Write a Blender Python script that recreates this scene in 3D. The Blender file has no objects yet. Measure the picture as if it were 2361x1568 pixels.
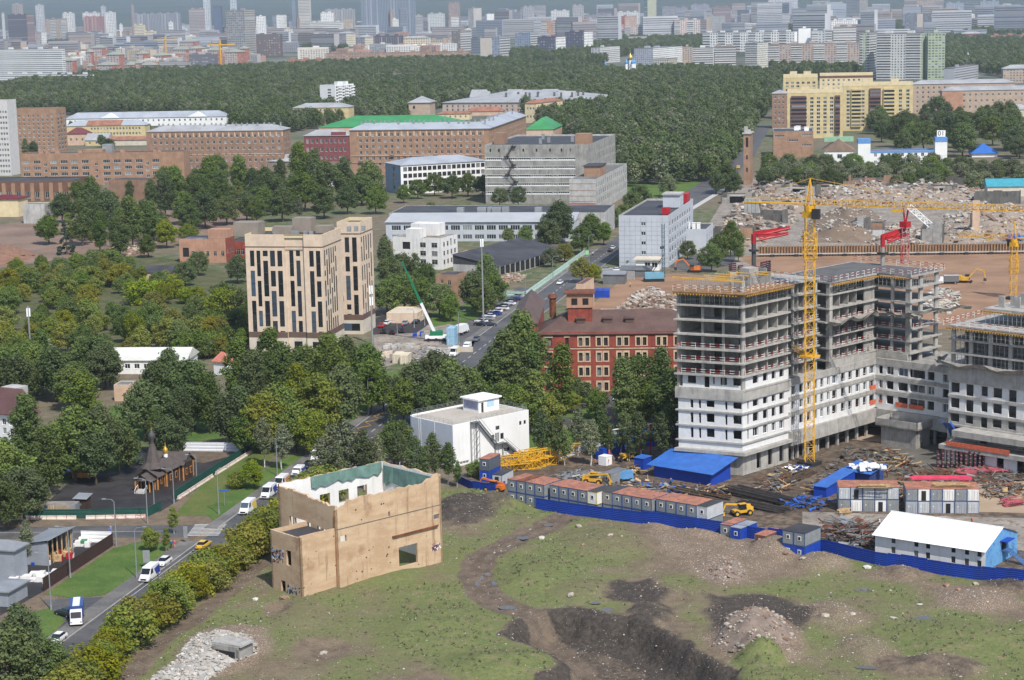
import bpy,bmesh,math,random
import numpy as np
import mathutils
from mathutils import Matrix,noise
VC=mathutils.__dict__['Vector']
from math import sin,cos,tan,pi,hypot,atan2,atan,sqrt,floor
rq=math.__dict__['radians'];RND=random.Random(7)
sc=bpy.context.scene
COL=sc.collection
# ------------------------------------------------------------------ camera, sky, sun, exposure

F,CX,CY,PIT,ROLL,CH=4611.0,1180.5,784.0,atan(.17),-.0225,105.0
_c,_s=cos(ROLL),sin(ROLL)
FW=VC((0,cos(PIT),-sin(PIT)));U0=VC((0,sin(PIT),cos(PIT)))
RT=VC((_c,_s*U0.y,_s*U0.z));UP=VC((-_s,_c*U0.y,_c*U0.z))
cam=bpy.data.cameras.new('camera');camo=bpy.data.objects.new('camera',cam);COL.objects.link(camo)
cam.sensor_width=36;cam.lens=36*F/2361;cam.clip_start=5;cam.clip_end=150000
m=Matrix.Identity(4)
for i in range(3):
    m[i][0]=RT[i];m[i][1]=UP[i];m[i][2]=-FW[i]
m[2][3]=CH
camo.matrix_world=m
sc.camera=camo
SUNV=VC((.44,-.90,0)).normalized()
EL=rq(50)
w=bpy.data.worlds.new('World');sc.world=w;w.use_nodes=True
nt=w.node_tree;bg=nt.nodes['Background']
sky=nt.nodes.new('ShaderNodeTexSky');sky.sky_type='NISHITA';sky.sun_disc=False
sky.sun_elevation=EL;sky.sun_rotation=atan2(SUNV.x,SUNV.y)
sky.air_density=1.0;sky.dust_density=1.2;sky.ozone_density=1.5
nt.links.new(sky.outputs[0],bg.inputs[0]);bg.inputs[1].default_value=.13
sl=bpy.data.lights.new('sun','SUN');sl.energy=3.7;sl.angle=rq(.53);sl.color=(1,.955,.89)
so=bpy.data.objects.new('sun',sl);COL.objects.link(so);so.location=(0,0,300)
sd=VC((SUNV.x*cos(EL),SUNV.y*cos(EL),sin(EL)))
so.rotation_euler=sd.to_track_quat('Z','Y').to_euler()
vs=sc.view_settings;vs.view_transform='Standard';vs.look='None';vs.exposure=0.42;vs.gamma=1
sc.cycles.max_bounces=6;sc.cycles.diffuse_bounces=3;sc.cycles.glossy_bounces=2
sc.cycles.transmission_bounces=3;sc.cycles.volume_bounces=1;sc.cycles.transparent_max_bounces=4
sc.cycles.use_denoising=True;sc.cycles.use_adaptive_sampling=True
sc.cycles.sample_clamp_indirect=6
# ------------------------------------------------------------------ geometry helpers
def G(x,y,z=0.0):
    d=FW+RT*((x-CX)/F)-UP*((y-CY)/F)
    t=(z-CH)/d.z
    return VC((d.x*t,d.y*t,z))
def proj(p):
    A=VC((p[0],p[1],p[2]-CH));w_=A.dot(FW)
    return CX+F*A.dot(RT)/w_,CY-F*A.dot(UP)/w_
def zat(p,vy):
    k=-(vy-CY)/F;A=VC((p[0],p[1],-CH))
    return(k*A.dot(FW)-A.dot(UP))/(UP.z-k*FW.z)
def ext(p,d,vx,z=0.0):
    k=(vx-CX)/F;A=VC((p[0],p[1],z-CH));d=VC((d[0],d[1],0))
    return(k*A.dot(FW)-A.dot(RT))/(d.dot(RT)-k*d.dot(FW))
def dirs(a):
    a=rq(a);return VC((cos(a),sin(a),0)),VC((-sin(a),cos(a),0))
def ds_(p):return hypot(p[0],p[1])
Z=VC((0,0,1))
class MB:
    def __init__(s):s.v=[];s.f=[];s.m=[];s.mi=0
    def add(s,pts,faces,mi=None):
        b=len(s.v);s.v+=[tuple(p)for p in pts];mi=s.mi if mi is None else mi
        for f in faces:s.f.append([b+i for i in f]);s.m.append(mi)
    def quad(s,a,b,c,d,mi=None):s.add((a,b,c,d),((0,1,2,3),),mi)
    def bx(s,P,d1,L1,d2,L2,z0,z1,mi=None,top=True,bottom=True):
        P=VC((P[0],P[1],0));a,b=d1*L1,d2*L2
        q=[P,P+a,P+a+b,P+b]
        pts=[x+Z*z0 for x in q]+[x+Z*z1 for x in q]
        fs=[(0,1,5,4),(1,2,6,5),(2,3,7,6),(3,0,4,7)]
        if top:fs.append((4,5,6,7))
        if bottom:fs.append((3,2,1,0))
        s.add(pts,fs,mi)
    def box(s,x0,x1,y0,y1,z0,z1,mi=None):
        s.bx((x0,y0),VC((1,0,0)),x1-x0,VC((0,1,0)),y1-y0,z0,z1,mi)
    def bar(s,p,q,r,mi=None,n=4,r2=None):
        p,q=VC(p),VC(q);d=q-p
        if d.length<1e-6:return
        d.normalize();u=d.cross(Z if abs(d.z)<.9 else VC((1,0,0))).normalized();v=d.cross(u)
        r2=r if r2 is None else r2;pts=[]
        for k in range(n):
            a=2*pi*(k+.5)/n;pts.append(p+(u*cos(a)+v*sin(a))*r)
        for k in range(n):
            a=2*pi*(k+.5)/n;pts.append(q+(u*cos(a)+v*sin(a))*r2)
        fs=[(k,(k+1)%n,n+(k+1)%n,n+k)for k in range(n)]+[tuple(range(n-1,-1,-1)),tuple(range(n,2*n))]
        s.add(pts,fs,mi)
    def prism(s,poly,z0,z1,mi=None,cap=None):
        n=len(poly);lo=[VC((p[0],p[1],z0))for p in poly];hi=[VC((p[0],p[1],z1))for p in poly]
        s.add(lo+hi,[(i,(i+1)%n,n+(i+1)%n,n+i)for i in range(n)],mi)
        s.add(hi,[tuple(range(n))],mi if cap is None else cap)
    def xprism(s,prof,x0,x1,mi=None):
        n=len(prof)
        pts=[(x0,y,z)for y,z in prof]+[(x1,y,z)for y,z in prof]
        s.add(pts,[(i,(i+1)%n,n+(i+1)%n,n+i)for i in range(n)]+[tuple(range(n-1,-1,-1)),tuple(range(n,2*n))],mi)
    def lathe(s,prof,c=(0,0),n=10,mi=None):
        b=[]
        for r,z in prof:
            for k in range(n):b.append((c[0]+r*cos(2*pi*k/n),c[1]+r*sin(2*pi*k/n),z))
        s.add(b,[(i*n+k,i*n+(k+1)%n,(i+1)*n+(k+1)%n,(i+1)*n+k)for i in range(len(prof)-1)for k in range(n)],mi)
    def wheel(s,c,ax,r,wd,mi=None,n=12):
        c=VC(c);ax=VC(ax);s.bar(c-ax*wd/2,c+ax*wd/2,r,mi,n)
    def mesh(s,name,mats,off=(0,0,0),smooth=False):
        me=bpy.data.meshes.new(name);o=VC(off)
        me.from_pydata([(v[0]-o[0],v[1]-o[1],v[2]-o[2])for v in s.v],[],s.f)
        for mt in(mats if isinstance(mats,(list,tuple))else[mats]):me.materials.append(mt)
        me.polygons.foreach_set('material_index',s.m)
        if smooth:me.polygons.foreach_set('use_smooth',[True]*len(s.f))
        me.validate();me.update();return me
    def bq(s,name,mats,parent=None,smooth=False):
        if not s.v:return None
        off=parent.location if parent is not None and parent.parent is None else(VC((0,0,0))if parent is None else wloc(parent))
        return link(name,s.mesh(name,mats,off,smooth),parent)
def wloc(o):
    v=VC((0,0,0))
    while o is not None:v+=o.location;o=o.parent
    return v
def link(name,data,parent=None,mat=None):
    o=bpy.data.objects.new(name,data);COL.objects.link(o)
    if parent is not None:o.parent=parent
    if mat is not None:o.matrix_basis=mat
    return o
def tag(o,lb,cat=None,group=None,kind=None):
    if lb:o['label']=lb
    if cat:o['category']=cat
    if group:o['group']=group
    if kind:o['kind']=kind
    return o
def tg(name,lb,cat,loc,rz=0.0,group=None):
    o=bpy.data.objects.new(name,None);COL.objects.link(o);o.empty_display_size=.3
    o.location=VC((loc[0],loc[1],loc[2]if len(loc)>2 else 0));o.rotation_euler=(0,0,rz)
    return tag(o,lb,cat,group)
def struct(o):o['kind']='structure';return o
def dup(rt,loc,rz,lb,group=None,sc_=None):
    r=rt.copy();COL.objects.link(r);r.location=VC((loc[0],loc[1],loc[2]if len(loc)>2 else 0));r.rotation_euler=(0,0,rz)
    if sc_ is not None:r.scale=sc_ if hasattr(sc_,'__len__')else(sc_,)*3
    if lb:r['label']=lb
    if group:r['group']=group
    for ch in rt.children:
        c_=ch.copy();COL.objects.link(c_);c_.parent=r
        for g in ch.children:
            d_=g.copy();COL.objects.link(d_);d_.parent=c_
    return r
# ------------------------------------------------------------------ materials
def S(r,g,b,k=.85):
    f=lambda c:((c/255+.055)/1.055)**2.4 if c>10 else c/255/12.92
    l=.3*r+.55*g+.15*b;q=.86
    return(f(l+(r-l)*q)*k,f(l+(g-l)*q)*k,f(l+(b-l)*q)*k)
MC={}
def node(nt,t,**kw):
    n=nt.nodes.new(t)
    for k,v in kw.items():setattr(n,k,v)
    return n
def mx_(nt,fac,a,b,bt='MIX'):
    n=nt.nodes.new('ShaderNodeMix');n.data_type='RGBA';n.blend_type=bt;L=nt.links.new
    for sock,v in((n.inputs[0],fac),(n.inputs[6],a),(n.inputs[7],b)):
        if isinstance(v,bpy.types.NodeSocket):L(v,sock)
        elif isinstance(v,(int,float)):sock.default_value=v
        else:sock.default_value=(*v[:3],1)
    return n.outputs[2]
def rp_(nt,val,a,b):
    n=nt.nodes.new('ShaderNodeMapRange');n.interpolation_type='SMOOTHSTEP'
    nt.links.new(val,n.inputs[0]);n.inputs[1].default_value=a;n.inputs[2].default_value=b
    return n.outputs[0]
def nn_(nt,vec,scale,detail=4,rough=.6):
    n=nt.nodes.new('ShaderNodeTexNoise');n.inputs['Scale'].default_value=scale
    n.inputs['Detail'].default_value=detail;n.inputs['Roughness'].default_value=rough
    if vec is not None:nt.links.new(vec,n.inputs['Vector'])
    return n.outputs['Fac']
def nm_(name):
    mt=bpy.data.materials.new(name);mt.use_nodes=True;nt=mt.node_tree
    return mt,nt,nt.nodes['Principled BSDF']
def M(name,col,rough=.85,var=.14,scale=.35,fine=2.5,streak=0.0,metal=0.0,rust=None,rusta=0.0,isl=0.0,spec=.3):
    """coloured surface with blotches, fine grain, vertical weather streaks and optional rust patches"""
    if name in MC:return MC[name]
    mt,nt,bs=nm_(name);L=nt.links.new
    geo=node(nt,'ShaderNodeNewGeometry');pos=geo.outputs['Position']
    n1=nn_(nt,pos,scale,5);n2=nn_(nt,pos,fine,3)
    c=mx_(nt,rp_(nt,n1,.3,.7),tuple(x*(1-var)for x in col),tuple(min(1,x*(1+var))for x in col))
    c=mx_(nt,rp_(nt,n2,.25,.75),c,mx_(nt,1,c,(1-var*.8,)*3,'MULTIPLY'))
    if streak:
        mp=node(nt,'ShaderNodeMapping');L(pos,mp.inputs[0]);mp.inputs[3].default_value=(1,1,.09)
        n3=nn_(nt,mp.outputs[0],1.1,4)
        c=mx_(nt,rp_(nt,n3,.48,.72),c,mx_(nt,1,c,(1-streak,1-streak,1-streak*.9),'MULTIPLY'))
    if rust:
        n4=nn_(nt,pos,scale*1.7+.4,6,.7);c=mx_(nt,rp_(nt,n4,1-rusta-.06,1-rusta+.06),c,rust)
    if isl:
        v_=node(nt,'ShaderNodeMapRange');L(geo.outputs['Random Per Island'],v_.inputs[0]);v_.inputs[3].default_value=1-isl;v_.inputs[4].default_value=1+isl
        hs=node(nt,'ShaderNodeHueSaturation');L(v_.outputs[0],hs.inputs['Value']);L(c,hs.inputs['Color']);c=hs.outputs[0]
    L(c,bs.inputs['Base Color']);bs.inputs['Roughness'].default_value=rough;bs.inputs['Metallic'].default_value=metal
    bs.inputs['Specular IOR Level'].default_value=spec
    MC[name]=mt;return mt
def glass(name,dark=(.018,.024,.03),light=(.22,.23,.23),p=.72,rough=.12):
    if name in MC:return MC[name]
    mt,nt,bs=nm_(name);L=nt.links.new
    geo=node(nt,'ShaderNodeNewGeometry');oi=node(nt,'ShaderNodeObjectInfo')
    a=node(nt,'ShaderNodeMath',operation='ADD');L(geo.outputs['Random Per Island'],a.inputs[0]);L(oi.outputs['Random'],a.inputs[1])
    f=node(nt,'ShaderNodeMath',operation='FRACT');L(a.outputs[0],f.inputs[0])
    c=mx_(nt,rp_(nt,f.outputs[0],p,1.0),dark,light)
    L(c,bs.inputs['Base Color']);bs.inputs['Roughness'].default_value=rough;bs.inputs['Specular IOR Level'].default_value=.6
    MC[name]=mt;return mt
GLASS=glass('window_glass');GLASSD=glass('dark_glass',(.012,.016,.02),(.06,.09,.13),.6,.06)
GLASSB=glass('blue_glass',(.03,.045,.07),(.2,.25,.3),.55,.1)
VOID=M('dark_interior',(.02,.02,.021),.95,.2)  # near-black colour for the darkness inside openings, on flat sheets too
WHITEF=M('white_frame',(.72,.72,.7),.5,.06)
DARKF=M('dark_frame',(.04,.035,.03),.5,.06)
BROWNF=M('brown_frame',(.09,.05,.035),.6,.1)
WHITEP=M('white_paint',(.78,.78,.77),.6,.05)
CONC=M('concrete',S(160,158,150),.9,.2,.3,streak=.35)
CONCL=M('light_concrete',S(185,183,178),.9,.16,.3,streak=.25)
CONCD=M('dark_concrete',S(110,108,102),.9,.2,.3,streak=.35)
TAR=M('tar_roof',S(72,72,76),.7,.3,.12,spec=.4)
TARL=M('grey_roof_felt',S(120,120,118),.8,.25,.1)
ZINC=M('zinc_roof',S(168,170,172),.6,.14,.1,streak=.2)
ZINCB=M('blue_zinc_roof',S(166,173,182),.6,.12,.08)
STEEL=M('grey_steel',S(130,132,134),.5,.15,metal=.4)
DSTEEL=M('dark_steel',S(58,58,60),.6,.2,metal=.3)
GALV=M('galvanised_steel',S(170,173,175),.4,.1,metal=.4)
YEL=M('yellow_paint',S(232,172,40),.45,.14,.8)
YELD=M('yellow_crane_paint',S(236,172,20),.5,.12,.8)
RED=M('red_paint',S(190,30,40),.5,.12,.8)
BLUE=M('blue_paint',S(22,70,190),.5,.1,.4)
TARPB=M('blue_tarpaulin',S(50,105,205),.5,.2,.8)
RUBB=M('black_rubber',(.02,.02,.02),.8,.2)
ORG=M('orange_paint',S(235,120,30),.5,.12,.8)
WOODL=M('raw_planks',S(200,165,115),.85,.25,1.2,isl=.2)
WOODD=M('old_timber',S(95,78,62),.9,.3,1.2,isl=.3)
RUST=M('rusty_steel',S(130,75,48),.8,.3,.9,isl=.2)
# ------------------------------------------------------------------ windows and walls
WC={}
def win_geo(mb,w_,h,sy,f=VC((0,0,0)),t=VC((1,0,0)),n=VC((0,-1,0)),rec=.15):
    """window at its lower left corner f; t along the wall, n outward; material 0 frame, 1 glass"""
    P=lambda u,v,d:f+t*u+Z*v+n*(d-rec)
    mb.quad(P(0,0,0),P(w_,0,0),P(w_,h,0),P(0,h,0),1)
    fr={'dark':.07,'strip':.2,'pvc':.11,'pvc3':.1,'brown':.11,'old':.1,'tall':.07,'plain':0}.get(sy,.1)
    if not fr:return
    fr=min(fr,w_*.14)
    bars=[(0,0,w_,fr),(0,h-fr,w_,h),(0,fr,fr,h-fr),(w_-fr,fr,w_,h-fr)]
    if sy in('pvc','brown','old')and w_>.7:bars.append((w_*.5-fr/2,fr,w_*.5+fr/2,h-fr))
    if sy in('old','brown')and h>1:bars.append((fr,h*.68,w_-fr,h*.68+fr*.8))
    if sy in('pvc3','strip'):
        k=max(2,round(w_/1.1))
        for i in range(1,k):bars.append((w_*i/k-fr/2,fr,w_*i/k+fr/2,h-fr))
    if sy=='tall':
        k=max(1,round(h/3.3))
        for i in range(1,2*k):bars.append((fr,h*i/(2*k)-.035-.1*(i%2==0),w_-fr,h*i/(2*k)+.035+.1*(i%2==0)))
    for a,b,c_,d_ in bars:mb.quad(P(a,b,.05),P(c_,b,.05),P(c_,d_,.05),P(a,d_,.05),0)
    if sy in('pvc','pvc3','old','brown'):
        mb.quad(P(-.05,0,.0),P(w_+.05,0,0),P(w_+.05,-.06,rec+.08),P(-.05,-.06,rec+.08),0)
def frames_for(sy):return{'dark':DARKF,'tall':DARKF,'brown':BROWNF,'strip':WHITEF,'plain':DARKF,'old':M('old_frame',S(190,184,170),.8,.2)}.get(sy,WHITEF)
class Walls:
    """walls of one building: real openings, window objects set back in them"""
    def __init__(s,rt,mats,gl=GLASS,pxmin=8.0,rec=.18):
        s.rt=rt;s.mb=MB();s.mats=mats;s.stuff={};s.n=0;s.gl=gl;s.pxmin=pxmin;s.rec=rec
    def wa(s,O,t,L_,z0,z1,rects=(),mi=0,sy='pvc',gl=None,reveal=None,skip=False):
        O=VC((O[0],O[1],0));t=VC((t[0],t[1],0));n=VC((t.y,-t.x,0))
        P=lambda u,v,d=0:O+t*u+Z*v+n*d
        rects=[r for r in rects if r[1]>.05 and r[0]<L_-.05 and r[3]>z0+.02 and r[2]<z1-.02]
        rects=[(max(.02,r[0]),min(L_-.02,r[1]),max(z0+.01,r[2]),min(z1-.01,r[3]))+tuple(r[4:])for r in rects]
        vs_=sorted({round(x,4)for r in rects for x in r[2:4]}|{z0,z1})
        for a,b in zip(vs_,vs_[1:]):
            if b-a<1e-4:continue
            mid=(a+b)/2;u=0.0
            for r in sorted(r for r in rects if r[2]<mid<r[3]):
                if r[0]>u:s.mb.quad(P(u,a),P(r[0],a),P(r[0],b),P(u,b),mi)
                u=max(u,r[1])
            if u<L_:s.mb.quad(P(u,a),P(L_,a),P(L_,b),P(u,b),mi)
        rc=s.rec;rm=mi if reveal is None else reveal
        dd=(P(L_/2,(z0+z1)/2)-VC((0,0,CH))).length
        for r in rects:
            u0,u1,v0,v1=r[:4];st=r[4]if len(r)>4 else sy
            for q in(((u0,v0),(u1,v0)),((u1,v0),(u1,v1)),((u1,v1),(u0,v1)),((u0,v1),(u0,v0))):
                s.mb.quad(P(*q[0]),P(*q[1]),P(*q[1],-rc),P(*q[0],-rc),rm)
            if st=='hole':continue
            g_=gl or s.gl;key=(round(u1-u0,2),round(v1-v0,2),st,g_.name,rc)
            if s.n<300 and min(u1-u0,(v1-v0)*1.2)*8000/dd>=s.pxmin:
                if key not in WC:
                    b=MB();win_geo(b,u1-u0,v1-v0,st,rec=rc);WC[key]=b.mesh('window',[frames_for(st),g_])
                mt=Matrix.Identity(4);p=P(u0,v0)-s.rt.location
                for i in range(3):mt[i][0]=t[i];mt[i][1]=-n[i];mt[i][2]=Z[i];mt[i][3]=p[i]
                link('window',WC[key],s.rt,mt);s.n+=1
            else:
                k2=(st,g_.name)
                if k2 not in s.stuff:s.stuff[k2]=(MB(),g_)
                win_geo(s.stuff[k2][0],u1-u0,v1-v0,st,P(u0,v0),t,n,rc)
    def done(s,name='wall'):
        o=s.mb.bq(name,s.mats,s.rt)
        for(st,_),(b,g_)in s.stuff.items():
            w_=b.bq('windows',[frames_for(st),g_],s.rt);w_['kind']='stuff'
        return o
def gd(u0,u1,nc,w_,v0,v1,nr,h,off=.5,sy=None,drop=0,rnd=RND):
    """nc x nr windows of w_ x h spread over u0..u1, v0..v1"""
    out=[];pu=(u1-u0)/nc;pv=(v1-v0)/nr
    for j in range(nr):
        for i in range(nc):
            if drop and rnd.random()<drop:continue
            a=u0+pu*(i+.5)-w_/2;b=v0+pv*(j+off)-h/2
            out.append((a,a+w_,b,b+h)+((sy,)if sy else()))
    return out
def fr_(rt,quad_pts,h,rmat,wmat,par=.6,name='roof',pw=.3):
    """flat roof with a parapet over a convex footprint"""
    n=len(quad_pts);c_=sum((VC((p[0],p[1],0))for p in quad_pts),VC())/n
    q=[VC((p[0],p[1],0))for p in quad_pts]
    inn=[p+(c_-p).normalized()*pw*1.4 for p in q]
    mb=MB()
    mb.add([p+Z*(h-par)for p in inn],[tuple(range(n))],0)
    for i in range(n):
        j=(i+1)%n
        mb.quad(q[i]+Z*h,q[j]+Z*h,inn[j]+Z*h,inn[i]+Z*h,1)
        mb.quad(inn[i]+Z*h,inn[j]+Z*h,inn[j]+Z*(h-par),inn[i]+Z*(h-par),1)
    return mb.bq(name,[rmat,wmat],rt)
def hr_(rt,P,d1,L1,d2,L2,h,rise,rmat,over=.5,hip=True,name='roof'):
    A=VC((P[0],P[1],0))-d1*over-d2*over;a,b=L1+2*over,L2+2*over
    c=[A,A+d1*a,A+d1*a+d2*b,A+d2*b];mb=MB()
    if a>=b:
        i_=b/2 if hip else 0;r0=A+d2*b/2+d1*i_;r1=A+d2*b/2+d1*(a-i_)
        F_=[(0,1,5,4),(1,2,5),(2,3,4,5),(3,0,4)]
    else:
        i_=a/2 if hip else 0;r0=A+d1*a/2+d2*i_;r1=A+d1*a/2+d2*(b-i_)
        F_=[(1,2,5,4),(2,3,5),(3,0,4,5),(0,1,4)]
    pts=[p+Z*h for p in c]+[r0+Z*(h+rise),r1+Z*(h+rise)]
    mb.add(pts,F_)
    mb.add([p+Z*(h-.25)for p in c]+[p+Z*h for p in c],[(0,1,5,4),(1,2,6,5),(2,3,7,6),(3,0,4,7),(3,2,1,0)])
    return mb.bq(name,rmat,rt)
def OB(n,m_,r,*a,**k): mb=MB();mb.bx(*a,**k);return mb.bq(n,m_,r)
class B:
    """rectangular building placed from its near corner: right face runs along d1, front face along d2"""
    def __init__(s,name,lb,corner,a,ytop=None,xl=None,xr=None,h=None,L1=None,L2=None,cat='building',group=None,z0=0.0):
        s.d1,s.d2=dirs(a);s.P=G(*corner);s.z0=z0
        s.h=zat(s.P,ytop)if h is None else h
        s.L1=ext(s.P,s.d1,xr,s.h)if L1 is None else L1
        s.L2=ext(s.P,s.d2,xl,s.h)if L2 is None else L2
        s.rt=tg(name,lb,cat,s.P,0,group)
        s.q=[s.P,s.P+s.d1*s.L1,s.P+s.d1*s.L1+s.d2*s.L2,s.P+s.d2*s.L2]
    def wq(s,mats,front=(),right=(),left=(),back=(),mf=0,mr=0,ml=None,mk=None,sy='pvc',gl=GLASS,top=None,pxmin=8.0,rec=.18):
        h=s.h if top is None else top;W_=Walls(s.rt,mats,gl,pxmin,rec);s.W=W_
        W_.wa(s.q[3],-s.d2,s.L2,s.z0,h,front,mf,sy)
        W_.wa(s.q[0],s.d1,s.L1,s.z0,h,right,mr,sy)
        W_.wa(s.q[2],-s.d1,s.L1,s.z0,h,left,mr if ml is None else ml,sy)
        W_.wa(s.q[1],s.d2,s.L2,s.z0,h,back,mf if mk is None else mk,sy)
        return s
    def fq(s,roof='flat',rmat=None,wmat=None,par=.6,rise=3.0,over=.5,hip=True):
        s.W.done()
        if roof=='flat':fr_(s.rt,s.q,s.h,rmat or TAR,wmat or CONCL,par)
        elif roof:hr_(s.rt,s.P,s.d1,s.L1,s.d2,s.L2,s.h,rise,rmat or ZINC,over,hip)
        return s
    def part(s,name,mats,fn):
        mb=MB();fn(mb);return mb.bq(name,mats,s.rt)
    def at(s,u,w_,z=0.0):return s.P+s.d1*u+s.d2*w_+Z*z
# ------------------------------------------------------------------ ground, terrain, roads
AX=rq(77.6);SU=VC((cos(AX),sin(AX),0));SN=VC((sin(AX),-cos(AX),0));S0=VC((-33,521,0))
def ST(o,u,z=0.0):return S0+SN*o+SU*u+Z*z
def seg_d(p,poly):
    best=1e9
    for a,b in zip(poly,poly[1:]):
        ax,ay,bx,by=a[0],a[1],b[0],b[1];dx,dy=bx-ax,by-ay;l2=dx*dx+dy*dy
        t=max(0,min(1,((p[0]-ax)*dx+(p[1]-ay)*dy)/l2))if l2 else 0
        d=hypot(p[0]-ax-t*dx,p[1]-ay-t*dy)
        if d<best:best=d
    return best
def isd(p,poly):
    c=False;j=len(poly)-1
    for i in range(len(poly)):
        xi,yi=poly[i][0],poly[i][1];xj,yj=poly[j][0],poly[j][1]
        if(yi>p[1])!=(yj>p[1])and p[0]<(xj-xi)*(p[1]-yi)/(yj-yi)+xi:c=not c
        j=i
    return c
def sdist(p,poly):
    d=seg_d(p,list(poly)+[poly[0]]);return d if isd(p,poly)else-d
def sst(a,b,x):
    t=max(0,min(1,(x-a)/(b-a)));return t*t*(3-2*t)
def VP(*pts):return[G(x,y)for x,y in pts]
def nz(x,y,s,seed=0):return noise.noise((x*s+seed*17.3,y*s-seed*9.1,seed*3.7))

TX0,TX1,TY0,TY1=-112.0,104.0,262.0,424.0
def ground_mat():
    mt,nt,bs=nm_('ground_earth');L=nt.links.new
    pos=node(nt,'ShaderNodeNewGeometry').outputs['Position']
    c=mx_(nt,rp_(nt,nn_(nt,pos,.012,5),.42,.58),S(120,108,88),S(86,104,62))
    c=mx_(nt,rp_(nt,nn_(nt,pos,.2,6,.7),.4,.7),c,S(140,128,108))
    c=mx_(nt,rp_(nt,nn_(nt,pos,2.2,3),.35,.75),c,mx_(nt,1,c,(.72,.72,.7),'MULTIPLY'))
    ln=node(nt,'ShaderNodeVectorMath',operation='LENGTH');L(pos,ln.inputs[0])
    c=mx_(nt,rp_(nt,ln.outputs['Value'],1300,2200),c,mx_(nt,rp_(nt,nn_(nt,pos,.004,6,.7),.35,.6),S(52,66,45),S(120,122,112)))
    c=mx_(nt,rp_(nt,ln.outputs['Value'],4500,7000),c,mx_(nt,rp_(nt,nn_(nt,pos,.0015,6,.7),.5,.75),S(48,62,44),S(120,122,112)))
    L(c,bs.inputs['Base Color']);bs.inputs['Roughness'].default_value=.95;bs.inputs['Specular IOR Level'].default_value=.1
    return mt
GROUND=ground_mat()
mb=MB();BIG=30000
for x0,x1,y0,y1 in((-BIG,BIG,-BIG,TY0),(-BIG,BIG,TY1,BIG),(-BIG,TX0,TY0,TY1),(TX1,BIG,TY0,TY1)):
    mb.quad((x0,y0,0),(x1,y0,0),(x1,y1,0),(x0,y1,0))
struct(mb.bq('ground',GROUND))

TMASK=VP((60,1700),(235,1568),(330,1490),(470,1372),(600,1285),(640,1268),(660,1180),(900,1075),(1015,1075),(1120,1122),(1240,1173),(1400,1195),(1560,1215),(1720,1235),(1900,1269),(2017,1298),(2200,1326),(2361,1347),(2600,1385),(2600,1720))
PIT=VP((1165,1462),(1235,1412),(1330,1408),(1420,1430),(1480,1440),(1560,1478),(1640,1528),(1685,1556),(1690,1700),(1260,1700),(1250,1568),(1318,1536),(1250,1500))
CUTS=VP((1690,1556),(1760,1540),(1850,1568),(1860,1700),(1690,1700))
TRACK=VP((1330,1178),(1262,1215),(1190,1243),(1110,1285),(1092,1330),(1120,1375),(1170,1405),(1250,1425),(1340,1500),(1400,1600))
DIRT=VP((240,1620),(300,1560),(350,1500),(420,1450),(480,1400),(540,1350),(590,1310),(640,1290))
def MND(x,y,rx,ry,h,dark=0.0,rub=0.0,grass=0.0):
    p=G(x,y);ax_=(G(x+rx,y)-p).length;ay_=(G(x,y-ry)-p).length
    return(p.x,p.y,ax_,ay_,h,dark,rub,grass)
MOUNDS=[MND(900,1322,70,34,1.9,0,0,.9),MND(835,1345,50,25,1.0,0,0,.7),MND(1070,1178,75,40,2.2,.85,.2,0),MND(1165,1152,60,30,2.4,.6,.2,.3),MND(1225,1158,50,28,2.0,.1,.1,.9),MND(1525,1210,45,16,1.7,.1,.75,0),MND(1620,1232,70,18,1.2,0,.7,0),MND(1800,1268,80,26,2.4,.1,.75,0),MND(1900,1300,70,22,1.5,.1,.6,.2),MND(2090,1322,70,20,1.4,.4,.5,0),MND(2340,1352,80,25,2.0,.7,.3,0),MND(2250,1390,90,30,1.0,.1,.8,0),MND(1665,1318,60,34,1.0,.1,1,0),MND(1745,1478,115,62,3.4,.35,.9,0),MND(1920,1425,80,40,1.2,.3,.6,.3),MND(2010,1505,80,40,1.4,.1,.6,.3),MND(1500,1420,60,30,1.6,.7,.1,.2),MND(1350,1370,90,30,.9,.1,.1,.5),MND(1230,1330,90,40,1.0,0,.05,.8),MND(1400,1250,120,40,1.2,0,.25,.5),MND(700,1420,80,40,.7,0,.05,.5),MND(640,1405,35,18,-.9,.1,0,0),MND(740,1500,70,30,-.9,.25,0,0),MND(520,1500,110,60,1.4,0,.9,0),MND(1000,1450,150,60,1.0,0,0,.9),MND(1150,1540,160,40,1.6,0,0,1),MND(1750,1530,60,25,2.2,0,0,1),MND(2200,1480,160,50,.9,0,.05,.8),MND(2150,1545,140,30,1.6,.5,.3,0),MND(300,1530,60,30,.8,0,.2,.3)]
DARKZ=[VP((1170,1445),(1260,1408),(1340,1402),(1490,1438),(1640,1528),(1680,1580),(1250,1590),(1300,1530),(1230,1490)),VP((1640,1378),(1800,1375),(1880,1420),(1800,1470),(1690,1500),(1640,1450)),VP((1420,1345),(1500,1340),(1560,1375),(1480,1400),(1400,1380))]
BROWNZ=[VP((1900,1300),(2361,1370),(2500,1480),(2280,1430),(2230,1390),(2000,1340)),VP((1440,1200),(1800,1250),(1900,1330),(1650,1370),(1500,1290))]
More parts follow.
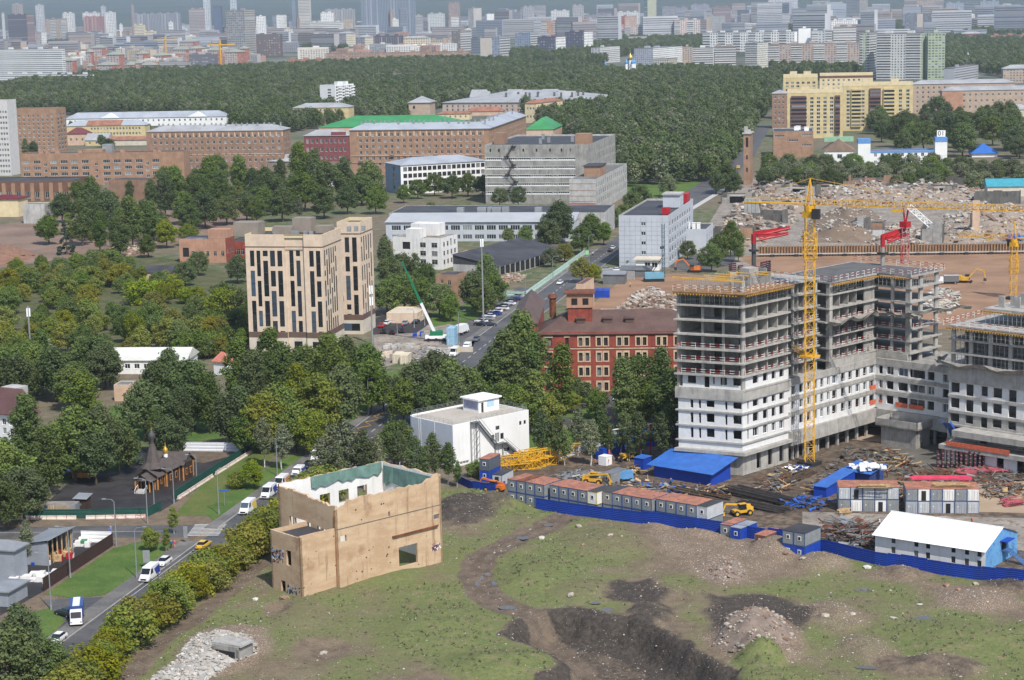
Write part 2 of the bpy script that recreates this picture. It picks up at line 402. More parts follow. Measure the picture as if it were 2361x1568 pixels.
def terr(x,y):
    p=(x,y);sd_=sdist(p,TMASK)
    if sd_<-2:return 0.0,0,0,0,0
    e=sst(-1,5,sd_)
    h=.35+.55*nz(x,y,.05,1)+.3*nz(x,y,.14,2)+.12*nz(x,y,.5,3)
    gr=.74+.55*nz(x,y,.045,4)+.35*nz(x,y,.16,5);dk=max(0,.8*nz(x,y,.07,6)-.22);rb=.2+.5*nz(x,y,.11,7);mud=0.0
    for mx,my,rx,ry,mh,d_,r_,g_ in MOUNDS:
        q=((x-mx)/rx)**2+((y-my)/ry)**2
        if q<1.6:
            k=max(0,1-q)**1.3 if q<1 else 0;wob=1+.35*nz(x,y,.3,8)
            h+=mh*k*wob;k2=sst(1.5,.3,q)
            gr+=(g_-gr)*k2*.75;dk+=(d_-dk)*k2*.85;rb+=(r_-rb)*k2*.85
    for z_ in BROWNZ:
        k=sst(-3,6,sdist(p,z_));gr*=1-.8*k;rb=max(rb,.5*k+.3*nz(x,y,.2,9))
    for z_ in DARKZ:
        k=sst(-4,3,sdist(p,z_)+2*nz(x,y,.2,10));dk=max(dk,.85*k);gr*=1-.7*k
    dt=seg_d(p,TRACK)
    if dt<5:
        k=sst(4.2,2.2,dt+.8*nz(x,y,.3,11));mud=max(mud,k);h-=k*.25
        h-=.22*sst(.7,.2,abs(dt-1.3))*k
    dt=seg_d(p,DIRT)
    if dt<4:
        k=sst(2.6,1.5,dt+.6*nz(x,y,.3,12));mud=max(mud,.6*k);gr*=1-k;h-=k*.15
    pd=sdist(p,PIT)+1.2*nz(x,y,.25,13)
    if pd>-4:
        k=sst(-.8,3.8,pd);h-=4.6*k;dk=max(dk,.95*sst(-2.0,-.2,pd)*(1-.5*sst(4,8,pd)));gr*=1-sst(-2,0,pd);mud=max(mud,.5*sst(4.5,7,pd))
    cd=sdist(p,CUTS)+.6*nz(x,y,.4,14)
    if cd>-2:k=sst(-.6,2.6,cd);h+=2.4*k-.6*k;gr=max(gr,k)
    if hypot(x-PB.x-9,y-PB.y-12)<15:h=h*.35
    return h*e,max(0,min(1,gr)),max(0,min(1,dk)),max(0,min(1,rb)),max(0,min(1,mud))
PB=G(779.2,1360.8)
NXT,NYT=330,248
hv=[];cols=[];cols2=[];HF={}
for j in range(NYT+1):
    for i in range(NXT+1):
        x=TX0+(TX1-TX0)*i/NXT;y=TY0+(TY1-TY0)*j/NYT
        h,g_,d_,r_,m_=terr(x,y);hv.append((x,y,h));cols.append((g_,d_,r_,m_));HF[i,j]=h
def hz(p):
    fx=(p[0]-TX0)/(TX1-TX0)*NXT;fy=(p[1]-TY0)/(TY1-TY0)*NYT;i,j=int(floor(fx)),int(floor(fy))
    if i<0 or j<0 or i>=NXT or j>=NYT:return 0.0
    a,b=fx-i,fy-j
    return(HF[i,j]*(1-a)+HF[i+1,j]*a)*(1-b)+(HF[i,j+1]*(1-a)+HF[i+1,j+1]*a)*b
def zone(p):
    i=int(round((p[0]-TX0)/(TX1-TX0)*NXT));j=int(round((p[1]-TY0)/(TY1-TY0)*NYT))
    return cols[min(NYT,max(0,j))*(NXT+1)+min(NXT,max(0,i))]
def terrain_mat():
    mt,nt,bs=nm_('waste_ground');L=nt.links.new
    pos=node(nt,'ShaderNodeNewGeometry').outputs['Position']
    at_=node(nt,'ShaderNodeAttribute',attribute_name='zone');sp=node(nt,'ShaderNodeSeparateColor');L(at_.outputs['Color'],sp.inputs[0])
    def thr(v,noise_,lo,hi):
        a=node(nt,'ShaderNodeMath',operation='ADD');L(v,a.inputs[0]);L(noise_,a.inputs[1])
        return rp_(nt,a.outputs[0],lo,hi)
    nA,nB,nC=nn_(nt,pos,.35,6,.68),nn_(nt,pos,1.3,5,.7),nn_(nt,pos,5,4,.7)
    soil=mx_(nt,rp_(nt,nA,.3,.7),S(140,122,100),S(112,95,78));soil=mx_(nt,rp_(nt,nC,.5,.75),soil,S(160,142,120))
    gras=mx_(nt,rp_(nt,nB,.3,.7),S(100,118,62),S(130,132,80));gras=mx_(nt,rp_(nt,nA,.5,.72),gras,S(140,128,92))
    dark=mx_(nt,rp_(nt,nB,.3,.75),S(66,60,55),S(100,91,82))
    rub=mx_(nt,rp_(nt,nC,.52,.66),S(138,116,96),S(205,190,172))
    mud=mx_(nt,rp_(nt,nA,.35,.65),S(128,112,95),S(104,90,77))
    c=mx_(nt,thr(sp.outputs[2],nB,.7,1.3),soil,rub)
    c=mx_(nt,thr(sp.outputs[0],nB,.72,1.32),c,gras)
    c=mx_(nt,thr(sp.outputs[1],nA,.7,1.25),c,dark)
    c=mx_(nt,thr(at_.outputs['Alpha'],nB,.75,1.25),c,mud)
    c=mx_(nt,rp_(nt,nC,.3,.6),mx_(nt,1,c,(.7,.7,.68),'MULTIPLY'),c)
    L(c,bs.inputs['Base Color']);bs.inputs['Roughness'].default_value=.95;bs.inputs['Specular IOR Level'].default_value=.15
    bp=node(nt,'ShaderNodeBump');bp.inputs['Strength'].default_value=.7;bp.inputs['Distance'].default_value=.35
    L(nB,bp.inputs['Height']);bp2=node(nt,'ShaderNodeBump');bp2.inputs['Strength'].default_value=.6;bp2.inputs['Distance'].default_value=.1
    L(nC,bp2.inputs['Height']);L(bp.outputs[0],bp2.inputs['Normal']);L(bp2.outputs[0],bs.inputs['Normal'])
    return mt
me=bpy.data.meshes.new('waste_ground')
me.from_pydata(hv,[],[(j*(NXT+1)+i,j*(NXT+1)+i+1,(j+1)*(NXT+1)+i+1,(j+1)*(NXT+1)+i)for j in range(NYT)for i in range(NXT)])
ca=me.color_attributes.new('zone','FLOAT_COLOR','POINT');ca.data.foreach_set('color',[c for q in cols for c in q])
me.polygons.foreach_set('use_smooth',[True]*len(me.polygons));me.materials.append(terrain_mat())
struct(link('terrain',me))
def shq(name,pts,z,mt,kind='structure'):
    """flat piece of ground from a polygon"""
    bm=bmesh.new();vs_=[bm.verts.new((p[0],p[1],z))for p in pts];f=bm.faces.new(vs_)
    if f.normal.z<0:f.normal_flip()
    f.normal_update()
    if f.normal.z<0:f.normal_flip()
    bmesh.ops.triangulate(bm,faces=[f]);me=bpy.data.meshes.new(name);bm.to_mesh(me);bm.free();me.materials.append(mt)
    o=link(name,me);o['kind']=kind;return o
def asphalt(name,col,wet=.35):
    mt,nt,bs=nm_(name);L=nt.links.new;pos=node(nt,'ShaderNodeNewGeometry').outputs['Position']
    n1=nn_(nt,pos,.12,5,.65);n2=nn_(nt,pos,1.5,4)
    c=mx_(nt,rp_(nt,n1,.35,.65),col,tuple(x*.62 for x in col));c=mx_(nt,rp_(nt,n2,.4,.7),c,mx_(nt,1,c,(.82,)*3,'MULTIPLY'))
    L(c,bs.inputs['Base Color']);r=node(nt,'ShaderNodeMapRange');L(n1,r.inputs[0]);r.inputs[1].default_value=.4;r.inputs[2].default_value=.62
    r.inputs[3].default_value=.85;r.inputs[4].default_value=.85-wet;L(r.outputs[0],bs.inputs['Roughness']);return mt
ASPH=asphalt('asphalt',S(98,96,95));ASPD=asphalt('new_asphalt',S(58,54,54),.25);PAVE=asphalt('pavement_asphalt',S(128,124,118),.2)
PAINT=M('road_paint',S(205,203,196),.7,.2,1.5);PAINTY=M('yellow_road_paint',S(205,150,60),.7,.25,1.5)
CONCP=M('pale_paving',S(190,188,182),.9,.1)
KERB=M('kerb_stone',S(165,162,155),.9,.15)
def grass_mat(name,a,b,c3):
    mt,nt,bs=nm_(name);L=nt.links.new;pos=node(nt,'ShaderNodeNewGeometry').outputs['Position']
    c=mx_(nt,rp_(nt,nn_(nt,pos,.12,6,.7),.35,.65),a,b);c=mx_(nt,rp_(nt,nn_(nt,pos,.3,5,.7),.55,.75),c,c3)
    n2=nn_(nt,pos,3,4,.7);c=mx_(nt,rp_(nt,n2,.3,.7),mx_(nt,1,c,(.62,.66,.6),'MULTIPLY'),c)
    L(c,bs.inputs['Base Color']);bs.inputs['Roughness'].default_value=.95;bs.inputs['Specular IOR Level'].default_value=.1
    bp=node(nt,'ShaderNodeBump');bp.inputs['Strength'].default_value=.6;bp.inputs['Distance'].default_value=.2;L(n2,bp.inputs['Height']);L(bp.outputs[0],bs.inputs['Normal'])
    return mt
LAWN=grass_mat('lawn_grass',S(84,116,52),S(108,132,62),S(126,128,76));LAWNW=grass_mat('worn_lawn',S(96,118,52),S(120,124,66),S(134,118,84))
SITE=M('site_mud',S(122,104,86),.9,.3,.09,rust=S(84,72,60),rusta=.5);SITEB=M('red_brown_earth',S(160,122,92),.95,.2,.06);SAND=M('site_sand',S(176,152,124),.95,.12,.1)
SITEG=M('grey_site_ground',S(158,148,136),.95,.25,.1,rust=S(120,104,88),rusta=.45)

def strip(name,o0,o1,u0,u1,z,mt):return shq(name,[ST(o0,u0),ST(o1,u0),ST(o1,u1),ST(o0,u1)],z,mt)
strip('road',-.4,10.6,-262,335,.02,ASPH);shq('road',[ST(-.4,335),ST(10.6,335),ST(22,590),ST(21,787),ST(4,1131),ST(-9,1131),ST(8.5,787),ST(6,600)],.07,ASPH);shq('pavement',[ST(11.2,360),ST(14,360),ST(26,590),ST(22.6,590)],.12,CONCP);strip('road',10.6,21,14,62,.021,ASPH);strip('pavement',-3.4,-.65,-128,330,.1,PAVE);strip('pavement',-4.2,-.65,-262,-138,.1,PAVE)
strip('pavement',10.85,13,-262,12,.1,PAVE)
strip('parking_lane',-11,-.7,95,215,.024,ASPH)
for o0,u0,u1 in((-.65,-128,330),(-.65,-262,-138),(10.6,-262,12),(10.6,66,330)):
    mb=MB();mb.bx(ST(o0,u0),SN,.25,SU,u1-u0,0,.12);struct(mb.bq('kerb',KERB))
mb=MB()
for k in range(-38,48):
    u0=k*4.6*1.5
    if not-142<u0<-122:mb.bx(ST(5.0,u0),SN,.2,SU,3.4,.024,.028)
lines=mb.bq('lane_marking',PAINT);lines['kind']='structure'
mb=MB();mb.bx(ST(9.8,-250),SN,.14,SU,110,.024,.028);mb.bx(ST(.5,-250),SN,.14,SU,106,.024,.028);struct(mb.bq('edge_line',PAINT))
mb=MB()
for k in range(7):
    u0=-46+k*7.5
    for q in range(2):
        a_,b_=ST(.3+2.6*q,u0+3.7*q),ST(2.9-2.6*q,u0+3.7+3.7*q);mb.bar(a_+Z*.02,b_+Z*.02,.12)
struct(mb.bq('bus_stop_zigzag',PAINTY))

SA=dirs(-2.6)[0];SB=dirs(87.4)[0];XC=G(300,1224)
shq('road',[XC-SA*90-SB*5.2,XC+SA*13.5-SB*5.2,XC+SA*15.5+SB*4.0,XC-SA*90+SB*4.0],.016,ASPH)
mb=MB();mb.bx(XC-SA*70-SB*.6,SA,78,SB,.15,.022,.026);struct(mb.bq('lane_marking',PAINT))
mb=MB()
for k in range(9):
    p=G(436,1231)+SA*(-.2)+SB*(k*1.05-1.5);mb.bx(p,SA,6.5,SB,.5,.026,.03)
struct(mb.bq('zebra_crossing',PAINT))

shq('lawn',VP((104,1370),(262,1264),(320,1250),(400,1252),(360,1295),(280,1350),(240,1372),(170,1380)),.05,LAWN)
shq('lawn',VP((40,1420),(115,1402),(150,1430),(95,1500),(20,1520)),.05,LAWN)
shq('yard_asphalt',VP((100,1384),(240,1376),(260,1400),(200,1470),(130,1560),(60,1560),(95,1500),(150,1432),(115,1402)),.03,ASPH)
shq('storage_yard',VP((0,1300),(160,1245),(258,1248),(260,1258),(100,1364),(0,1420)),.02,ASPD)
shq('dirt_verge',VP((400,1190),(470,1112),(590,1025),(640,1040),(560,1130),(500,1190)),.04,LAWNW)
shq('lawn',VP((470,1180),(560,1120),(660,1050),(700,1050),(560,1160),(490,1200)),.06,LAWN)
shq('chapel_yard',VP((80,1185),(150,1120),(250,1060),(310,1035),(420,1035),(580,1035),(480,1110),(370,1180)),.03,ASPD)
shq('dirt_verge',VP((420,1022),(570,1022),(560,1045),(470,1068),(400,1060)),.045,M('brown_soil',S(112,96,78),.95,.25,.4))
shq('lawn',VP((100,1130),(170,1095),(250,1070),(310,1032),(240,1030),(215,1045),(150,1085),(100,1105)),.05,LAWN)
shq('lawn',VP((215,1065),(240,1030),(330,1030),(300,1072),(250,1090)),.055,LAWN)
shq('lawn',VP((250,935),(510,925),(520,1010),(440,1020),(270,1015)),.03,LAWN)
shq('car_park',VP((90,1000),(230,1000),(215,1040),(140,1090),(60,1100)),.03,ASPH)
shq('lawn',VP((800,985),(880,920),(920,890),(930,850),(760,900),(740,980)),.03,LAWN)
shq('lawn',VP((995,755),(1100,735),(1112,720),(1080,700),(980,725)),.04,LAWN)
shq('site_yard',VP((865,850),(1090,800),(1105,765),(985,735),(860,755)),.02,SITEG)
shq('yard_asphalt',VP((858,772),(960,768),(1000,740),(930,715),(860,735)),.03,ASPD)
shq('yard_asphalt',VP((1240,960),(1330,900),(1480,895),(1560,900),(1570,1000),(1400,1010)),.02,ASPH)
for q in(((1405,945),(1450,925),(1510,930),(1500,970),(1440,965)),((1290,960),(1360,935),(1400,945),(1370,975)),((1150,1010),(1330,990),(1400,1010),(1220,1050)),((1250,905),(1330,900),(1330,920),(1260,930))):
    shq('lawn',VP(*q),.05,LAWN)
shq('lawn',VP((1440,425),(1620,415),(1620,450),(1560,462),(1440,448)),.05,LAWN)
shq('lot_asphalt',VP((1430,418),(1490,390),(1640,385),(1635,412),(1540,418)),.04,ASPH)
shq('yard_asphalt',VP((1540,615),(1600,585),(1700,580),(1690,610),(1600,630)),.03,ASPH)
shq('demolition_yard',VP((1330,730),(1440,640),(1560,630),(1680,640),(1640,730)),.02,SITEB)
shq('demolition_yard',VP((1590,590),(1680,440),(1740,410),(2361,400),(2700,400),(2700,640),(1800,640)),.012,SITEG)
shq('excavation_floor',VP((1700,590),(2700,580),(2700,720),(2150,760),(1850,700)),.02,SITEB)
shq('site_ground',VP((1035,1112),(1180,1040),(1560,985),(1900,1010),(2060,990),(2361,1040),(2600,1060),(2600,1390),(2361,1330),(1900,1250),(1700,1215),(1250,1140)),.03,SITE)
shq('site_ground',VP((1850,1180),(2361,1195),(2600,1200),(2600,1320),(2361,1270),(1980,1230),(1850,1215)),.036,SITEG)
shq('site_sand',VP((1930,1012),(1980,990),(2060,985),(2130,1000),(2110,1015),(2040,1020)),.04,SAND)
shq('wet_concrete',VP((2040,1022),(2110,1015),(2200,1010),(2330,1040),(2300,1075),(2150,1080),(2020,1050)),.042,M('wet_cement',S(112,108,98),.5,.15,.2))
shq('site_sand',VP((2200,1120),(2361,1110),(2600,1115),(2600,1190),(2240,1180)),.04,SAND)
shq('overgrown_plot',VP((-150,620),(150,570),(420,600),(570,640),(575,770),(300,800),(-150,830)),.01,grass_mat('weedy_ground',S(84,98,56),S(120,112,84),S(140,126,104)))
shq('demolition_yard',VP((-150,540),(120,500),(260,495),(600,440),(640,470),(560,530),(300,575),(-150,640)),.015,M('brick_dust_ground',S(138,118,102),.95,.25,.05,rust=S(150,108,84),rusta=.45))
# ------------------------------------------------------------------ trees
def leaf_mat(name,a,b,c3,tr=.28):
    mt=bpy.data.materials.new(name);mt.use_nodes=True;nt=mt.node_tree;L=nt.links.new;nt.nodes.clear()
    out=node(nt,'ShaderNodeOutputMaterial');geo=node(nt,'ShaderNodeNewGeometry');oi=node(nt,'ShaderNodeObjectInfo')
    at_=node(nt,'ShaderNodeAttribute',attribute_name='tint')
    c=mx_(nt,at_.outputs['Fac'],a,b)
    c=mx_(nt,rp_(nt,geo.outputs['Random Per Island'],.55,1.0),c,c3)
    hs=node(nt,'ShaderNodeHueSaturation');L(c,hs.inputs['Color'])
    for i,(s_,lo,hi)in enumerate((('Value',.78,1.22),('Hue',.488,.512),('Saturation',.85,1.1))):
        v=node(nt,'ShaderNodeMath',operation='MULTIPLY');L(oi.outputs['Random'],v.inputs[0]);v.inputs[1].default_value=(1,7.31,13.7)[i]
        f=node(nt,'ShaderNodeMath',operation='FRACT');L(v.outputs[0],f.inputs[0])
        r=node(nt,'ShaderNodeMapRange');L(f.outputs[0],r.inputs[0]);r.inputs[3].default_value=lo;r.inputs[4].default_value=hi;L(r.outputs[0],hs.inputs[s_])
    d=node(nt,'ShaderNodeBsdfDiffuse');t=node(nt,'ShaderNodeBsdfTranslucent');mx=node(nt,'ShaderNodeMixShader');mx.inputs[0].default_value=tr
    L(hs.outputs[0],d.inputs[0]);L(hs.outputs[0],t.inputs[0]);L(d.outputs[0],mx.inputs[1]);L(t.outputs[0],mx.inputs[2]);L(mx.outputs[0],out.inputs[0])
    return mt
LEAF={'green':leaf_mat('leaves_green',(0.097,0.146,0.037),(0.154,0.209,0.051),(0.182,0.227,0.073),.34),'dark':leaf_mat('leaves_dark',(0.079,0.115,0.041),(0.118,0.158,0.056),(0.146,0.180,0.073),.32),'bright':leaf_mat('leaves_bright',(0.139,0.193,0.032),(0.220,0.262,0.043),(0.278,0.276,0.055),.36),'grey':leaf_mat('leaves_grey_green',(0.109,0.138,0.067),(0.175,0.200,0.104),(0.278,0.280,0.177),.32),'yellow':leaf_mat('leaves_yellowing',(0.168,0.193,0.029),(0.278,0.255,0.037),(0.280,0.276,0.049),.36),'spruce':leaf_mat('spruce_needles',(0.044,0.071,0.049),(0.066,0.096,0.067),(0.102,0.124,0.085),.1)}
BARK=M('bark',S(92,80,66),.95,.3,1.5);BIRCH=M('birch_bark',S(205,200,190),.8,.3,2.0)
def leaves(name,cl,n,size,mt,seed,up=.35):
    r=np.random.default_rng(seed);cl=np.array(cl);wgt=cl[:,3]**2;idx=r.choice(len(cl),n,p=wgt/wgt.sum())
    d=r.normal(size=(n,3));d/=np.linalg.norm(d,axis=1)[:,None]
    rad=cl[idx,3]*(.5+.72*r.random(n)**1.3);c=cl[idx,:3]+d*rad[:,None]*np.array([1,1,.8])
    nn=d*.8+np.array([0,0,up])+r.normal(size=(n,3))*.55;nn/=np.linalg.norm(nn,axis=1)[:,None]
    u=np.cross(nn,r.normal(size=(n,3)));u/=np.linalg.norm(u,axis=1)[:,None];v=np.cross(nn,u)
    s_=(size*(.6+.8*r.random(n)))[:,None]*.5
    q=np.stack([c-u*s_*1.25,c-v*s_*.8,c+u*s_*1.25,c+v*s_*.8],1).reshape(-1,3)
    me=bpy.data.meshes.new(name);me.vertices.add(4*n);me.vertices.foreach_set('co',q.ravel())
    me.loops.add(4*n);me.loops.foreach_set('vertex_index',np.arange(4*n));me.polygons.add(n)
    me.polygons.foreach_set('loop_start',np.arange(0,4*n,4));me.polygons.foreach_set('loop_total',np.full(n,4))
    ct=r.random(len(cl));a=me.attributes.new('tint','FLOAT','POINT');a.data.foreach_set('value',np.repeat(np.clip(ct[idx]+r.normal(size=n)*.15,0,1),4).astype(np.float32))
    me.materials.append(mt);me.update();return me
def crown_clumps(kind,seed):
    r=random.Random(seed);cl=[]
    P=dict(oak=(12,2.2,4.7,46,1.25),poplar=(18,3.0,4.3,60,1.35),birch=(13,3.2,2.5,34,.85),bush=(4,.1,2.3,26,.75),column=(14,1.5,2.3,40,.95),willow=(9,.8,4.2,44,1.1))
    if kind=='spruce':
        for i in range(60):
            t=r.random()**.8;z=1.0+t*11;rr=(1-t)*2.7;a=r.random()*2*pi;cl.append((cos(a)*rr,sin(a)*rr,z-rr*.25,.3+.45*(1-t)))
        return 12,cl
    h,zb,rm,n,cr=P[kind]
    lob=[(r.random()*2*pi,r.uniform(.6,1.15))for _ in range(5)]
    for i in range(n):
        t=(i+.5)/n;z=zb+cr*.7+(h-zb-cr*1.6)*t
        if kind in('poplar','column','birch'):rr=rm*(sin(pi*min(1,t*.86+.12))**.65)*(1.0 if t<.55 else 1-.35*(t-.55))
        else:rr=rm*(sqrt(max(.02,1-(2*t-.85)**2*.72)))
        a=i*2.399+r.uniform(-.5,.5)
        for la,lk in lob:
            if abs((a-la+pi)%(2*pi)-pi)<.6:rr*=lk
        k=r.uniform(.55,1.0)**.6
        cl.append((cos(a)*max(0,rr-cr*.6)*k,sin(a)*max(0,rr-cr*.6)*k,z+r.uniform(-.4,.4),cr*r.uniform(.65,1.3)))
    return h,cl
def trunk_mesh(kind,h,cl,seed):
    r=random.Random(seed+5);mb=MB();tb=dict(bush=.1,birch=.14,column=.2,spruce=.18,willow=.25).get(kind,.28)
    top=h*(.95 if kind=='spruce' else.8);pts=[VC((0,0,-.4))];n=5
    for i in range(1,n+1):pts.append(VC((r.uniform(-.25,.25),r.uniform(-.25,.25),top*i/n)))
    for i in range(n):mb.bar(pts[i],pts[i+1],tb*(1-.8*i/n),None,6,tb*(1-.8*(i+1)/n))
    for c in r.sample(cl,min(len(cl),12 if kind!='spruce' else 4)):
        z=max(h*.12,c[2]*.62);k=min(n-1,int(z/top*n));f=z/top*n-k
        b=pts[k].lerp(pts[min(n,k+1)],min(1,f));mb.bar(b,VC(c[:3]),tb*.4,None,4,tb*.1)
    return mb.mesh('trunk',BIRCH if kind=='birch' else BARK)
TP={}
LC=dict(oak=(7600,.38),poplar=(9000,.42),birch=(3600,.31),bush=(3200,.21),column=(5600,.32),spruce=(3200,.38),willow=(6500,.36))
def proto(kind,leaf,var):
    key=(kind,leaf,var)
    if key not in TP:
        seed=hash_(kind)*7+var*31;h,cl=crown_clumps(kind,seed);n,s_=LC[kind]
        gk=('g',kind,var)
        if gk not in TP:TP[gk]=(leaves('crown',cl,n,s_,LEAF[leaf],seed),trunk_mesh(kind,h,cl,seed))
        crown=TP[gk][0]
        if crown.materials[0]!=LEAF[leaf]:crown=crown.copy();crown.materials[0]=LEAF[leaf]
        TP[key]=(h,crown,TP[gk][1])
    return TP[key]
def hash_(s):return sum(ord(c)*(i+3)for i,c in enumerate(s))%997
NM=dict(oak='broadleaf_tree',poplar='poplar_tree',birch='birch_tree',bush='bush',column='columnar_tree',spruce='spruce_tree',willow='willow_tree')
FOOT=[]
def blocked(p,m_=3.0):
    for cx_,cy_,r_,q in FOOT:
        if hypot(p[0]-cx_,p[1]-cy_)<r_+m_ and(isd(p,q)or seg_d(p,q+[q[0]])<m_):return True
    return False
def keep_free(q):
    q=[VC((p[0],p[1],0))for p in q];c=sum(q,VC())/len(q);FOOT.append((c.x,c.y,max((p-c).length for p in q),q))
def tq(p,kind,h,leaf,lb,group=None,w_=1.0,name=None):
    h0,crown,trunk=proto(kind,leaf,RND.randrange(2 if kind in('spruce','willow','column')else 3));k=h/h0
    o=tg(name or NM[kind],lb,'bush' if kind=='bush' else 'tree',(p[0],p[1],hz(p)),RND.uniform(0,6.28),group);q=RND.uniform(.88,1.2);o.scale=(k*w_*1.12*q,k*w_*1.12/q**.5,k);o.rotation_euler=(RND.uniform(-.07,.07),RND.uniform(-.07,.07),o.rotation_euler[2])
    link('crown',crown,o);link('trunk',trunk,o);return o
def T(vx,vtop,h,kind,leaf,lb,group=None,w_=1.0):
    p=G(vx,vtop,h);return tq(p,kind,h,leaf,lb,group,w_)
def sct(poly,n,kinds,hr,lb,group,gap=4.0,zc=.6,cat=None,wr=(.9,1.15)):
    """n single trees over a picture polygon (given at crown height)"""
    hm=(hr[0]+hr[1])/2*zc;W_=[G(x,y,hm)for x,y in poly];xs=[p.x for p in W_];ys=[p.y for p in W_];got=[];tries=0
    while len(got)<n and tries<n*60:
        tries+=1;p=VC((RND.uniform(min(xs),max(xs)),RND.uniform(min(ys),max(ys)),0))
        if not isd(p,W_)or blocked(p)or any((p-q).length<gap for q in got):continue
        got.append(p);kd,lf=RND.choice(kinds);h=RND.uniform(*hr)
        tq(p,kd,h,lf,lb,group,RND.uniform(*wr))
    return got

def far_crown(seed,leaf):
    r=random.Random(seed);cl=[]
    for i in range(22):
        t=(i+.5)/22;a=i*2.4+r.random();rr=4.6*sqrt(max(.05,1-(2*t-.8)**2*.8));cl.append((cos(a)*rr*.62,sin(a)*rr*.62,3+10*t,r.uniform(1.5,2.3)))
    return leaves('wood_crown',cl,1100,1.0,LEAF[leaf],seed)
def wood(name,lb,polys,gap,hr,leafs,zc=.55,seed=3,dens=1.0):
    r=random.Random(seed);pts=[];cell={}
    for poly in polys:
        W_=[G(x,y,(hr[0]+hr[1])/2*zc)for x,y in poly];xs=[p.x for p in W_];ys=[p.y for p in W_]
        x0,x1,y0,y1=min(xs),max(xs),min(ys),max(ys)
        for _ in range(int((x1-x0)*(y1-y0)/gap/gap*2.2*dens)):
            p=(r.uniform(x0,x1),r.uniform(y0,y1));ck=(int(p[0]//gap),int(p[1]//gap))
            if any(hypot(p[0]-q[0],p[1]-q[1])<gap for i in(-1,0,1)for j in(-1,0,1)for q in cell.get((ck[0]+i,ck[1]+j),())):continue
            if not isd(p,W_)or blocked(p,4):continue
            cell.setdefault(ck,[]).append(p);pts.append((p[0],p[1],0))
    me=bpy.data.meshes.new(name);me.from_pydata(pts,[],[])
    a=me.attributes.new('sz','FLOAT','POINT');a.data.foreach_set('value',[r.uniform(*hr)/13.5 for _ in pts])
    o=link(name,me);tag(o,lb,'wood',kind='stuff')
    ng=bpy.data.node_groups.new(name+'_nodes','GeometryNodeTree');ng.interface.new_socket('Geometry',in_out='INPUT',socket_type='NodeSocketGeometry');ng.interface.new_socket('Geometry',in_out='OUTPUT',socket_type='NodeSocketGeometry')
    gi,go=ng.nodes.new('NodeGroupInput'),ng.nodes.new('NodeGroupOutput');L=ng.links.new
    iop=ng.nodes.new('GeometryNodeInstanceOnPoints');jn=ng.nodes.new('GeometryNodeJoinGeometry');L(gi.outputs[0],iop.inputs['Points'])
    for lf in leafs:
        n_=ng.nodes.new('GeometryNodeObjectInfo');n_.inputs['Object'].default_value=lf;n_.inputs['As Instance'].default_value=True;L(n_.outputs['Geometry'],jn.inputs[0])
    L(jn.outputs[0],iop.inputs['Instance']);iop.inputs['Pick Instance'].default_value=True
    ri=ng.nodes.new('FunctionNodeRandomValue');ri.data_type='INT';ri.inputs[4].default_value=0;ri.inputs[5].default_value=len(leafs)-1;L(ri.outputs[2],iop.inputs['Instance Index'])
    rr=ng.nodes.new('FunctionNodeRandomValue');rr.data_type='FLOAT_VECTOR';rr.inputs[0].default_value=(0,0,0);rr.inputs[1].default_value=(0,0,6.28);L(rr.outputs[0],iop.inputs['Rotation'])
    na=ng.nodes.new('GeometryNodeInputNamedAttribute');na.data_type='FLOAT';na.inputs[0].default_value='sz';L(na.outputs[0],iop.inputs['Scale'])
    L(iop.outputs[0],go.inputs[0]);md=o.modifiers.new('trees','NODES');md.node_group=ng
    print(name,len(pts));return o
# ------------------------------------------------------------------ middle-distance buildings
_oldinit=B.__init__
def _init(s,*a,**k):_oldinit(s,*a,**k);keep_free(s.q)
B.__init__=_init
TAN=M('tan_cladding',S(222,197,170),.8,.08,.5,streak=.08);TAND=M('brown_plinth',S(112,88,76),.7,.1);BEIGE=M('beige_plaster',S(212,200,180),.9,.1)
BRICKO=M('orange_brick',S(168,130,102),.9,.14,.3,streak=.12);BRICKP=M('pink_brick',S(190,140,112),.9,.14,.3,streak=.15);BRICKR=M('red_brick',S(160,72,56),.9,.2,.5,streak=.25,fine=1.5)
BRICKB=M('brown_brick',S(158,123,99),.9,.14,.3,streak=.15);CREAM=M('cream_plaster',S(226,206,160),.9,.08);PINKP=M('pale_pink_plaster',S(215,180,150),.9,.1)
WHITEB=M('white_rendered_wall',S(238,238,235),.8,.04,.2,streak=.06);PANELG=M('grey_panels',S(188,194,202),.6,.05,.3,streak=.08);PANELB=M('blue_grey_wall',S(150,165,185),.8,.08,.3)
YELP=M('yellow_plaster',S(214,192,136),.9,.1);MAROON=M('maroon_wall',S(140,75,75),.9,.12);GREENR=M('green_metal_roof',S(60,150,85),.5,.12,.1);REDROOF=M('rusty_red_roof',S(165,110,85),.7,.25,.2,rust=S(150,150,148),rusta=.35)
BRNROOF=M('brown_metal_roof',S(105,80,72),.6,.18,.25,rust=S(130,85,65),rusta=.35)
def vents(b,spots,name='roof_vent',s_=(.8,.8,1.0),mt=GALV):
    for u,w_ in spots:
        mb=MB();p=b.at(u,w_);mb.bx(p,b.d1,s_[0],b.d2,s_[1],b.h-.5,b.h+s_[2]);mb.bx(p-b.d1*.12-b.d2*.12,b.d1,s_[0]+.24,b.d2,s_[1]+.24,b.h+s_[2],b.h+s_[2]+.15);mb.bq(name,mt,b.rt)

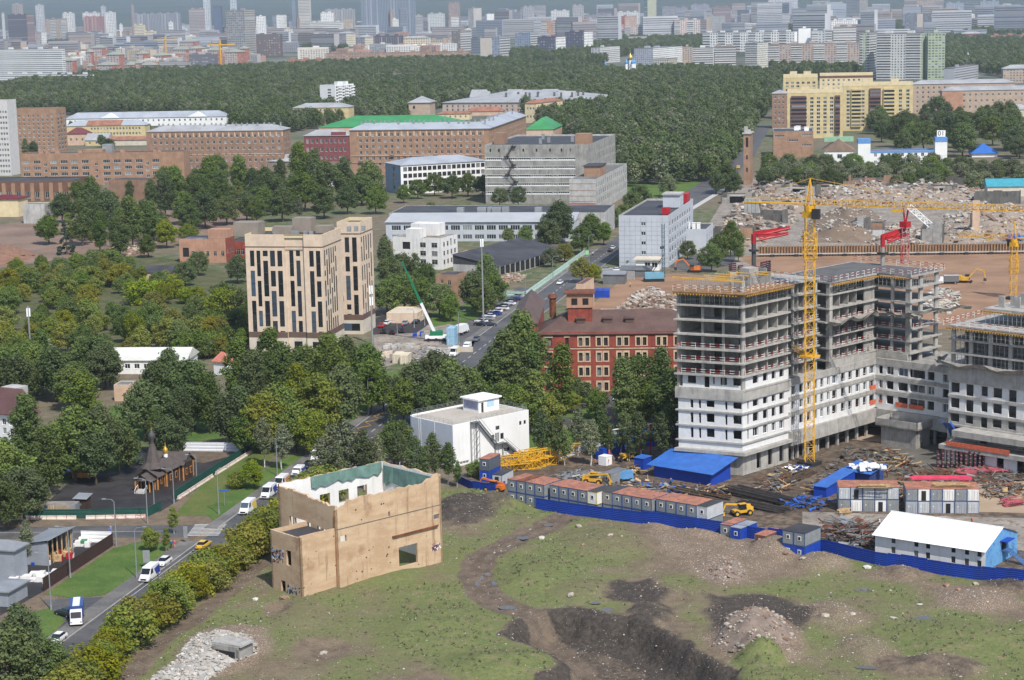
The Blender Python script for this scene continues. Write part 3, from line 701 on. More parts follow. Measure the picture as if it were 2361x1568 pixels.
b=B('office_building','tan clad office block with tall staggered dark windows beside the street',(753,815),77.5,541,xl=563.9,L1=19.0)
h=b.h;fl=(h-8.6)/9.0
def runs(u,w_,pat,z_top,n=9):
    out=[];i=0
    for k in pat:
        a=z_top-i*fl-.35;c_=z_top-(i+k)*fl+1.0;out.append((u,u+w_,c_,a));i+=k
    return out
zt=h-4.6;L2=b.L2;sc_=L2/817.0
F_=[]
for x0,x1,pat in((47,92,(2,3,4)),(117,157,(3,3,2)),(184,236,(1,4,3)),(260,312,(2,2,3,2)),(337,388,(2,3,3,1)),(457,500,(3,3,3)),(527,570,(1,3,3,2)),(674,720,(2,4,3)),(744,790,(3,2,3,1))):
    F_+=runs(x0*sc_,(x1-x0)*sc_,pat,zt)
R_=[]
for i,pat in enumerate(((2,1,2,2,2),(1,3,2,3),(3,2,1,3),(2,2,3,2),(2,3,2,2),(1,2,4,2))):R_+=runs(1.2+i*2.2,1.15,pat,zt)
W_=Walls(b.rt,[TAN,TAND,BEIGE],GLASSD,8,.08);d1,d2=b.d1,b.d2
secs=[(0,415*sc_,.0),(415*sc_,618*sc_,.7),(618*sc_,L2,.0)]
for u0,u1,in_ in secs:
    O=b.q[3]-d2*u0+d1*in_
    W_.wa(O,-d2,u1-u0,6.4,h,[(r[0]-u0,r[1]-u0,r[2],r[3])for r in F_ if u0<=(r[0]+r[1])/2<u1],0,'tall')
    W_.wa(O,-d2,u1-u0,4.6,6.4,(),1);W_.wa(O,-d2,u1-u0,0,4.6,gd(1,u1-u0-1,max(1,int((u1-u0)/5)),2.6,.6,4,1,2.4),2,'dark')
for u0,s1 in((415*sc_,1),(618*sc_,-1)):O=b.q[3]-d2*u0+(d1*.7 if s1<0 else VC());W_.wa(O,-d1*s1 if s1<0 else d1,.7,0,h,())
W_.wa(b.q[0],d1,b.L1,6.4,h,R_,0,'tall');W_.wa(b.q[0],d1,b.L1,4.6,6.4,(),1);W_.wa(b.q[0],d1,b.L1,0,4.6,(),2)
W_.wa(b.q[2],-d1,b.L1,0,h,());W_.wa(b.q[1],d2,b.L2,0,h,())
P2=G(837.9,771);h2=zat(P2,511.8);l2=(b.q[1]-P2).dot(d2);l2=ext(P2,d2,776,h2);r2=ext(P2,d1,857.7,h2);kx=l2/(1245-1035)
F2=runs((1103-1035)*kx,40*kx,(2,2,3,1,1),h2-4.6)+runs((1170-1035)*kx,42*kx,(3,3,3),h2-4.6)
R2=[]
for i,pat in enumerate(((1,2,2,3,1),(3,2,2,2),(2,1,3,3),(3,1,2,2,1),(2,3,2,2))):R2+=runs(1.0+i*(r2-1.5)/5,1.1,pat,h2-4.6)
O2=P2+d2*l2
W_.wa(O2,-d2,l2,6.4,h2,F2,0,'tall');W_.wa(O2,-d2,l2,4.6,6.4,(),1);W_.wa(O2,-d2,l2,0,4.6,gd(1,l2-1,2,2.8,.6,4,1,2.4),2,'dark')
W_.wa(P2,d1,r2,6.4,h2,R2,0,'tall');W_.wa(P2,d1,r2,4.6,6.4,(),1);W_.wa(P2,d1,r2,0,4.6,(),2);W_.wa(P2+d1*r2+d2*l2,-d1,r2,0,h2,());W_.wa(P2+d1*r2,d2,l2,0,h2,())
W_.done()
fr_(b.rt,b.q,h,TAR,CREAM,1.1);fr_(b.rt,[P2,P2+d1*r2,P2+d1*r2+d2*l2,P2+d2*l2],h2,TAR,CREAM,1.1);keep_free([P2,P2+d1*r2,P2+d1*r2+d2*l2,P2+d2*l2])
for P_,a_,c_,hh in((b.q[3]-d2*.05,-d2,L2,h),(b.q[0],d1,b.L1,h),(P2+d2*l2,-d2,l2,h2),(P2,d1,r2,h2)):
    mb=MB();n_=VC((a_.y,-a_.x,0));mb.bx(P_-n_*.02,a_,c_,n_,.14,hh-3.9,hh-3.65);mb.bq('string_course',TAND,b.rt)
for u,w_,a_,c_,z_ in((5,22,6,8,3.0),(14,8,5,6,3.4),(7,12,3,6,1.6),(12,1,4,5,1.2)):
    OB(*('roof_plant_room',M('grey_brown_render',S(150,138,124),.9,.1),b.rt),b.at(u,w_),d1,a_,d2,c_,h-1,h+z_)
for u,w_ in((3,4),(3.5,6),(3,8.5),(4.2,10),(9,16),(10,17.5),(11,18.6),(16,-4),(17,-6),(18,-8)):
    OB('air_conditioner',GALV,b.rt,b.at(u,w_),d1,1.1,d2,1.1,h-1,h+.6)

b=B('white_hall','white flat roofed hall with railing, roof hut and outside steel stairs',(1046,1078),42,981,xl=936,xr=1218.7)
h=b.h;q=b.q;d1,d2=b.d1,b.d2;rr=2.4
arc=[q[3]-d2*rr+d1*rr*(1-cos(t))+d2*rr*sin(t)for t in(0,.26,.52,.79,1.05,1.31,1.57)]
poly=[q[0],q[1],q[2]]+arc[::-1];W_=Walls(b.rt,[WHITEB,M('shade_tinted_panels',S(205,212,222),.6,.04)],GLASS,8,.15)  # left face: blue-grey of its shade is put into the panel colour
l1=b.L1
R_=[(l1*.555,l1*.605,h-3.2,h-2.3,'dark'),(l1*.545,l1*.605,3.6,h-3.9,'pvc'),(l1*.49,l1*.535,4.2,h-4.2,'plain'),(l1*.615,l1*.66,4.2,h-4.2,'plain'),(l1*.87,l1*.90,h-3.2,h-2.3,'dark'),(l1*.93,l1*.96,h-3.2,h-2.3,'dark'),(l1*.66,l1*.74,1.0,2.0,'pvc3'),(l1*.08,l1*.2,.3,1.0,'pvc3')]
W_.wa(q[0],d1,l1,0,h,R_,0)
for i in range(len(poly)-1):
    if i==0:continue
    a_,c_=poly[i],poly[i+1];W_.wa(a_,(c_-a_).normalized(),(c_-a_).length,0,h,(),0)
W_.wa(poly[-1],(q[0]-poly[-1]).normalized(),(q[0]-poly[-1]).length,0,h,(),1);W_.done()
fr_(b.rt,poly,h,M('terrace_screed',S(186,176,162),.85,.1,.15,rust=S(140,132,122),rusta=.36),WHITEP,.35)
for k in(.28,.32,.62):
    OB('panel_joint',WHITEP,b.rt,q[3]-d2*b.L2*k-d1*.05,d2,.14,d1,.06,0,h-.1)
def railing(rt,pts,z,name='railing',mt=GALV,hh=1.05,step=1.6,rails=3,r=.035):
    mb=MB()
    for a_,c_ in zip(pts,pts[1:]):
        n_=max(1,round((c_-a_).length/step))
        for i in range(n_+1):p=a_.lerp(c_,i/n_);mb.bar(p+Z*z,p+Z*(z+hh),r)
        for k in range(rails):zz=z+hh*(k+1)/rails;mb.bar(a_+Z*zz,c_+Z*zz,r*.8)
    return mb.bq(name,mt,rt)
railing(b.rt,[p*1 for p in(q[3]-d2*2.2,arc[3]+(d1-d2)*.2,b.at(1.6,b.L2-.2),b.at(l1-.2,b.L2-.2),b.at(l1-.2,.2),b.at(l1*.24,.25))],h);railing(b.rt,[b.at(.2,.2),b.at(.2,b.L2-2.4)],h)
hp=b.at(l1*.6,b.L2*.42);mb=MB();mb.bx(hp,d1,6.4,d2,5.6,h-.35,h+2.6);hut=mb.bq('roof_hut',WHITEP,b.rt)
OB('roof_slab',WHITEP,hut,hp-d1*.5-d2*.5,d1,7.4,d2,6.6,h+2.6,h+2.95)
OB(*('banner',M('violet_banner',S(158,158,186),.7,.2,.8),hut),hp+d1*-.03+d2*.3,d1,.03,d2,5.0,h+.3,h+2.3)
OB('door',DARKF,hut,hp-d2*.03+d1*.8,d1,.7,d2,.03,h-.3,h+2.0)
OB(*('poster',M('sky_blue_poster',S(170,210,232),.6,.1,.8),hut),hp-d2*.03+d1*2.6,d1,2.2,d2,.03,h+.7,h+2.3)
sA,sB,sC=b.at(l1*.26,-1.3),b.at(l1*.56,-1.3),b.at(l1*.84,-1.3)
mb=MB()
for p0,p1,z0_,z1_,n_ in((b.at(l1*.3,-.1),b.at(l1*.53,-.1),h,3.6,20),(b.at(l1*.64,-.1),b.at(l1*.82,-.1),3.6,0,18)):
    for i in range(n_):
        p=p0.lerp(p1,(i+.5)/n_);z_=z0_+(z1_-z0_)*(i+.5)/n_;mb.bx(p-d1*.16,d1,.34,-d2,1.2,z_-.05,z_)
    for o_ in(0,1.2):mb.bar(p0-d2*o_+Z*z0_,p1-d2*o_+Z*z1_,.13);mb.bar(p0-d2*o_+Z*(z0_+1),p1-d2*o_+Z*(z1_+1),.04)
for u0,u1,z_ in((.22,.3,h),(.53,.64,3.6)):mb.bx(b.at(l1*u0,-.1),d1,l1*(u1-u0),-d2,1.3,z_-.08,z_)
for u,z_ in((.225,h),(.295,h),(.535,3.6),(.635,3.6)):
    for o_ in(.15,1.3):mb.bar(b.at(l1*u,-o_),b.at(l1*u,-o_)+Z*z_,.09)
for i in range(6):mb.bar(b.at(l1*.225,-1.3,h*i/6),b.at(l1*.295,-1.3,h*(i+1)/6),.04);mb.bar(b.at(l1*.295,-.15,h*i/6),b.at(l1*.295,-1.3,h*(i+1)/6),.04)
mb.bq('outside_stairs',STEEL,b.rt)

def ruin_mat():
    mt,nt,bs=nm_('stained_ruin_brick');L=nt.links.new;pos=node(nt,'ShaderNodeNewGeometry').outputs['Position']
    def band(sx,sz,sc__,d=5):mp=node(nt,'ShaderNodeMapping');L(pos,mp.inputs[0]);mp.inputs[3].default_value=(sx,sx,sz);return nn_(nt,mp.outputs[0],sc__,d,.65)
    c=mx_(nt,rp_(nt,band(.35,.9,.5),.35,.65),S(190,154,116),S(208,176,138));c=mx_(nt,rp_(nt,band(.8,3,1.0),.56,.8),c,S(216,194,164))
    c=mx_(nt,rp_(nt,band(1.2,.1,.8),.55,.75),c,S(150,116,84));c=mx_(nt,rp_(nt,nn_(nt,pos,.25,5,.7),.55,.72),c,S(168,128,92));c=mx_(nt,rp_(nt,nn_(nt,pos,2.0,4),.58,.72),c,S(196,176,152))
    L(c,bs.inputs['Base Color']);bs.inputs['Roughness'].default_value=.95;return mt
RUINW=ruin_mat();INW=M('white_inner_plaster',S(236,234,228),.9,.06,.3,streak=.12);NET=M('green_netting',S(104,140,128),.9,.2,.5)
d1,d2=dirs(42.5);P=PB;hA=16.0;l1,l2,th=25.2,17.3,.5
rt=tg('ruined_building','roofless tan brick ruin with graffiti on the waste ground','ruin',P);keep_free([P-d1*9,P+d1*l1,P+d1*l1+d2*l2,P-d1*9+d2*l2])
rr_=random.Random(5)
def ragged(O,t,L_,z0,top,rects,n,mi=0,inner=1,name='wall',mats=(RUINW,INW),amp=.5):
    """thick wall with openings and a broken top edge; top(u) gives its height"""
    mb=MB();nn=VC((t.y,-t.x,0));us=sorted({0,L_}|{r[0]for r in rects}|{r[1]for r in rects}|{L_*i/n for i in range(n+1)})
    tp={u:top(u)+rr_.uniform(-amp,amp)*.5 for u in us}
    P_=lambda u,z_,d:O+t*u+Z*z_-nn*d
    for a_,c_ in zip(us,us[1:]):
        mid=(a_+c_)/2;segs=[(z0,z0,None)];hs=sorted((r[2],r[3])for r in rects if r[0]<mid<r[1]);z_=z0;sp=[]
        for lo,hi in hs:sp.append((z_,z_,lo,lo));z_=hi
        sp.append((z_,z_,tp[a_],tp[c_]))
        for za,zc,ta,tc in sp:
            for d,m_,fl_ in((0,mi,0),(th,inner,1)):
                f_=(P_(a_,za,d),P_(c_,zc,d),P_(c_,tc,d),P_(a_,ta,d));mb.quad(*(f_[::-1]if fl_ else f_),m_)
            mb.quad(P_(a_,ta,0),P_(c_,tc,0),P_(c_,tc,th),P_(a_,ta,th),mi);mb.quad(P_(a_,za,0),P_(c_,zc,0),P_(c_,zc,th),P_(a_,za,th),mi)
    for r in rects:
        for u in r[:2]:mb.quad(P_(u,r[2],0),P_(u,r[3],0),P_(u,r[3],th),P_(u,r[2],th),mi)
    for u in(0,L_):mb.quad(P_(u,z0,0),P_(u,tp[u],0),P_(u,tp[u],th),P_(u,z0,th),mi)
    return mb.bq(name,list(mats),rt)
ragged(P,d1,l1,-1,lambda u:hA-.6+1.0*sst(20,25,u)+(.8 if u>3 else-.6*(1-u/3)),[(14.5,19,1.2,5.0),(1.0,2.4,8.7,9.9),(23.2,24.6,8.6,9.6),(12.2,12.7,11.3,12.3)],24)
ragged(P+d2*l2,-d2,l2,-1,lambda u:hA+.5-.6*sst(9,10,u)-.4*sst(12,17,u),[(3.2,4.3,9.4,11.4),(4.8,8.4,9.2,11.4),(8.7,9.8,9.0,11.2),(11.6,12.7,8.8,11.0),(13.1,14.2,8.6,10.8)],18)
ragged(P+d1*l1+d2*l2,-d1,l1,-1,lambda u:hA+1.0,[(x,x+2.4,hA-5.2,hA-2.8)for x in(4.5,9,13.5,18)],20,amp=.3)
ragged(P+d1*l1,d2,l2,-1,lambda u:hA+.9,[],14,amp=.4)
for(O,t,L_,zz,dp)in((P+d1*(l1-.6)+d2*.6,d2,l2-1.5,hA-.2,3.2),(P+d1*(l1-.8)+d2*(l2-.62),-d1,l1-8,hA+.5,1.9)):
    mb=MB();n_=16;nn=VC((t.y,-t.x,0))
    top_=[O+t*(L_*i/n_)+Z*(zz+.6)-nn*.05 for i in range(n_+1)];bot=[O+t*(L_*i/n_)+Z*(zz-dp*(.55+.55*rr_.random()))-nn*rr_.uniform(.05,.35)for i in range(n_+1)]
    for i in range(n_):mb.quad(top_[i],top_[i+1],bot[i+1],bot[i])
    mb.bq('netting',NET,rt)
aL=-ext(P,d1,691.3,11.4);O=P-d1*aL;aw=ext(O,d2,622.5,11.4);th=.4
ragged(O,d1,aL,-1,lambda u:11.6,[],6,0,0,amp=.1)
ragged(O+d2*aw,-d2,aw,-1,lambda u:11.3,[(aw*.52,aw*.68,5.6,8.4),(aw*.3,aw*.45,-.5,2.4)],8,0,0,amp=.15)
ragged(P+d2*aw,-d1,aL,-1,lambda u:11.3,[],5,0,0,amp=.1)
OB('annex_roof',TAR,rt,O+d1*.3+d2*.3,d1,aL-.2,d2,aw-.6,10.2,10.5)
OB('steel_lintel',RUST,rt,P+d1*13-d2*.03,d1,11,-d2,.35,7.2,7.5)
mb=MB();mb.bar(P-d1*.2-d2*.15+Z*.2,P-d1*.2-d2*.15+Z*(hA-1.5),.1,None,6);mb.bq('downpipe',M('rust_pipe',S(176,112,62),.8,.3,.6),rt)
def graffiti(O,t,L_,z0,z1,cols_,seed,name='graffiti'):
    r=random.Random(seed);mb=MB();nn=VC((t.y,-t.x,0));mats=[M('graffiti_%d_%d'%(seed,i),c_,.8,.1)for i,c_ in enumerate(cols_)]
    for i in range(len(cols_)):
        for k in range(14 if i else 4):
            u,z_=r.uniform(.05,.85)*L_,r.uniform(z0,z1-.3);a_=r.uniform(0,3.1);s_=(.28 if i else.7)*r.uniform(.7,1.4);e=t*cos(a_)+Z*sin(a_);f_=-t*sin(a_)+Z*cos(a_)
            c_=O+t*u+Z*z_+nn*(.012+.006*i+.0004*k);q_=[c_-e*s_-f_*s_*.35,c_+e*s_-f_*s_*.35,c_+e*s_*.8+f_*s_*.35,c_-e*s_*.8+f_*s_*.35]
            q_=[x+Z*(max(z0,min(z1,x.z))-x.z)for x in q_];mb.quad(*q_,i)
    return mb.bq(name,mats,rt)
graffiti(O+d2*aw,-d2,aw*.5,5.4,8.3,[S(150,160,160),S(235,235,235),S(60,110,180),S(150,70,60),S(40,40,60)],11);graffiti(O+d2*aw*.5,-d2,aw*.5,-.3,2.4,[S(90,95,110),S(40,45,60),S(190,195,200)],12);graffiti(P+d1*22.6,d1,2.4,2.6,4.2,[S(170,120,120),S(235,230,230),S(90,60,70)],13)
mb=MB()
for i in range(26):p=O+d1*rr_.uniform(.3,l1+aL-.5)-d2*.02;z_=rr_.uniform(.5,14.5);s_=rr_.uniform(.12,.35);mb.quad(p+Z*z_,p+d1*s_+Z*(z_+.05),p+d1*s_*.9+Z*(z_+s_),p+Z*(z_+s_*.8))
w_=mb.bq('wall_hole',VOID,rt);OB('string_course',CONCD,rt,P+d1*.2-d2*.01,d1,l1-.4,-d2,.05,11.2,11.32);w_['kind']='stuff'

b=B('concrete_factory','large grey concrete factory with white ribbon windows and zigzag fire escape',(1362,470),77,332.7,xl=1117,xr=1418.6)
k=b.L2/1555.0;h=b.h;pz=h/(1190-290)
Fz=lambda y:h-(y-290)*pz
F_=[(x*k-.45,x*k+.45,Fz(398),Fz(352),'dark')for x in(85,212,575,772,970,1138,1270)]
for y in(505,637,765,893,1020):F_+=[((a_-140)*k,(c_-140)*k,Fz(y+16),Fz(y-18),'strip')for a_,c_ in((165,400),(430,610),(620,815),(828,1012),(1025,1130),(1150,1200),(1222,1478))]
R_=[]
for y in(430,560,690):R_+=gd(b.L1*.33,b.L1*.98,14,1.6,Fz(y)-1.2,Fz(y)+1.2,1,1.6,sy='pvc')
b.wq([CONC,WHITEP],F_,R_,rec=.3);W_=b.W
for y in(505,637,765,893,1020):
    mb=MB()
    for u0,u1 in((0,1340/1555),):mb.bx(b.q[3]-b.d2*(b.L2*u0)-b.d1*.06,-b.d2,b.L2*(u1-u0),b.d1,.05,Fz(y+28),Fz(y+18));mb.bx(b.q[3]-b.d2*(b.L2*u0)-b.d1*.06,-b.d2,b.L2*(u1-u0),b.d1,.05,Fz(y-18),Fz(y-22))
    mb.bq('window_band',WHITEP,b.rt)
b.fq('flat',TAR,CONCL,.9)
mb=MB();xs=[(575,310),(470,462),(570,590),(480,730),(600,845),(480,980),(520,1100)]
for(x0,y0),(x1,y1)in zip(xs,xs[1:]):
    p0=b.q[3]-b.d2*((x0-140)*k)-b.d1*1.6+Z*Fz(y0);p1=b.q[3]-b.d2*((x1-140)*k)-b.d1*1.6+Z*Fz(y1)
    for o_ in(0,1.1):mb.bar(p0+b.d1*o_,p1+b.d1*o_,.13);mb.bar(p0+b.d1*o_+Z,p1+b.d1*o_+Z,.05)
    mb.bx(p0-b.d2*1.3,b.d2,2.6,b.d1,1.5,p0.z-.1,p0.z+.05);mb.bar(p0-b.d2*1.5,p0-b.d2*1.5+Z*1.2,.08);mb.bar(p0+b.d2*1.5,p0+b.d2*1.5+Z*1.2,.08)
mb.bq('fire_escape',M('brown_black_steel',S(62,50,46),.8,.2),b.rt)
OB('roof_plant_room',BRICKO,b.rt,b.at(6,b.L2*.02),b.d1,8,b.d2,b.L2*.14,h-1,h+5)
OB('roof_plant_room',BRICKB,b.rt,b.at(16,b.L2*.88),b.d1,9,b.d2,b.L2*.1,h-1,h+5)
vents(b,[(30,b.L2*.2),(25,b.L2*.24),(50,b.L2*.15),(20,b.L2*.45),(45,b.L2*.6),(12,b.L2*.5)],s_=(1.4,1.4,2.2))
b=B('factory_annex','lower concrete wing with brick penthouse in front of the large factory',(1374,492),77,413.2,xl=1312.4,xr=1445.2)
R_=gd(1,b.L1-1,15,2.4,b.h*.18,b.h*.93,3,2.6,sy='pvc')
b.wq([CONCL,M('red_render',S(172,98,76),.9,.1)],(),R_).fq('flat',TARL,CONCL,.5)
OB(*('red_plinth',M('red_render',(0,0,0)),b.rt),b.q[3]-b.d1*.06,-b.d2,b.L2,b.d1,.05,.1,b.h*.3)
mb=MB()
for z_ in(.86,.66,.5,.34):mb.bx(b.q[3]-b.d1*.05,-b.d2,b.L2,b.d1,.04,b.h*z_,b.h*z_+.25)
mb.bq('panel_joints',M('rust_joint',S(150,120,95),.9,.2),b.rt)
OB('penthouse',BRICKO,b.rt,b.at(20,b.L2*.1),b.d1,16,b.d2,b.L2*.62,b.h-.5,b.h+4.6);OB('penthouse_roof',TAR,b.rt,b.at(19.4,b.L2*.06),b.d1,17.2,b.d2,b.L2*.7,b.h+4.6,b.h+5)

b=B('works_hall','long low grey works hall with pale metal lean-to roof and felt roof',(1324,556),80,511,xl=889.3,L1=15)
b.wq([PANELG,CONCL],gd(2,b.L2-2,15,4.2,b.h*.5,b.h*.9,1,2.2,sy='pvc3')+gd(2,b.L2-2,15,4.2,b.h*.05,b.h*.42,1,2.0,sy='pvc3'),[],mr=0)
b.W.done();d1,d2=b.d1,b.d2;h=b.h
mb=MB();e=-.8;mb.add([b.at(-e*-1,-.4,h),b.at(e,b.L2+.4,h),b.at(15,b.L2+.4,h+2.6),b.at(15,-.4,h+2.6)],[(3,2,1,0)]);mb.add([b.at(0,-.3,h),b.at(15,-.3,h),b.at(15,-.3,h+2.6)],[(0,1,2)]);mb.add([b.at(0,b.L2,h),b.at(15,b.L2,h),b.at(15,b.L2,h+2.6)],[(0,2,1)]);mb.bq('metal_roof',M('pale_metal_roof',S(176,180,184),.7,.06,.1),b.rt)
OB('rear_wall',CONCL,b.rt,b.at(15.1,-12),d1,34,d2,b.L2+14,0,h+2.4,top=False)
fr_(b.rt,[b.at(15.1,-12),b.at(49,-12),b.at(49,b.L2+2),b.at(15.1,b.L2+2)],h+2.42,TAR,CONC,.3);keep_free([b.at(0,-12),b.at(49,-12),b.at(49,b.L2+2),b.at(0,b.L2+2)])
for u,w_,s_ in((16,.62,3),(17,.5,4),(18,.46,3),(17,.42,4),(18,.38,3),(16,.2,3)):
    OB('roof_duct_box',GALV,b.rt,b.at(u,b.L2*w_),d1,3,d2,s_,h+2,h+4.6)

b=B('school','four storey white school block with blue-grey end wall and grey roof',(925.5,449),24,381.2,xl=887.9,xr=1122)
b.wq([WHITEB,PANELB],[(b.L2*.5,b.L2*.62,b.h*f-1,b.h*f+1.1,'dark')for f in(.2,.42,.63,.85)],gd(1.2,b.L1-1,17,2.3,b.h*.06,b.h*.97,4,2.3,sy='brown'),mf=1,mr=0).fq('hip',ZINCB,rise=3.2)

b=B('brick_apartment_block','seven storey orange brick apartment block with grey roof, corner plan',(1130,404),79.5,296,xl=805.4,L1=16)
h=b.h;rl=ext(b.P,b.d1,1212.8,h);rows=7
F_=gd(b.L2*.055,b.L2*.955,20,1.7,h*.06,h*.95,rows,2.0,sy='pvc');R_=gd(3,rl-3,30,1.7,h*.06,h*.95,rows,2.0,sy='pvc')
d1,d2=b.d1,b.d2;W_=Walls(b.rt,[BRICKO,PINKP],GLASS,6.2,.2)
W_.wa(b.q[3],-d2,b.L2,0,h,F_);W_.wa(b.P,d1,rl,0,h,R_);W_.wa(b.at(16,b.L2),-d1,16,0,h,gd(2,14,3,1.7,h*.06,h*.95,rows,2.0));W_.wa(b.at(16,16),d2,b.L2-16,0,h,());W_.wa(b.at(rl,0),d2,16,0,h,());W_.wa(b.at(rl,16),-d1,rl-16,0,h,());W_.done()
hr_(b.rt,b.P,d1,16,d2,b.L2,h,3.6,ZINCB,.7,name='roof');hr_(b.rt,b.P,d1,rl,d2,16,h+.02,3.65,ZINCB,.7,name='roof');keep_free([b.at(0,0),b.at(rl,0),b.at(rl,16),b.at(16,b.L2),b.at(0,b.L2)])
for O,t,L_ in((b.q[3]-d1*.12,-d2,b.L2),(b.P+d2*-.0,d1,rl)):
    n_=VC((t.y,-t.x,0))
    for z_,hh in((h*.43,.35),(h*.29,.2),(h-.7,.6)):
        OB('cornice',PINKP,b.rt,O,t,L_,n_,.25,z_,z_+hh)
for i in range(21):
    u=b.L2*(.055+.9*i/20);OB('capital',PINKP,b.rt,b.q[3]-d2*u-d1*.08,-d2,.9 if 0<i<20 else.5,d1,.1,h*.86,h*.955)
for i in range(26):
    w_=b.L2*(.04+.036*i);OB('roof_vent',GALV,b.rt,b.at(5+RND.random()*7,w_),d1,.9,d2,.9,h+1.5,h+4.6+RND.random())
for i in range(22):OB('roof_vent',GALV,b.rt,b.at(20+i*(rl-26)/22,4+RND.random()*7),d1,.9,d2,.9,h+1.5,h+4.4)
for i,j in((0,3),(5,3),(7,3),(12,2),(14,3),(5,2)):
    u=b.L2*(.055+.9*(i+.5)/20);z_=h*.06+h*.89*(7-j-1.9)/7-1.1;OB('balcony',CONCD,b.rt,b.q[3]-d2*(u-1.4)-d1*1.1,-d2,2.8,d1,1.1,z_,z_+1.0)

b=B('brick_apartment_block','six storey brick apartment block with light roof left of the green roof',(656,394),81.4,299.4,xl=337,xr=669)
h=b.h;d1,d2=b.d1,b.d2
b.wq([BRICKB,PINKP],gd(b.L2*.04,b.L2*.99,22,1.7,h*.05,h*.94,6,2.0),gd(1,b.L1-1,5,1.6,h*.05,h*.94,6,2.0),pxmin=6.2).fq('hip',ZINC,rise=3.4)
for z_,hh in((h*.42,.35),(h-.7,.6)):
    OB('cornice',PINKP,b.rt,b.q[3]-d1*.15,-d2,b.L2,d1,.15,z_,z_+hh)
for i in range(24):OB('roof_vent',GALV,b.rt,b.at(6+RND.random()*5,b.L2*(.04+.039*i)),d1,.9,d2,.9,h+1.5,h+4.4)
for i in range(23):u=b.L2*(.04+.95*i/22);OB('capital',PINKP,b.rt,b.q[3]-d2*u-d1*.08,-d2,.8,d1,.1,h*.85,h*.95)

b=B('brick_office_block','long low tan brick office block with white windows and flat roof',(427,424),83.6,349,xl=45.7,L1=14)
h=b.h;k=b.L2/1420;F_=[]
for x in(220,315,460,550,640,735,920,1013,1108,1203,1345):F_+=[((x-30-170)*k,(x+30-170)*k,h-(y+13-1310)*k*1.02,h-(y-14-1310)*k*1.02,'pvc3')for y in(1383,1435,1485,1533,1582)]
for x in(388,830,1275):F_+=[((x-13-170)*k,(x+13-170)*k,h-(y+13-1310)*k,h-(y-10-1310)*k,'pvc')for y in(1407,1458,1510)]
b.wq([BRICKO],F_).fq('flat',TAR,BRICKB,.5);OB('roof_plant_room',BRICKO,b.rt,b.at(0,b.L2*.49),b.d1,8,b.d2,b.L2*.12,h-.3,h+1.8)
OB('roof_tank',GALV,b.rt,b.at(5,b.L2*.45),b.d1,5,b.d2,6,h-.5,h+4.5);vents(b,[(4,b.L2*f)for f in(.15,.17,.37,.63,.77,.83,.87)],s_=(1.6,2.6,1.2),mt=BRICKP)

b=B('brick_tower_block','nine storey orange brick apartment tower at the left behind low blocks',(135,352),80,250,xl=21,xr=151)
b.wq([BRICKO,CONCL],gd(b.L2*.05,b.L2*.95,9,1.5,b.h*.05,b.h*.88,9,1.7),gd(1,b.L1-1,3,3.0,b.h*.05,b.h*.9,9,1.7,sy='pvc3')).fq('flat',TAR,BRICKO,.8)
b=B('grey_tower_block','pale grey tower block cut by the left edge of the view',(27,405),80,231,xl=-90,L1=14)
b.wq([M('pale_grey_panel',S(205,203,200),.9,.06,.3)],gd(2,b.L2-.5,16,1.3,b.h*.02,b.h*.88,12,1.7)).fq('flat',TAR,CONCL,.8)

b=B('brick_workshop_hall','brown brick workshop hall with pilasters and tall windows, far left',(172,462),83,416,xl=-40,L1=25)
b.wq([M('dark_brown_brick',S(122,84,66),.9,.12),BRICKO],gd(1,b.L2-1,9,3.2,1.2,5.4,1,3.6,sy='pvc3')).fq('flat',TAR,DSTEEL,.4)
for i in range(10):OB('pilaster',BRICKO,b.rt,b.q[3]-b.d2*(b.L2*i/9.6)-b.d1*.3,-b.d2,2.2,b.d1,.3,0,b.h-1.2)
b=B('brick_workshop_wing','windowless tan brick wing with dark flat roof among poplars',(345,462),70,415,xl=250,xr=372)
b.wq([BRICKB],(),gd(1,b.L1-1,4,2,1,5,1,3,sy='pvc3')).fq('flat',TAR,BRICKB,.4)
b=B('gatehouse_hall','cream hall end with curved dark red roof edge at the left border',(44,500),80,458,xl=-30,L1=12);b.wq([CREAM]).W.done();hr_(b.rt,b.P,b.d1,b.L1,b.d2,b.L2,b.h,1.6,M('dark_red_roof',S(120,40,45),.6,.1),.8)
b=B('grey_panel_store','low grey panel store beside the cream hall',(105,515),82,470,xl=52,L1=8);b.wq([CONCL]).fq('flat',TARL,BEIGE,.3)

b=B('empty_brick_house','empty two storey pink brick house with puddle on its flat roof',(522,606),78,550.6,xl=412.2,xr=540)
k=b.L2/390;h=b.h;F_=[((x-1535)*k,(x2-1535)*k,h*.28,h*.28+2.0,'old')for x,x2 in((1635,1660),(1700,1725),(1760,1785),(1822,1847),(1883,1910))]+[(28*k,80*k,h*.24,h*.62,'hole')]
b.wq([BRICKP,BRICKR],F_,gd(1,b.L1-1,3,1.4,h*.25,h*.7,1,2.0,sy='old'),mr=1).fq('flat',asphalt('wet_roof',S(95,98,106),.7),TAR,.4)
OB('roof_house',BRICKP,b.rt,b.at(4,0),b.d1,6,b.d2,b.L2*.44,h-.4,h+3.4)
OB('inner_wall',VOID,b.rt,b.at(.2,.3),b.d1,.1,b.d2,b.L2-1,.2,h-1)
b=B('brick_lean_to','dark roofed red brick annex behind the empty brick house',(570,597),78,556,xl=528,L1=14);b.wq([BRICKR],gd(1,b.L2-1,3,1.6,1,5,1,2.6,sy='old')).fq('flat',TAR,TAR,.3)
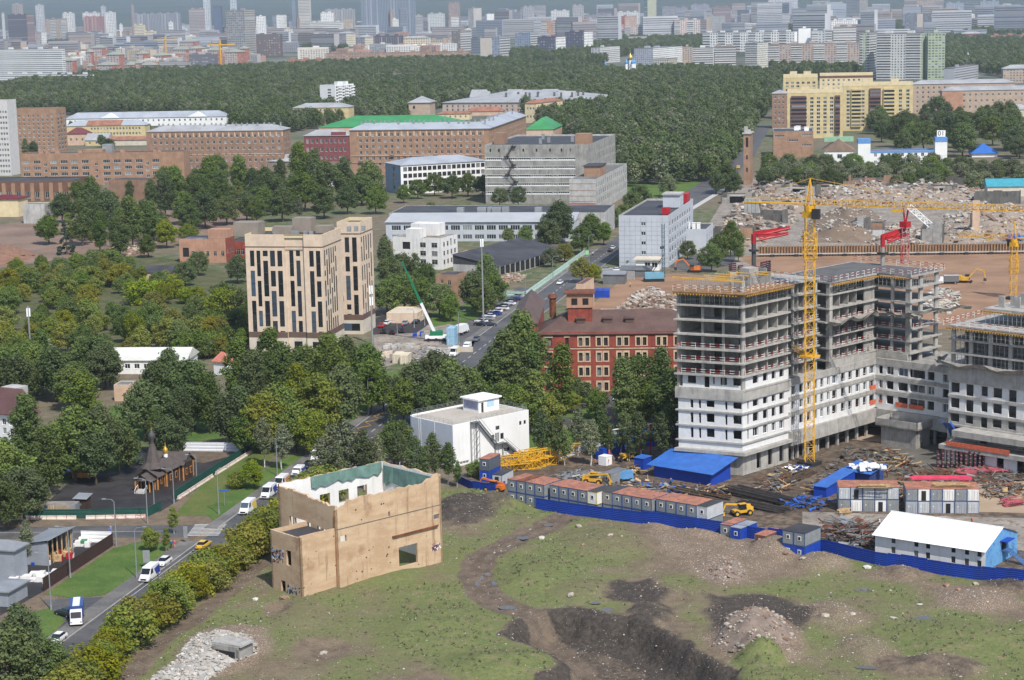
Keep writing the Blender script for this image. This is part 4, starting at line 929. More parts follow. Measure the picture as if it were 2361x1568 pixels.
b=B('overgrown_garage','low garage with sloping dark roof and tan wall among bushes',(396,650),80,628,xl=331,L1=9);b.wq([M('peeling_tan_wall',S(205,172,138),.9,.12,.5,streak=.15)]).W.done();hr_(b.rt,b.P,b.d1,b.L1,b.d2,b.L2,b.h,2.2,TAR,.3,False)

b=B('white_derelict_house','derelict white three storey house with broken windows and torn roof',(1019.5,622),66,549.3,xl=905,xr=1054.4)
h=b.h;F_=gd(b.L2*.5,b.L2*.97,2,2.6,h*.1,h*.9,3,2.0,sy='old');R_=gd(.8,b.L1-.8,4,1.6,h*.08,h*.92,3,1.9,sy='old')+[(b.L1*.55,b.L1*.64,h*.7,h*.92,'hole')]
b.wq([M('dirty_white_wall',S(232,229,224),.9,.06,.4,streak=.2)],F_+[(b.L2*.2,b.L2*.36,h*.62,h*.85,'hole')],R_).fq('flat',M('rubble_roof',S(150,140,128),.9,.25,.6),CONCL,.4)
mb=MB();mb.bx(b.at(.05,b.L2*.42),b.d1,5,b.d2,b.L2*.3,h-.2,h+3.4);mb.bx(b.at(8,b.L2*.25),b.d1,7,b.d2,b.L2*.55,h-.2,h+4.6);mb.bq('upper_storey',M('dirty_white_wall',(0,0,0)),b.rt)
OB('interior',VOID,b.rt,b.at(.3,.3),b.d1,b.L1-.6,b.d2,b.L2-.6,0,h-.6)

b=B('long_black_shed','long open fronted shed with sloping black felt roof beside the street',(1150,640),62,h=4.4,xr=1300,L2=20);b.wq([CONCL],mf=0).W.done()
mb=MB();mb.add([b.at(-.5,-.6,4.4),b.at(b.L1+.5,-.6,4.4),b.at(b.L1+.5,20.5,8.2),b.at(-.5,20.5,8.2)],[(0,1,2,3)]);mb.add([b.at(0,0,4.4),b.at(0,20,4.4),b.at(0,20,8)],[(0,2,1)]);mb.bq('felt_roof',TAR,b.rt)
for i in range(14):OB('post',CONCL,b.rt,b.at(b.L1*i/13.5,-.35),b.d1,.35,-b.d2,.25,0,4.3)
OB('open_bay_shade',VOID,b.rt,b.at(.2,-.06),b.d1,b.L1-.4,-b.d2,.03,.3,3.9)  # dark sheet before the closed wall, painted as shade of the bays
b=B('small_brick_workshop','small tan brick workshop with flat roof beside the street trees',(1054,694),70,634,xl=1006,xr=1075);b.wq([BRICKO],[(b.L2*.2,b.L2*.34,b.h*.66,b.h*.8,'old'),(b.L2*.55,b.L2*.72,b.h*.6,b.h*.78,'old')]).fq('flat',TAR,BRICKB,.3)
b=B('cream_shed','low cream shed with dark roof between derelict house and black shed',(1092,606),66,584,xl=1056,xr=1112);b.wq([CREAM],(),gd(1,b.L1-1,5,1,.5,3,1,1.4,sy='old')).fq('flat',TAR,CREAM,.3)
b=B('beige_pavilion','small beige pavilion in the car park behind the tan office',(962,746),78,722,xl=891,xr=985);b.wq([TAN],(),gd(1,b.L1-1,3,1.5,1,4,1,1.6)).fq('flat',BEIGE,CREAM,.3)

b=B('grey_panel_office','grey panelled six storey office with dark flat roof at the junction',(1541,616),76.1,496.9,xl=1426.4,xr=1598)
h=b.h;k=b.L2/930;pz=h/(1450-485);F_=[((585-165)*k,(672-165)*k,h-(y+68-485)*pz,h-(y-485)*pz,'pvc')for y in(612,790,970,1150)]+[((930-165)*k,(1020-165)*k,h-(y+60-485)*pz,h-(y-485)*pz,'pvc')for y in(1060,1240)]
b.wq([PANELG],F_,gd(2,b.L1-6,9,3.6,h*.04,h*.9,5,1.9,sy='pvc3')).fq('flat',TAR,CONCL,.8)
for i in range(1,9):
    OB('panel_joint',STEEL,b.rt,b.q[3]-b.d2*(b.L2*i/9)-b.d1*.025,-b.d2,.06,b.d1,.02,.5,h-1)
for i in range(1,11):OB('panel_joint',STEEL,b.rt,b.q[3]-b.d1*.02,-b.d2,b.L2,b.d1,.015,h*i/11.5,h*i/11.5+.06)
OB('roof_plant_room',PANELG,b.rt,b.at(b.L1*.52,.6),b.d1,9,b.d2,b.L2*.36,h-.5,h+4.6);OB('plant_room_roof',CONCL,b.rt,b.at(b.L1*.51,.3),b.d1,10,b.d2,b.L2*.39,h+4.6,h+5.2)
OB('red_vent',RED,b.rt,b.at(8,.8),b.d1,3,b.d2,3,h-.5,h+2.2);OB('red_vent',RED,b.rt,b.at(b.L1*.8,.5),b.d1,8,b.d2,4,h-.5,h+3.2)
b=B('grey_panel_annex','low grey panelled annex with roof fans behind the grey office',(1628,580),77,528.4,xl=1575,xr=1644);b.wq([PANELG],(),gd(1,b.L1-1,3,1.5,3,b.h-1,1,2.5,sy='dark')).fq('flat',TAR,CONCL,.4);vents(b,[(3,b.L2*.3),(3,b.L2*.5),(4,b.L2*.75)],'roof_fan',(1.4,1.4,2.2),WHITEP)
b=B('gate_pavilion','small white gate pavilion with flat canopy roof below the grey office',(1520,624),78,600,xl=1466,L1=6);b.wq([WHITEB],gd(b.L2*.35,b.L2*.95,2,2.2,1,3.4,1,2.0)).W.done();OB('canopy_roof',BEIGE,b.rt,b.at(-1,-1),b.d1,9,b.d2,b.L2+2,b.h,b.h+.5)
b=B('grey_metal_shed','grey metal shed with low pitched roof by the construction site gate',(1499,640),78,622,xl=1431,L1=6);b.wq([STEEL]).W.done();hr_(b.rt,b.P,b.d1,b.L1,b.d2,b.L2,b.h,1.2,STEEL,.4,False)
b=B('grey_metal_shed','second grey metal shed stepped below the first by the rubble',(1440,656),78,632,xl=1390,L1=6);b.wq([STEEL]).W.done();hr_(b.rt,b.P,b.d1,b.L1,b.d2,b.L2,b.h,.8,GALV,.4,False)

b=B('red_brick_mill','derelict red brick mill with cream window surrounds and brown metal roof',(1622,905),86,766,xl=1240,L1=17)
h=b.h;d1,d2=b.d1,b.d2;L2=b.L2
xu=lambda x:-ext(b.q[3],d2,x,h*.5)
F_=[];sur=[]
zr=[h-(y-1330-.0)*.0 for y in()]
rowz=[h*.795,h*.545,h*.30,h*.05]
for xa,xb in((1335,1359),(1377,1402),(1424,1449),(1468,1491),(1515,1537),(1556,1580)):
    ua,ub=xu(xa),xu(xb);w_=(ub-ua)*.36
    for z_ in rowz:
        for u in(ua,ub-w_):F_.append((u,u+w_,z_,z_+h*.135,'brown'));sur.append((u-.35,u+w_+.35,z_-.3,z_+h*.135+.5))
for xa,xb in((1257,1273),(1304,1312)):
    for z_ in rowz:F_.append((xu(xa),xu(xb),z_,z_+h*.14,'brown'));sur.append((xu(xa)-.3,xu(xb)+.3,z_+h*.14,z_+h*.14+.5))
b.wq([BRICKR],F_,rec=.35);b.W.done()
CRB=M('cream_brick_trim',S(208,184,150),.9,.18,.8)
for u0,u1,z0_,z1_ in sur:
    mb=MB();cut=[(r[0]-.001,r[1]+.001,r[2],r[3])for r in F_ if r[0]>u0-.01 and r[1]<u1+.01 and r[2]>=z0_-.01 and r[3]<=z1_+.01]
    P_=lambda u,z_,d:b.q[3]-d2*u+Z*z_-d1*d
    parts=[(u0,u1,z0_,z1_)]if not cut else[(u0,cut[0][0],z0_,z1_),(cut[0][1],u1,z0_,z1_),(cut[0][0],cut[0][1],z0_,cut[0][2]),(cut[0][0],cut[0][1],cut[0][3],z1_)]
    for a_,c_,e_,f_ in parts:mb.bx(b.q[3]-d2*a_-d1*.09,-d2,c_-a_,d1,.08,e_,f_)
    mb.bq('window_surround',CRB,b.rt)
for z_ in(h*.74,h*.98):
    for z2,dp in((z_,.12),(z_+.45,.2)):OB('cornice',CRB if dp<.15 else BRICKR,b.rt,b.q[3]-d1*dp,-d2,L2,d1,dp-.02,z2,z2+.3)
hr_(b.rt,b.P,d1,17,d2,L2,h,5.2,BRNROOF,.5)
for x in(1330,1392,1443):u=xu(x);mb=MB();c_=b.q[3]-d2*u+d1*3.2;mb.bx(c_,-d2,2.2,d1,2.5,h+.5,h+3.4);mb.bx(c_-d2*-.3-d1*.3,-d2,2.8,d1,3,h+3.4,h+3.7);mb.bq('dormer',BRNROOF,b.rt)
u=xu(1310);c_=b.q[3]-d2*u+d1*4;mb=MB();mb.bx(c_,-d2,6.5,d1,5,h,h+6.4);t_=mb.bq('roof_turret',BRICKR,b.rt);OB('turret_lantern',BRICKP,t_,c_-d1*.3+d2*.3,-d2,7.1,d1,5.6,h+6.4,h+10.2);OB('turret_roof',RUST,t_,c_-d1*1+d2*1,-d2,8.4,d1,7,h+10.2,h+10.6)
mb=MB()
for i in range(2):mb.bx(c_+d1*-.32-d2*(1+3*i),-d2,1.6,d1,.05,h+7.2,h+9);
mb.bq('turret_openings',VOID,t_)
b2=B('mill_side_wing','dark red brick side wing of the mill behind tall poplars',(1240,905),86,745,xl=1180,L1=40);b2.wq([BRICKR],gd(1,b2.L2-1,3,2,b2.h*.05,b2.h*.9,4,2.6,sy='brown')).fq('hip',BRNROOF,rise=4)
mb=MB();mb.lathe([(.9,b2.h),(.9,b2.h+5),(1.3,b2.h+5.4),(1,b2.h+6.4),(0,b2.h+6.4)],(b2.at(10,-4).x,b2.at(10,-4).y),10);mb.bq('chimney',RUST,b2.rt)

b=B('brick_stair_tower','lone slender orange brick tower rising beside the demolished works',(1730,426),77,309,xl=1714,xr=1735.5);h=b.h
b.wq([BRICKO],[(b.L2*.4,b.L2*.62,h*f,h*f+2.4,'hole')for f in(.25,.5)]+[(b.L2*.34,b.L2*.7,h*.74,h*.93,'hole')]).W.done()
OB('top_slab',CONCL,b.rt,b.at(-.6,-.6),b.d1,b.L1+1.2,b.d2,b.L2+1.2,h,h+.7);mb=MB();mb.bx(b.at(.8,b.L2*.4),b.d1,2,b.d2,2,h+.7,h+4);mb.bx(b.at(.8,-.2),b.d1,1.6,b.d2,1.8,h+.7,h+2.4);mb.bq('top_block',CONCL,b.rt)
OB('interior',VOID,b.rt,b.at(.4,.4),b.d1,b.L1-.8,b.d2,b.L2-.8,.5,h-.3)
# ------------------------------------------------------------------ right middle distance
def pq_(b,face,u0,u1,z0,z1,mt,name,dp=.8):
    O,t=(b.q[3],-b.d2)if face=='F' else(b.q[0],b.d1);n_=VC((t.y,-t.x,0));mb=MB();mb.bx(O+t*u0+n_*.02,t,u1-u0,n_,dp,z0,z1);return mb.bq(name,mt,b.rt)
BRNP=M('brown_panel',S(120,84,78),.8,.1)
def yw(lb,corner,a,ytop,xl,xr=None,L1=15,bays=(),nw=10,rows=10):
    b=B('yellow_apartment_block',lb,corner,a,ytop,xl=xl,xr=xr,L1=None if xr else L1,group=None)
    h=b.h;b.wq([YELP,CREAM],gd(1,b.L2-1,nw,2.5,h*.08,h*.86,rows,1.9),gd(1,b.L1-1,4,2.2,h*.08,h*.86,rows,1.7),pxmin=6).fq('flat',TARL,CREAM,1.0)
    pq_(b,'F',0,b.L2,h-2.4,h,CREAM,'parapet_band',.12)
    for f0,f1,mt in bays:
        o=pq_(b,'F',b.L2*f0,b.L2*f1,3,h*.88,mt,'bay',1.3);mb=MB();t,n_=-b.d2,-b.d1
        for j in range(rows):
            z_=h*.08+(h*.78)*(j+.5)/rows;mb.bx(b.q[3]+t*(b.L2*f0+.25)+n_*1.33,t,b.L2*(f1-f0)-.5,n_,.04,z_-.7,z_+.85)
        w_=mb.bq('bay_windows',GLASS,b.rt);w_['kind']='stuff'
    vents(b,[(5,b.L2*.2),(6,b.L2*.6)],'roof_block',(5,6,2.6),CREAM);return b
yw('front wing of the yellow and brown apartment block with dark corner bay',(1943,318),81.6,206,1815.5,L1=16,bays=((.07,.34,BRNP),(.86,.95,BRNP)),nw=8)
yw('right wing of the yellow and brown apartment block behind big trees',(2104,300),81.6,189,1944,L1=16,bays=((.12,.26,YELP),(.38,.54,BRNP),(.58,.74,YELP)),nw=9)
yw('tall rear wing of the yellow apartment block beside the avenue',(1885,275),81.6,172,1806,L1=22,bays=(),nw=6)
b=B('cream_flat_block','cream block with brown band behind the yellow apartment block',(2012,262),80,168,xl=1890,L1=18);b.wq([CREAM,BRNP],gd(1,b.L2-1,10,1.8,2,b.h-4,8,1.7)).fq('flat',TARL,CREAM,.8);pq_(b,'F',0,b.L2,b.h-4,b.h-2,BRNP,'brown_band',.1)
b=B('brick_corner_house','tall narrow tan house with pale roof where the avenue starts',(1813,296),80,215,xl=1780,L1=14);b.wq([BRICKB],gd(1,b.L2-1,3,1.6,2,b.h-1,6,1.8)).fq('hip',ZINC,rise=2.5)
b=B('grey_stalinist_block','long grey-tan five storey block with light roof at the right',(2339,262),84,190,xl=2104,L1=16);b.wq([M('grey_tan_wall',S(186,162,140),.9,.1)],gd(2,b.L2-2,18,1.6,b.h*.06,b.h*.95,6,1.9),pxmin=6).fq('hip',ZINC,rise=3)
b=B('grey_stalinist_block','second grey-tan block with orange left end at right edge',(2420,268),84,205,xl=2172,L1=16);b.wq([M('grey_tan_wall',(0,0,0))],gd(2,b.L2-2,18,1.6,b.h*.06,b.h*.95,4,1.9),pxmin=6).fq('hip',ZINC,rise=3);pq_(b,'F',0,b.L2*.2,0,b.h*.97,BRICKP,'end_bay',.5)
b=B('villa','small pale villa with hipped grey roof among trees at right edge',(2375,275),80,252,xl=2310,L1=14);b.wq([BEIGE],gd(1,b.L2-1,4,1.4,1,5,1,1.8)).fq('hip',ZINC,rise=4)
b=B('brick_substation','low tan brick building with ribbon windows and dark roof near avenue',(1875,362),83,302,xl=1783,L1=34);k=b.L2/350;h=b.h
b.wq([BRICKO],[((x-205)*k,(x+85-205)*k,h-(y+16-1165)*k,h-(y-1165)*k,'pvc3')for x,y in((218,1197),(455,1192),(338,1238),(455,1280))]).fq('flat',TAR,CONCL,.5);vents(b,[(15,b.L2*.35),(20,b.L2*.3),(9,b.L2*.1)],s_=(2,3,2),mt=WHITEP)
b=B('green_roofed_workshop','workshop with pale green and brown pitched roof next to brick substation',(1972,372),83,348,xl=1900,L1=24);b.wq([WHITEB],gd(1,b.L2-1,3,3,.5,b.h-.5,1,2.6,sy='old')).W.done();hr_(b.rt,b.P,b.d1,b.L1,b.d2,b.L2,b.h,7,M('brown_felt_roof',S(150,124,104),.9,.15),.4,False);OB(*('green_skylight',M('pale_green_sheet',S(140,190,150),.6,.1),b.rt),b.at(b.L1*.56,.5),b.d1,5,b.d2,b.L2-1,b.h+5,b.h+7.9)

b=B('fire_station','white fire station with blue eaves and two square towers',(2183,384),84,345,xl=1978,L1=12);h=b.h;LB=M('light_blue_paint',S(95,150,215),.6,.08)
b.wq([WHITEB],gd(b.L2*.16,b.L2*.84,9,1.8,h*.1,h*.95,2,2.0)).fq('flat',M('red_brown_roof',S(120,60,58),.7,.15),LB,.5);pq_(b,'F',0,b.L2,h-1.4,h-.05,LB,'blue_eaves',.15)
for f0,f1,z1_ in((0,.14,zat(b.q[3],322)),(.865,1.0,zat(b.P,318))):
    mb=MB();mb.bx(b.q[3]-b.d2*(b.L2*f0)-b.d1*.8,-b.d2,b.L2*(f1-f0),b.d1,9,0,z1_);t_=mb.bq('tower',WHITEB,b.rt)
    OB('blue_band',LB,t_,b.q[3]-b.d2*(b.L2*f0)-b.d1*.9,-b.d2,b.L2*(f1-f0)+.1,b.d1,9.2,z1_-2.4,z1_+.3)
sp_=b.q[3]-b.d2*(b.L2*.885);mb=MB();mb.bx(sp_,-b.d2,5,b.d1,.3,z1_+.8,z1_+4.6);mb.bar(sp_-b.d2*.5,sp_-b.d2*.5+Z*(z1_+1),.1);sg=mb.bq('roof_sign',WHITEP,b.rt)
def text(s_,p,t,n_,size,mt,parent,name='lettering',ext_=.01):
    cu=bpy.data.curves.new(name,'FONT');cu.body=s_;cu.size=size;cu.extrude=ext_;cu.align_x='CENTER';cu.align_y='CENTER'
    o=bpy.data.objects.new(name,cu);COL.objects.link(o);mt_=Matrix.Identity(4);up_=n_.cross(t)*-1 if n_.cross(t).z<0 else n_.cross(t)
    for i in range(3):mt_[i][0]=t[i];mt_[i][1]=up_[i];mt_[i][2]=n_[i];mt_[i][3]=p[i]
    dg=bpy.context.evaluated_depsgraph_get();me=bpy.data.meshes.new_from_object(o.evaluated_get(dg));bpy.data.objects.remove(o)
    me.materials.clear();me.materials.append(mt);off=wloc(parent)
    mt_.translation=VC(p)-off;return link(name,me,parent,mt_)
text('01',sp_-b.d2*2.5-b.d1*.06+Z*(z1_+2.7),-b.d2,-b.d1,4.0,M('sign_black',(.02,.02,.02),.6,.05),b.rt)
b=B('blue_roofed_pavilion','pavilion with bright blue gabled roof among trees at the right',(2300,362),84,353,xl=2241,L1=16);b.wq([WHITEB]).W.done();hr_(b.rt,b.P,b.d1,b.L1,b.d2,b.L2,b.h,6,M('bright_blue_roof',S(45,110,205),.5,.08),1.0,True)
b=B('turquoise_hall','turquoise metal roofed hall at the right edge above rubble',(2420,452),84,428,xl=2277,L1=12);b.wq([BEIGE]).W.done();hr_(b.rt,b.P,b.d1,b.L1,b.d2,b.L2,b.h,3.4,M('turquoise_roof',S(60,160,180),.5,.1),.6,False)
# ------------------------------------------------------------------ left and centre middle distance, beyond the brick blocks
b=B('yellow_school','four storey pale yellow block with zinc roof below the white slab',(805,288),80,247,xl=675,xr=816);b.wq([YELP],gd(b.L2*.14,b.L2*.86,11,1.6,b.h*.08,b.h*.96,4,2.0),gd(1,b.L1-1,3,1.5,b.h*.08,b.h*.95,4,1.9),pxmin=6).fq('hip',ZINC,rise=3.6)
b=B('white_slab_block','white nine storey slab block rising out of the park trees',(775,262),58,196,xl=737,xr=815);b.wq([WHITEB],[(b.L2*.5,b.L2*.72,b.h*(.1+.1*i),b.h*(.1+.1*i)+1.6,'pvc')for i in range(8)],gd(1,b.L1-1,8,3.2,b.h*.05,b.h*.97,9,1.7,sy='pvc3'),pxmin=6).fq('flat',TARL,CONCL,.5);vents(b,[(8,3),(15,5),(20,2)],'roof_block',(4,4,2.6),WHITEP)
for i in range(9):
    for f in(.15,.52,.86):pq_(b,'R',b.L1*f,b.L1*f+5,b.h*(.06+.103*i),b.h*(.06+.103*i)+1.1,WHITEP,'balcony',1.1)
b=B('pediment_block','long low pale blue roofed building with two white pediments',(523,287),84,268,xl=150,L1=18);b.wq([WHITEB],gd(2,b.L2-2,30,1.6,b.h*.3,b.h,1,2),pxmin=6).fq('hip',ZINCB,rise=5)
for f in(.28,.82):
    mb=MB();c_=b.q[3]-b.d2*(b.L2*f)-b.d1*.8;t=-b.d2;a_=[c_-t*9+Z*b.h,c_+t*9+Z*b.h,c_+Z*(b.h+4.4)];mb.add(a_+[p+b.d1*6 for p in a_],[(0,1,2),(0,2,5,3),(2,1,4,5)]);mb.bq('pediment',WHITEP,b.rt)
b=B('yellow_rowhouse','two storey yellow house with rusty left roof half and zinc right half',(335,314),82,288,xl=153,L1=14);b.wq([YELP],gd(b.L2*.3,b.L2*.95,16,1.6,b.h*.05,b.h*.95,2,2.0),pxmin=6).fq('hip',ZINCB,rise=4);mb=MB();A_=b.at(-.6,b.L2*.52,b.h+.3);mb.add([b.at(-.65,b.L2*.3,b.h+.08),b.at(-.65,b.L2*.75,b.h+.08),b.at(7,b.L2*.75,b.h+4.1),b.at(7,b.L2*.3,b.h+4.1)],[(3,2,1,0)]);mb.bq('rusty_roof_sheet',REDROOF,b.rt)
b=B('maroon_roofed_house','small cream house with maroon roof beside the brick tower',(200,335),80,308,xl=153,L1=12);b.wq([PINKP],gd(1,b.L2-1,3,1.4,1,b.h-1,1,2)).fq('hip',M('maroon_roof',S(122,62,62),.7,.12),rise=4.5)
b=B('grey_roofed_house','small yellow house with grey sheet roof left of brick block',(248,336),80,323,xl=196,L1=14);b.wq([YELP],gd(1,b.L2-1,3,1.4,.6,b.h-.5,1,1.6)).fq('hip',ZINC,rise=5,hip=False)
b=B('rusty_roofed_store','low store with patchy rusty roof joining the brick apartment block',(337,335),80,322,xl=246,L1=12);b.wq([BEIGE]).fq('hip',REDROOF,rise=2.5,hip=False)
b=B('maroon_office','maroon four storey office with white window bays and round plaques',(805,372),80,312,xl=700,L1=14);b.wq([MAROON],gd(1,b.L2-1,9,1.7,b.h*.3,b.h*.95,2,2.8)+gd(1,b.L2-1,9,1.7,b.h*.02,b.h*.28,1,2),pxmin=6).fq('hip',ZINC,rise=3.4);pq_(b,'F',b.L2*.62,b.L2*.95,b.h,b.h+2.4,MAROON,'attic',.3)
b=B('green_roofed_works','works building with broad bright green metal roof behind brick block',(1060,318),80,290,xl=735,L1=48);b.wq([PINKP]).fq('hip',GREENR,rise=7.5)
b=B('green_roofed_works','right end works building with bright green roof beside the park',(1276,322),80,298,xl=1212,L1=46);b.wq([PINKP]).fq('hip',GREENR,rise=8)
b=B('big_grey_works','huge low works with many grey sheet roofs in the park',(1360,262),70,235,xl=1020,xr=1435);b.wq([M('dirty_pink_wall',S(200,178,162),.9,.12)],gd(2,b.L2-2,26,1.8,2,b.h-2,2,2.4),gd(2,b.L1-2,14,3,2,b.h-2,1,b.h*.6,sy='old'),pxmin=6).fq('hip',ZINC,rise=9,over=1)
for f,g_ in((.15,.25),(.5,.35),(.75,.3),(.35,.6),(.6,.62),(.85,.6)):
    mb=MB();c_=b.at(b.L1*g_,b.L2*f);t=b.d1;a_=[c_-t*7+Z*(b.h+2),c_+t*7+Z*(b.h+2),c_+Z*(b.h+9)];mb.add(a_+[p+b.d2*16 for p in a_],[(0,1,2),(0,2,5,3),(2,1,4,5),(3,5,4)]);mb.bq('cross_gable',ZINC,b.rt)
for i in range(18):mb=MB();c_=b.at(b.L1*RND.uniform(.15,.6),b.L2*RND.uniform(.1,.9));mb.bx(c_,b.d1,1.6,b.d2,1.6,b.h+2,b.h+8);mb.bq('roof_vent',CONCD,b.rt)
b=B('tower_house','tan square house with pyramid zinc roof among park trees',(992,285),80,236,xl=942,xr=1003);b.wq([M('grey_tan_wall',(0,0,0))],[(b.L2*.2,b.L2*.3,b.h*.7,b.h*.85,'dark')]).fq('hip',ZINC,rise=5,over=1)
b=B('cream_ruin_house','cream house with patchy brown roof at the works corner',(1237,284),60,238,xl=1210,xr=1297);b.wq([CREAM,M('shaded_cream',S(196,182,150),.9,.12)],gd(1,b.L2-1,3,1.6,2,b.h-1,2,2),gd(2,b.L1-2,8,1.6,2,b.h-1,4,2),mr=0).fq('hip',REDROOF,rise=2.5)
b=B('orange_roofed_row','low row with rusty orange roof in front of the grey works',(1160,266),80,256,xl=1075,L1=12);b.wq([PINKP]).fq('hip',REDROOF,rise=4)
b=B('cream_low_house','low cream house with rust streaked roof behind the brick block',(1082,276),80,262,xl=1006,L1=12);b.wq([CREAM],gd(1,b.L2-1,6,1.4,1,b.h-.5,1,1.8)).fq('hip',REDROOF,rise=2.2)
b=B('grey_roof_cottage','cottage with pale roof hidden in trees below brick block',(700,395),70,372,xl=600,L1=13);b.wq([M('grey_brown_wall',S(150,132,120),.9,.1)],gd(1,b.L2-1,5,1.6,1,b.h-1,1,2)).fq('hip',ZINC,rise=4)
b=B('white_chimney_house','little grey roofed house with white chimney deep in the trees',(752,432),70,418,xl=712,L1=10);b.wq([WHITEB]).fq('hip',ZINC,rise=4);OB('chimney',WHITEP,b.rt,b.at(4,5),b.d1,2,b.d2,2,b.h,b.h+6)
b=B('park_school','white school with dark mauve roof hidden in the park wood',(965,194),82,175,xl=838,L1=16);b.wq([WHITEB],gd(2,b.L2-2,18,1.8,1,b.h-1,2,2),pxmin=6).fq('hip',M('mauve_roof',S(110,98,104),.7,.1),rise=4)
# ------------------------------------------------------------------ far town
FWIN=glass('far_window',(.1,.11,.125),(.34,.34,.34),.55,.4)
LOGG=M('loggia_white',S(215,214,210),.8,.08)
fcol={}
def fc(c):
    if not isinstance(c,tuple):return c
    k='far_wall_%d_%d_%d'%c
    if k not in MC:M(k,S(*c),.9,.07,.05,fine=.4)
    return MC[k]
def facef(b,mbw,O,t,L_,h,sty,z0=0):
    n_=VC((t.y,-t.x,0));fh=3.1;rows=max(2,int((h-z0)/fh));D=ds_(O);
    if D>3600:rows=max(2,rows*2//3)
    pv=(h-z0-1.5)/rows;nc=max(2,int(L_/(3.4 if D<3200 else 5)))
    def q(mb_,u0,u1,za,zb,d):a_=O+t*u0+n_*d;mb_.quad(a_+Z*za,a_+t*(u1-u0)+Z*za,a_+t*(u1-u0)+Z*zb,a_+Z*zb)
    if sty=='n':return
    if sty=='m':
        k=max(3,int(L_/15))
        for i in range(k):facef(b,mbw,O+t*(L_*i/k),t,L_/k,h,'lg'[i%2],z0)
        return
    if sty=='b':
        for j in range(rows):z_=z0+.8+pv*(j+.3);q(mbw,.4,L_-.4,z_,z_+pv*.4,.05)
        return
    if sty=='v':
        for i in range(nc):u=L_*(i+.28)/nc;q(mbw,u,u+L_/nc*.45,z0+2,h-2,.05)
        return
    if sty=='l':
        mb=MB()
        for j in range(rows):
            z_=z0+.8+pv*j;q(mbw,.3,L_-.3,z_+pv*.42,z_+pv*.92,.05)
            a_=O+t*.3+n_*.0;mb.bx(a_,t,L_-.6,n_,.9,z_,z_+pv*.38)
        o=mb.bq('balconies',LOGG,b);o['kind']='stuff';return
    w_=.5 if sty=='g' else.7
    for j in range(rows):
        for i in range(nc):u=L_*(i+.5-w_/2)/nc;z_=z0+.8+pv*(j+.3);q(mbw,u,u+L_*w_/nc,z_,z_+pv*.52,.05)
def FB(lb,xl,xc,xr,yt,yb,cf,cr=None,sf='g',sr='g',name='apartment_building',a=None,depth=18,roof=None,dmax=6500,rise=0,top=None):
    P=G(xc,yb)
    if ds_(P)>dmax or P.y<0 or yb<24-.0225*(xc-0)+6:d_=G(xc,400);P=VC((d_.x,d_.y,0)).normalized()*dmax;
    P=VC((P.x,P.y,0))
    two=xr>xc+.5;a=(62 if two else 82)if a is None else a;d1,d2=dirs(a);h=zat(P,yt)
    L2=ext(P,d2,xl,h);L1=ext(P,d1,xr,h)if two else depth;L1=min(L1,160)
    cf=fc(cf);cr=fc(cr)if cr is not None else cf;rt=tg(name,lb,'building',P,0);q=[P,P+d1*L1,P+d1*L1+d2*L2,P+d2*L2];keep_free(q)
    mb=MB();hh=[p+Z*h for p in q];lo=list(q)
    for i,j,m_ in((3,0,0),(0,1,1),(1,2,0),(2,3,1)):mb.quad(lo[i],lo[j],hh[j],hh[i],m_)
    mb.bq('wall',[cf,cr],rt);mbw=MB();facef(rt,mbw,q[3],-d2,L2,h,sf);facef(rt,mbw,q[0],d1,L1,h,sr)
    o=mbw.bq('windows',FWIN,rt)
    if o:o['kind']='stuff'
    if rise:hr_(rt,P,d1,L1,d2,L2,h,rise,roof or ZINC,.8)
    else:
        mb=MB();mb.bx(P-d1*.2-d2*.2,d1,L1+.4,d2,L2+.4,h,h+.5);ro=mb.bq('roof',roof or TARL,rt)
        for k in range(1+int(L2/30)):OB('lift_house',cf,rt,q[0]+d2*(L2*(k+.4)/(1+int(L2/30)))+d1*L1*.3,d1,min(6,L1*.4),d2,min(8,L2*.25),h+.5,h+3.2)
    if top:top(rt,q,h,d1,d2,L1,L2)
    return rt
W1,W2,W3=(246,245,240),(234,234,230),(218,218,216);T1,T2,T3=(196,176,150),(180,158,135),(160,140,122);G1,G2,G3=(170,170,172),(140,142,148),(112,116,126);R1,R2=(188,112,88),(168,98,80);C1=(226,212,178);N1=(88,92,112)  # FAR wall colours include haze; darker left faces have shade put in
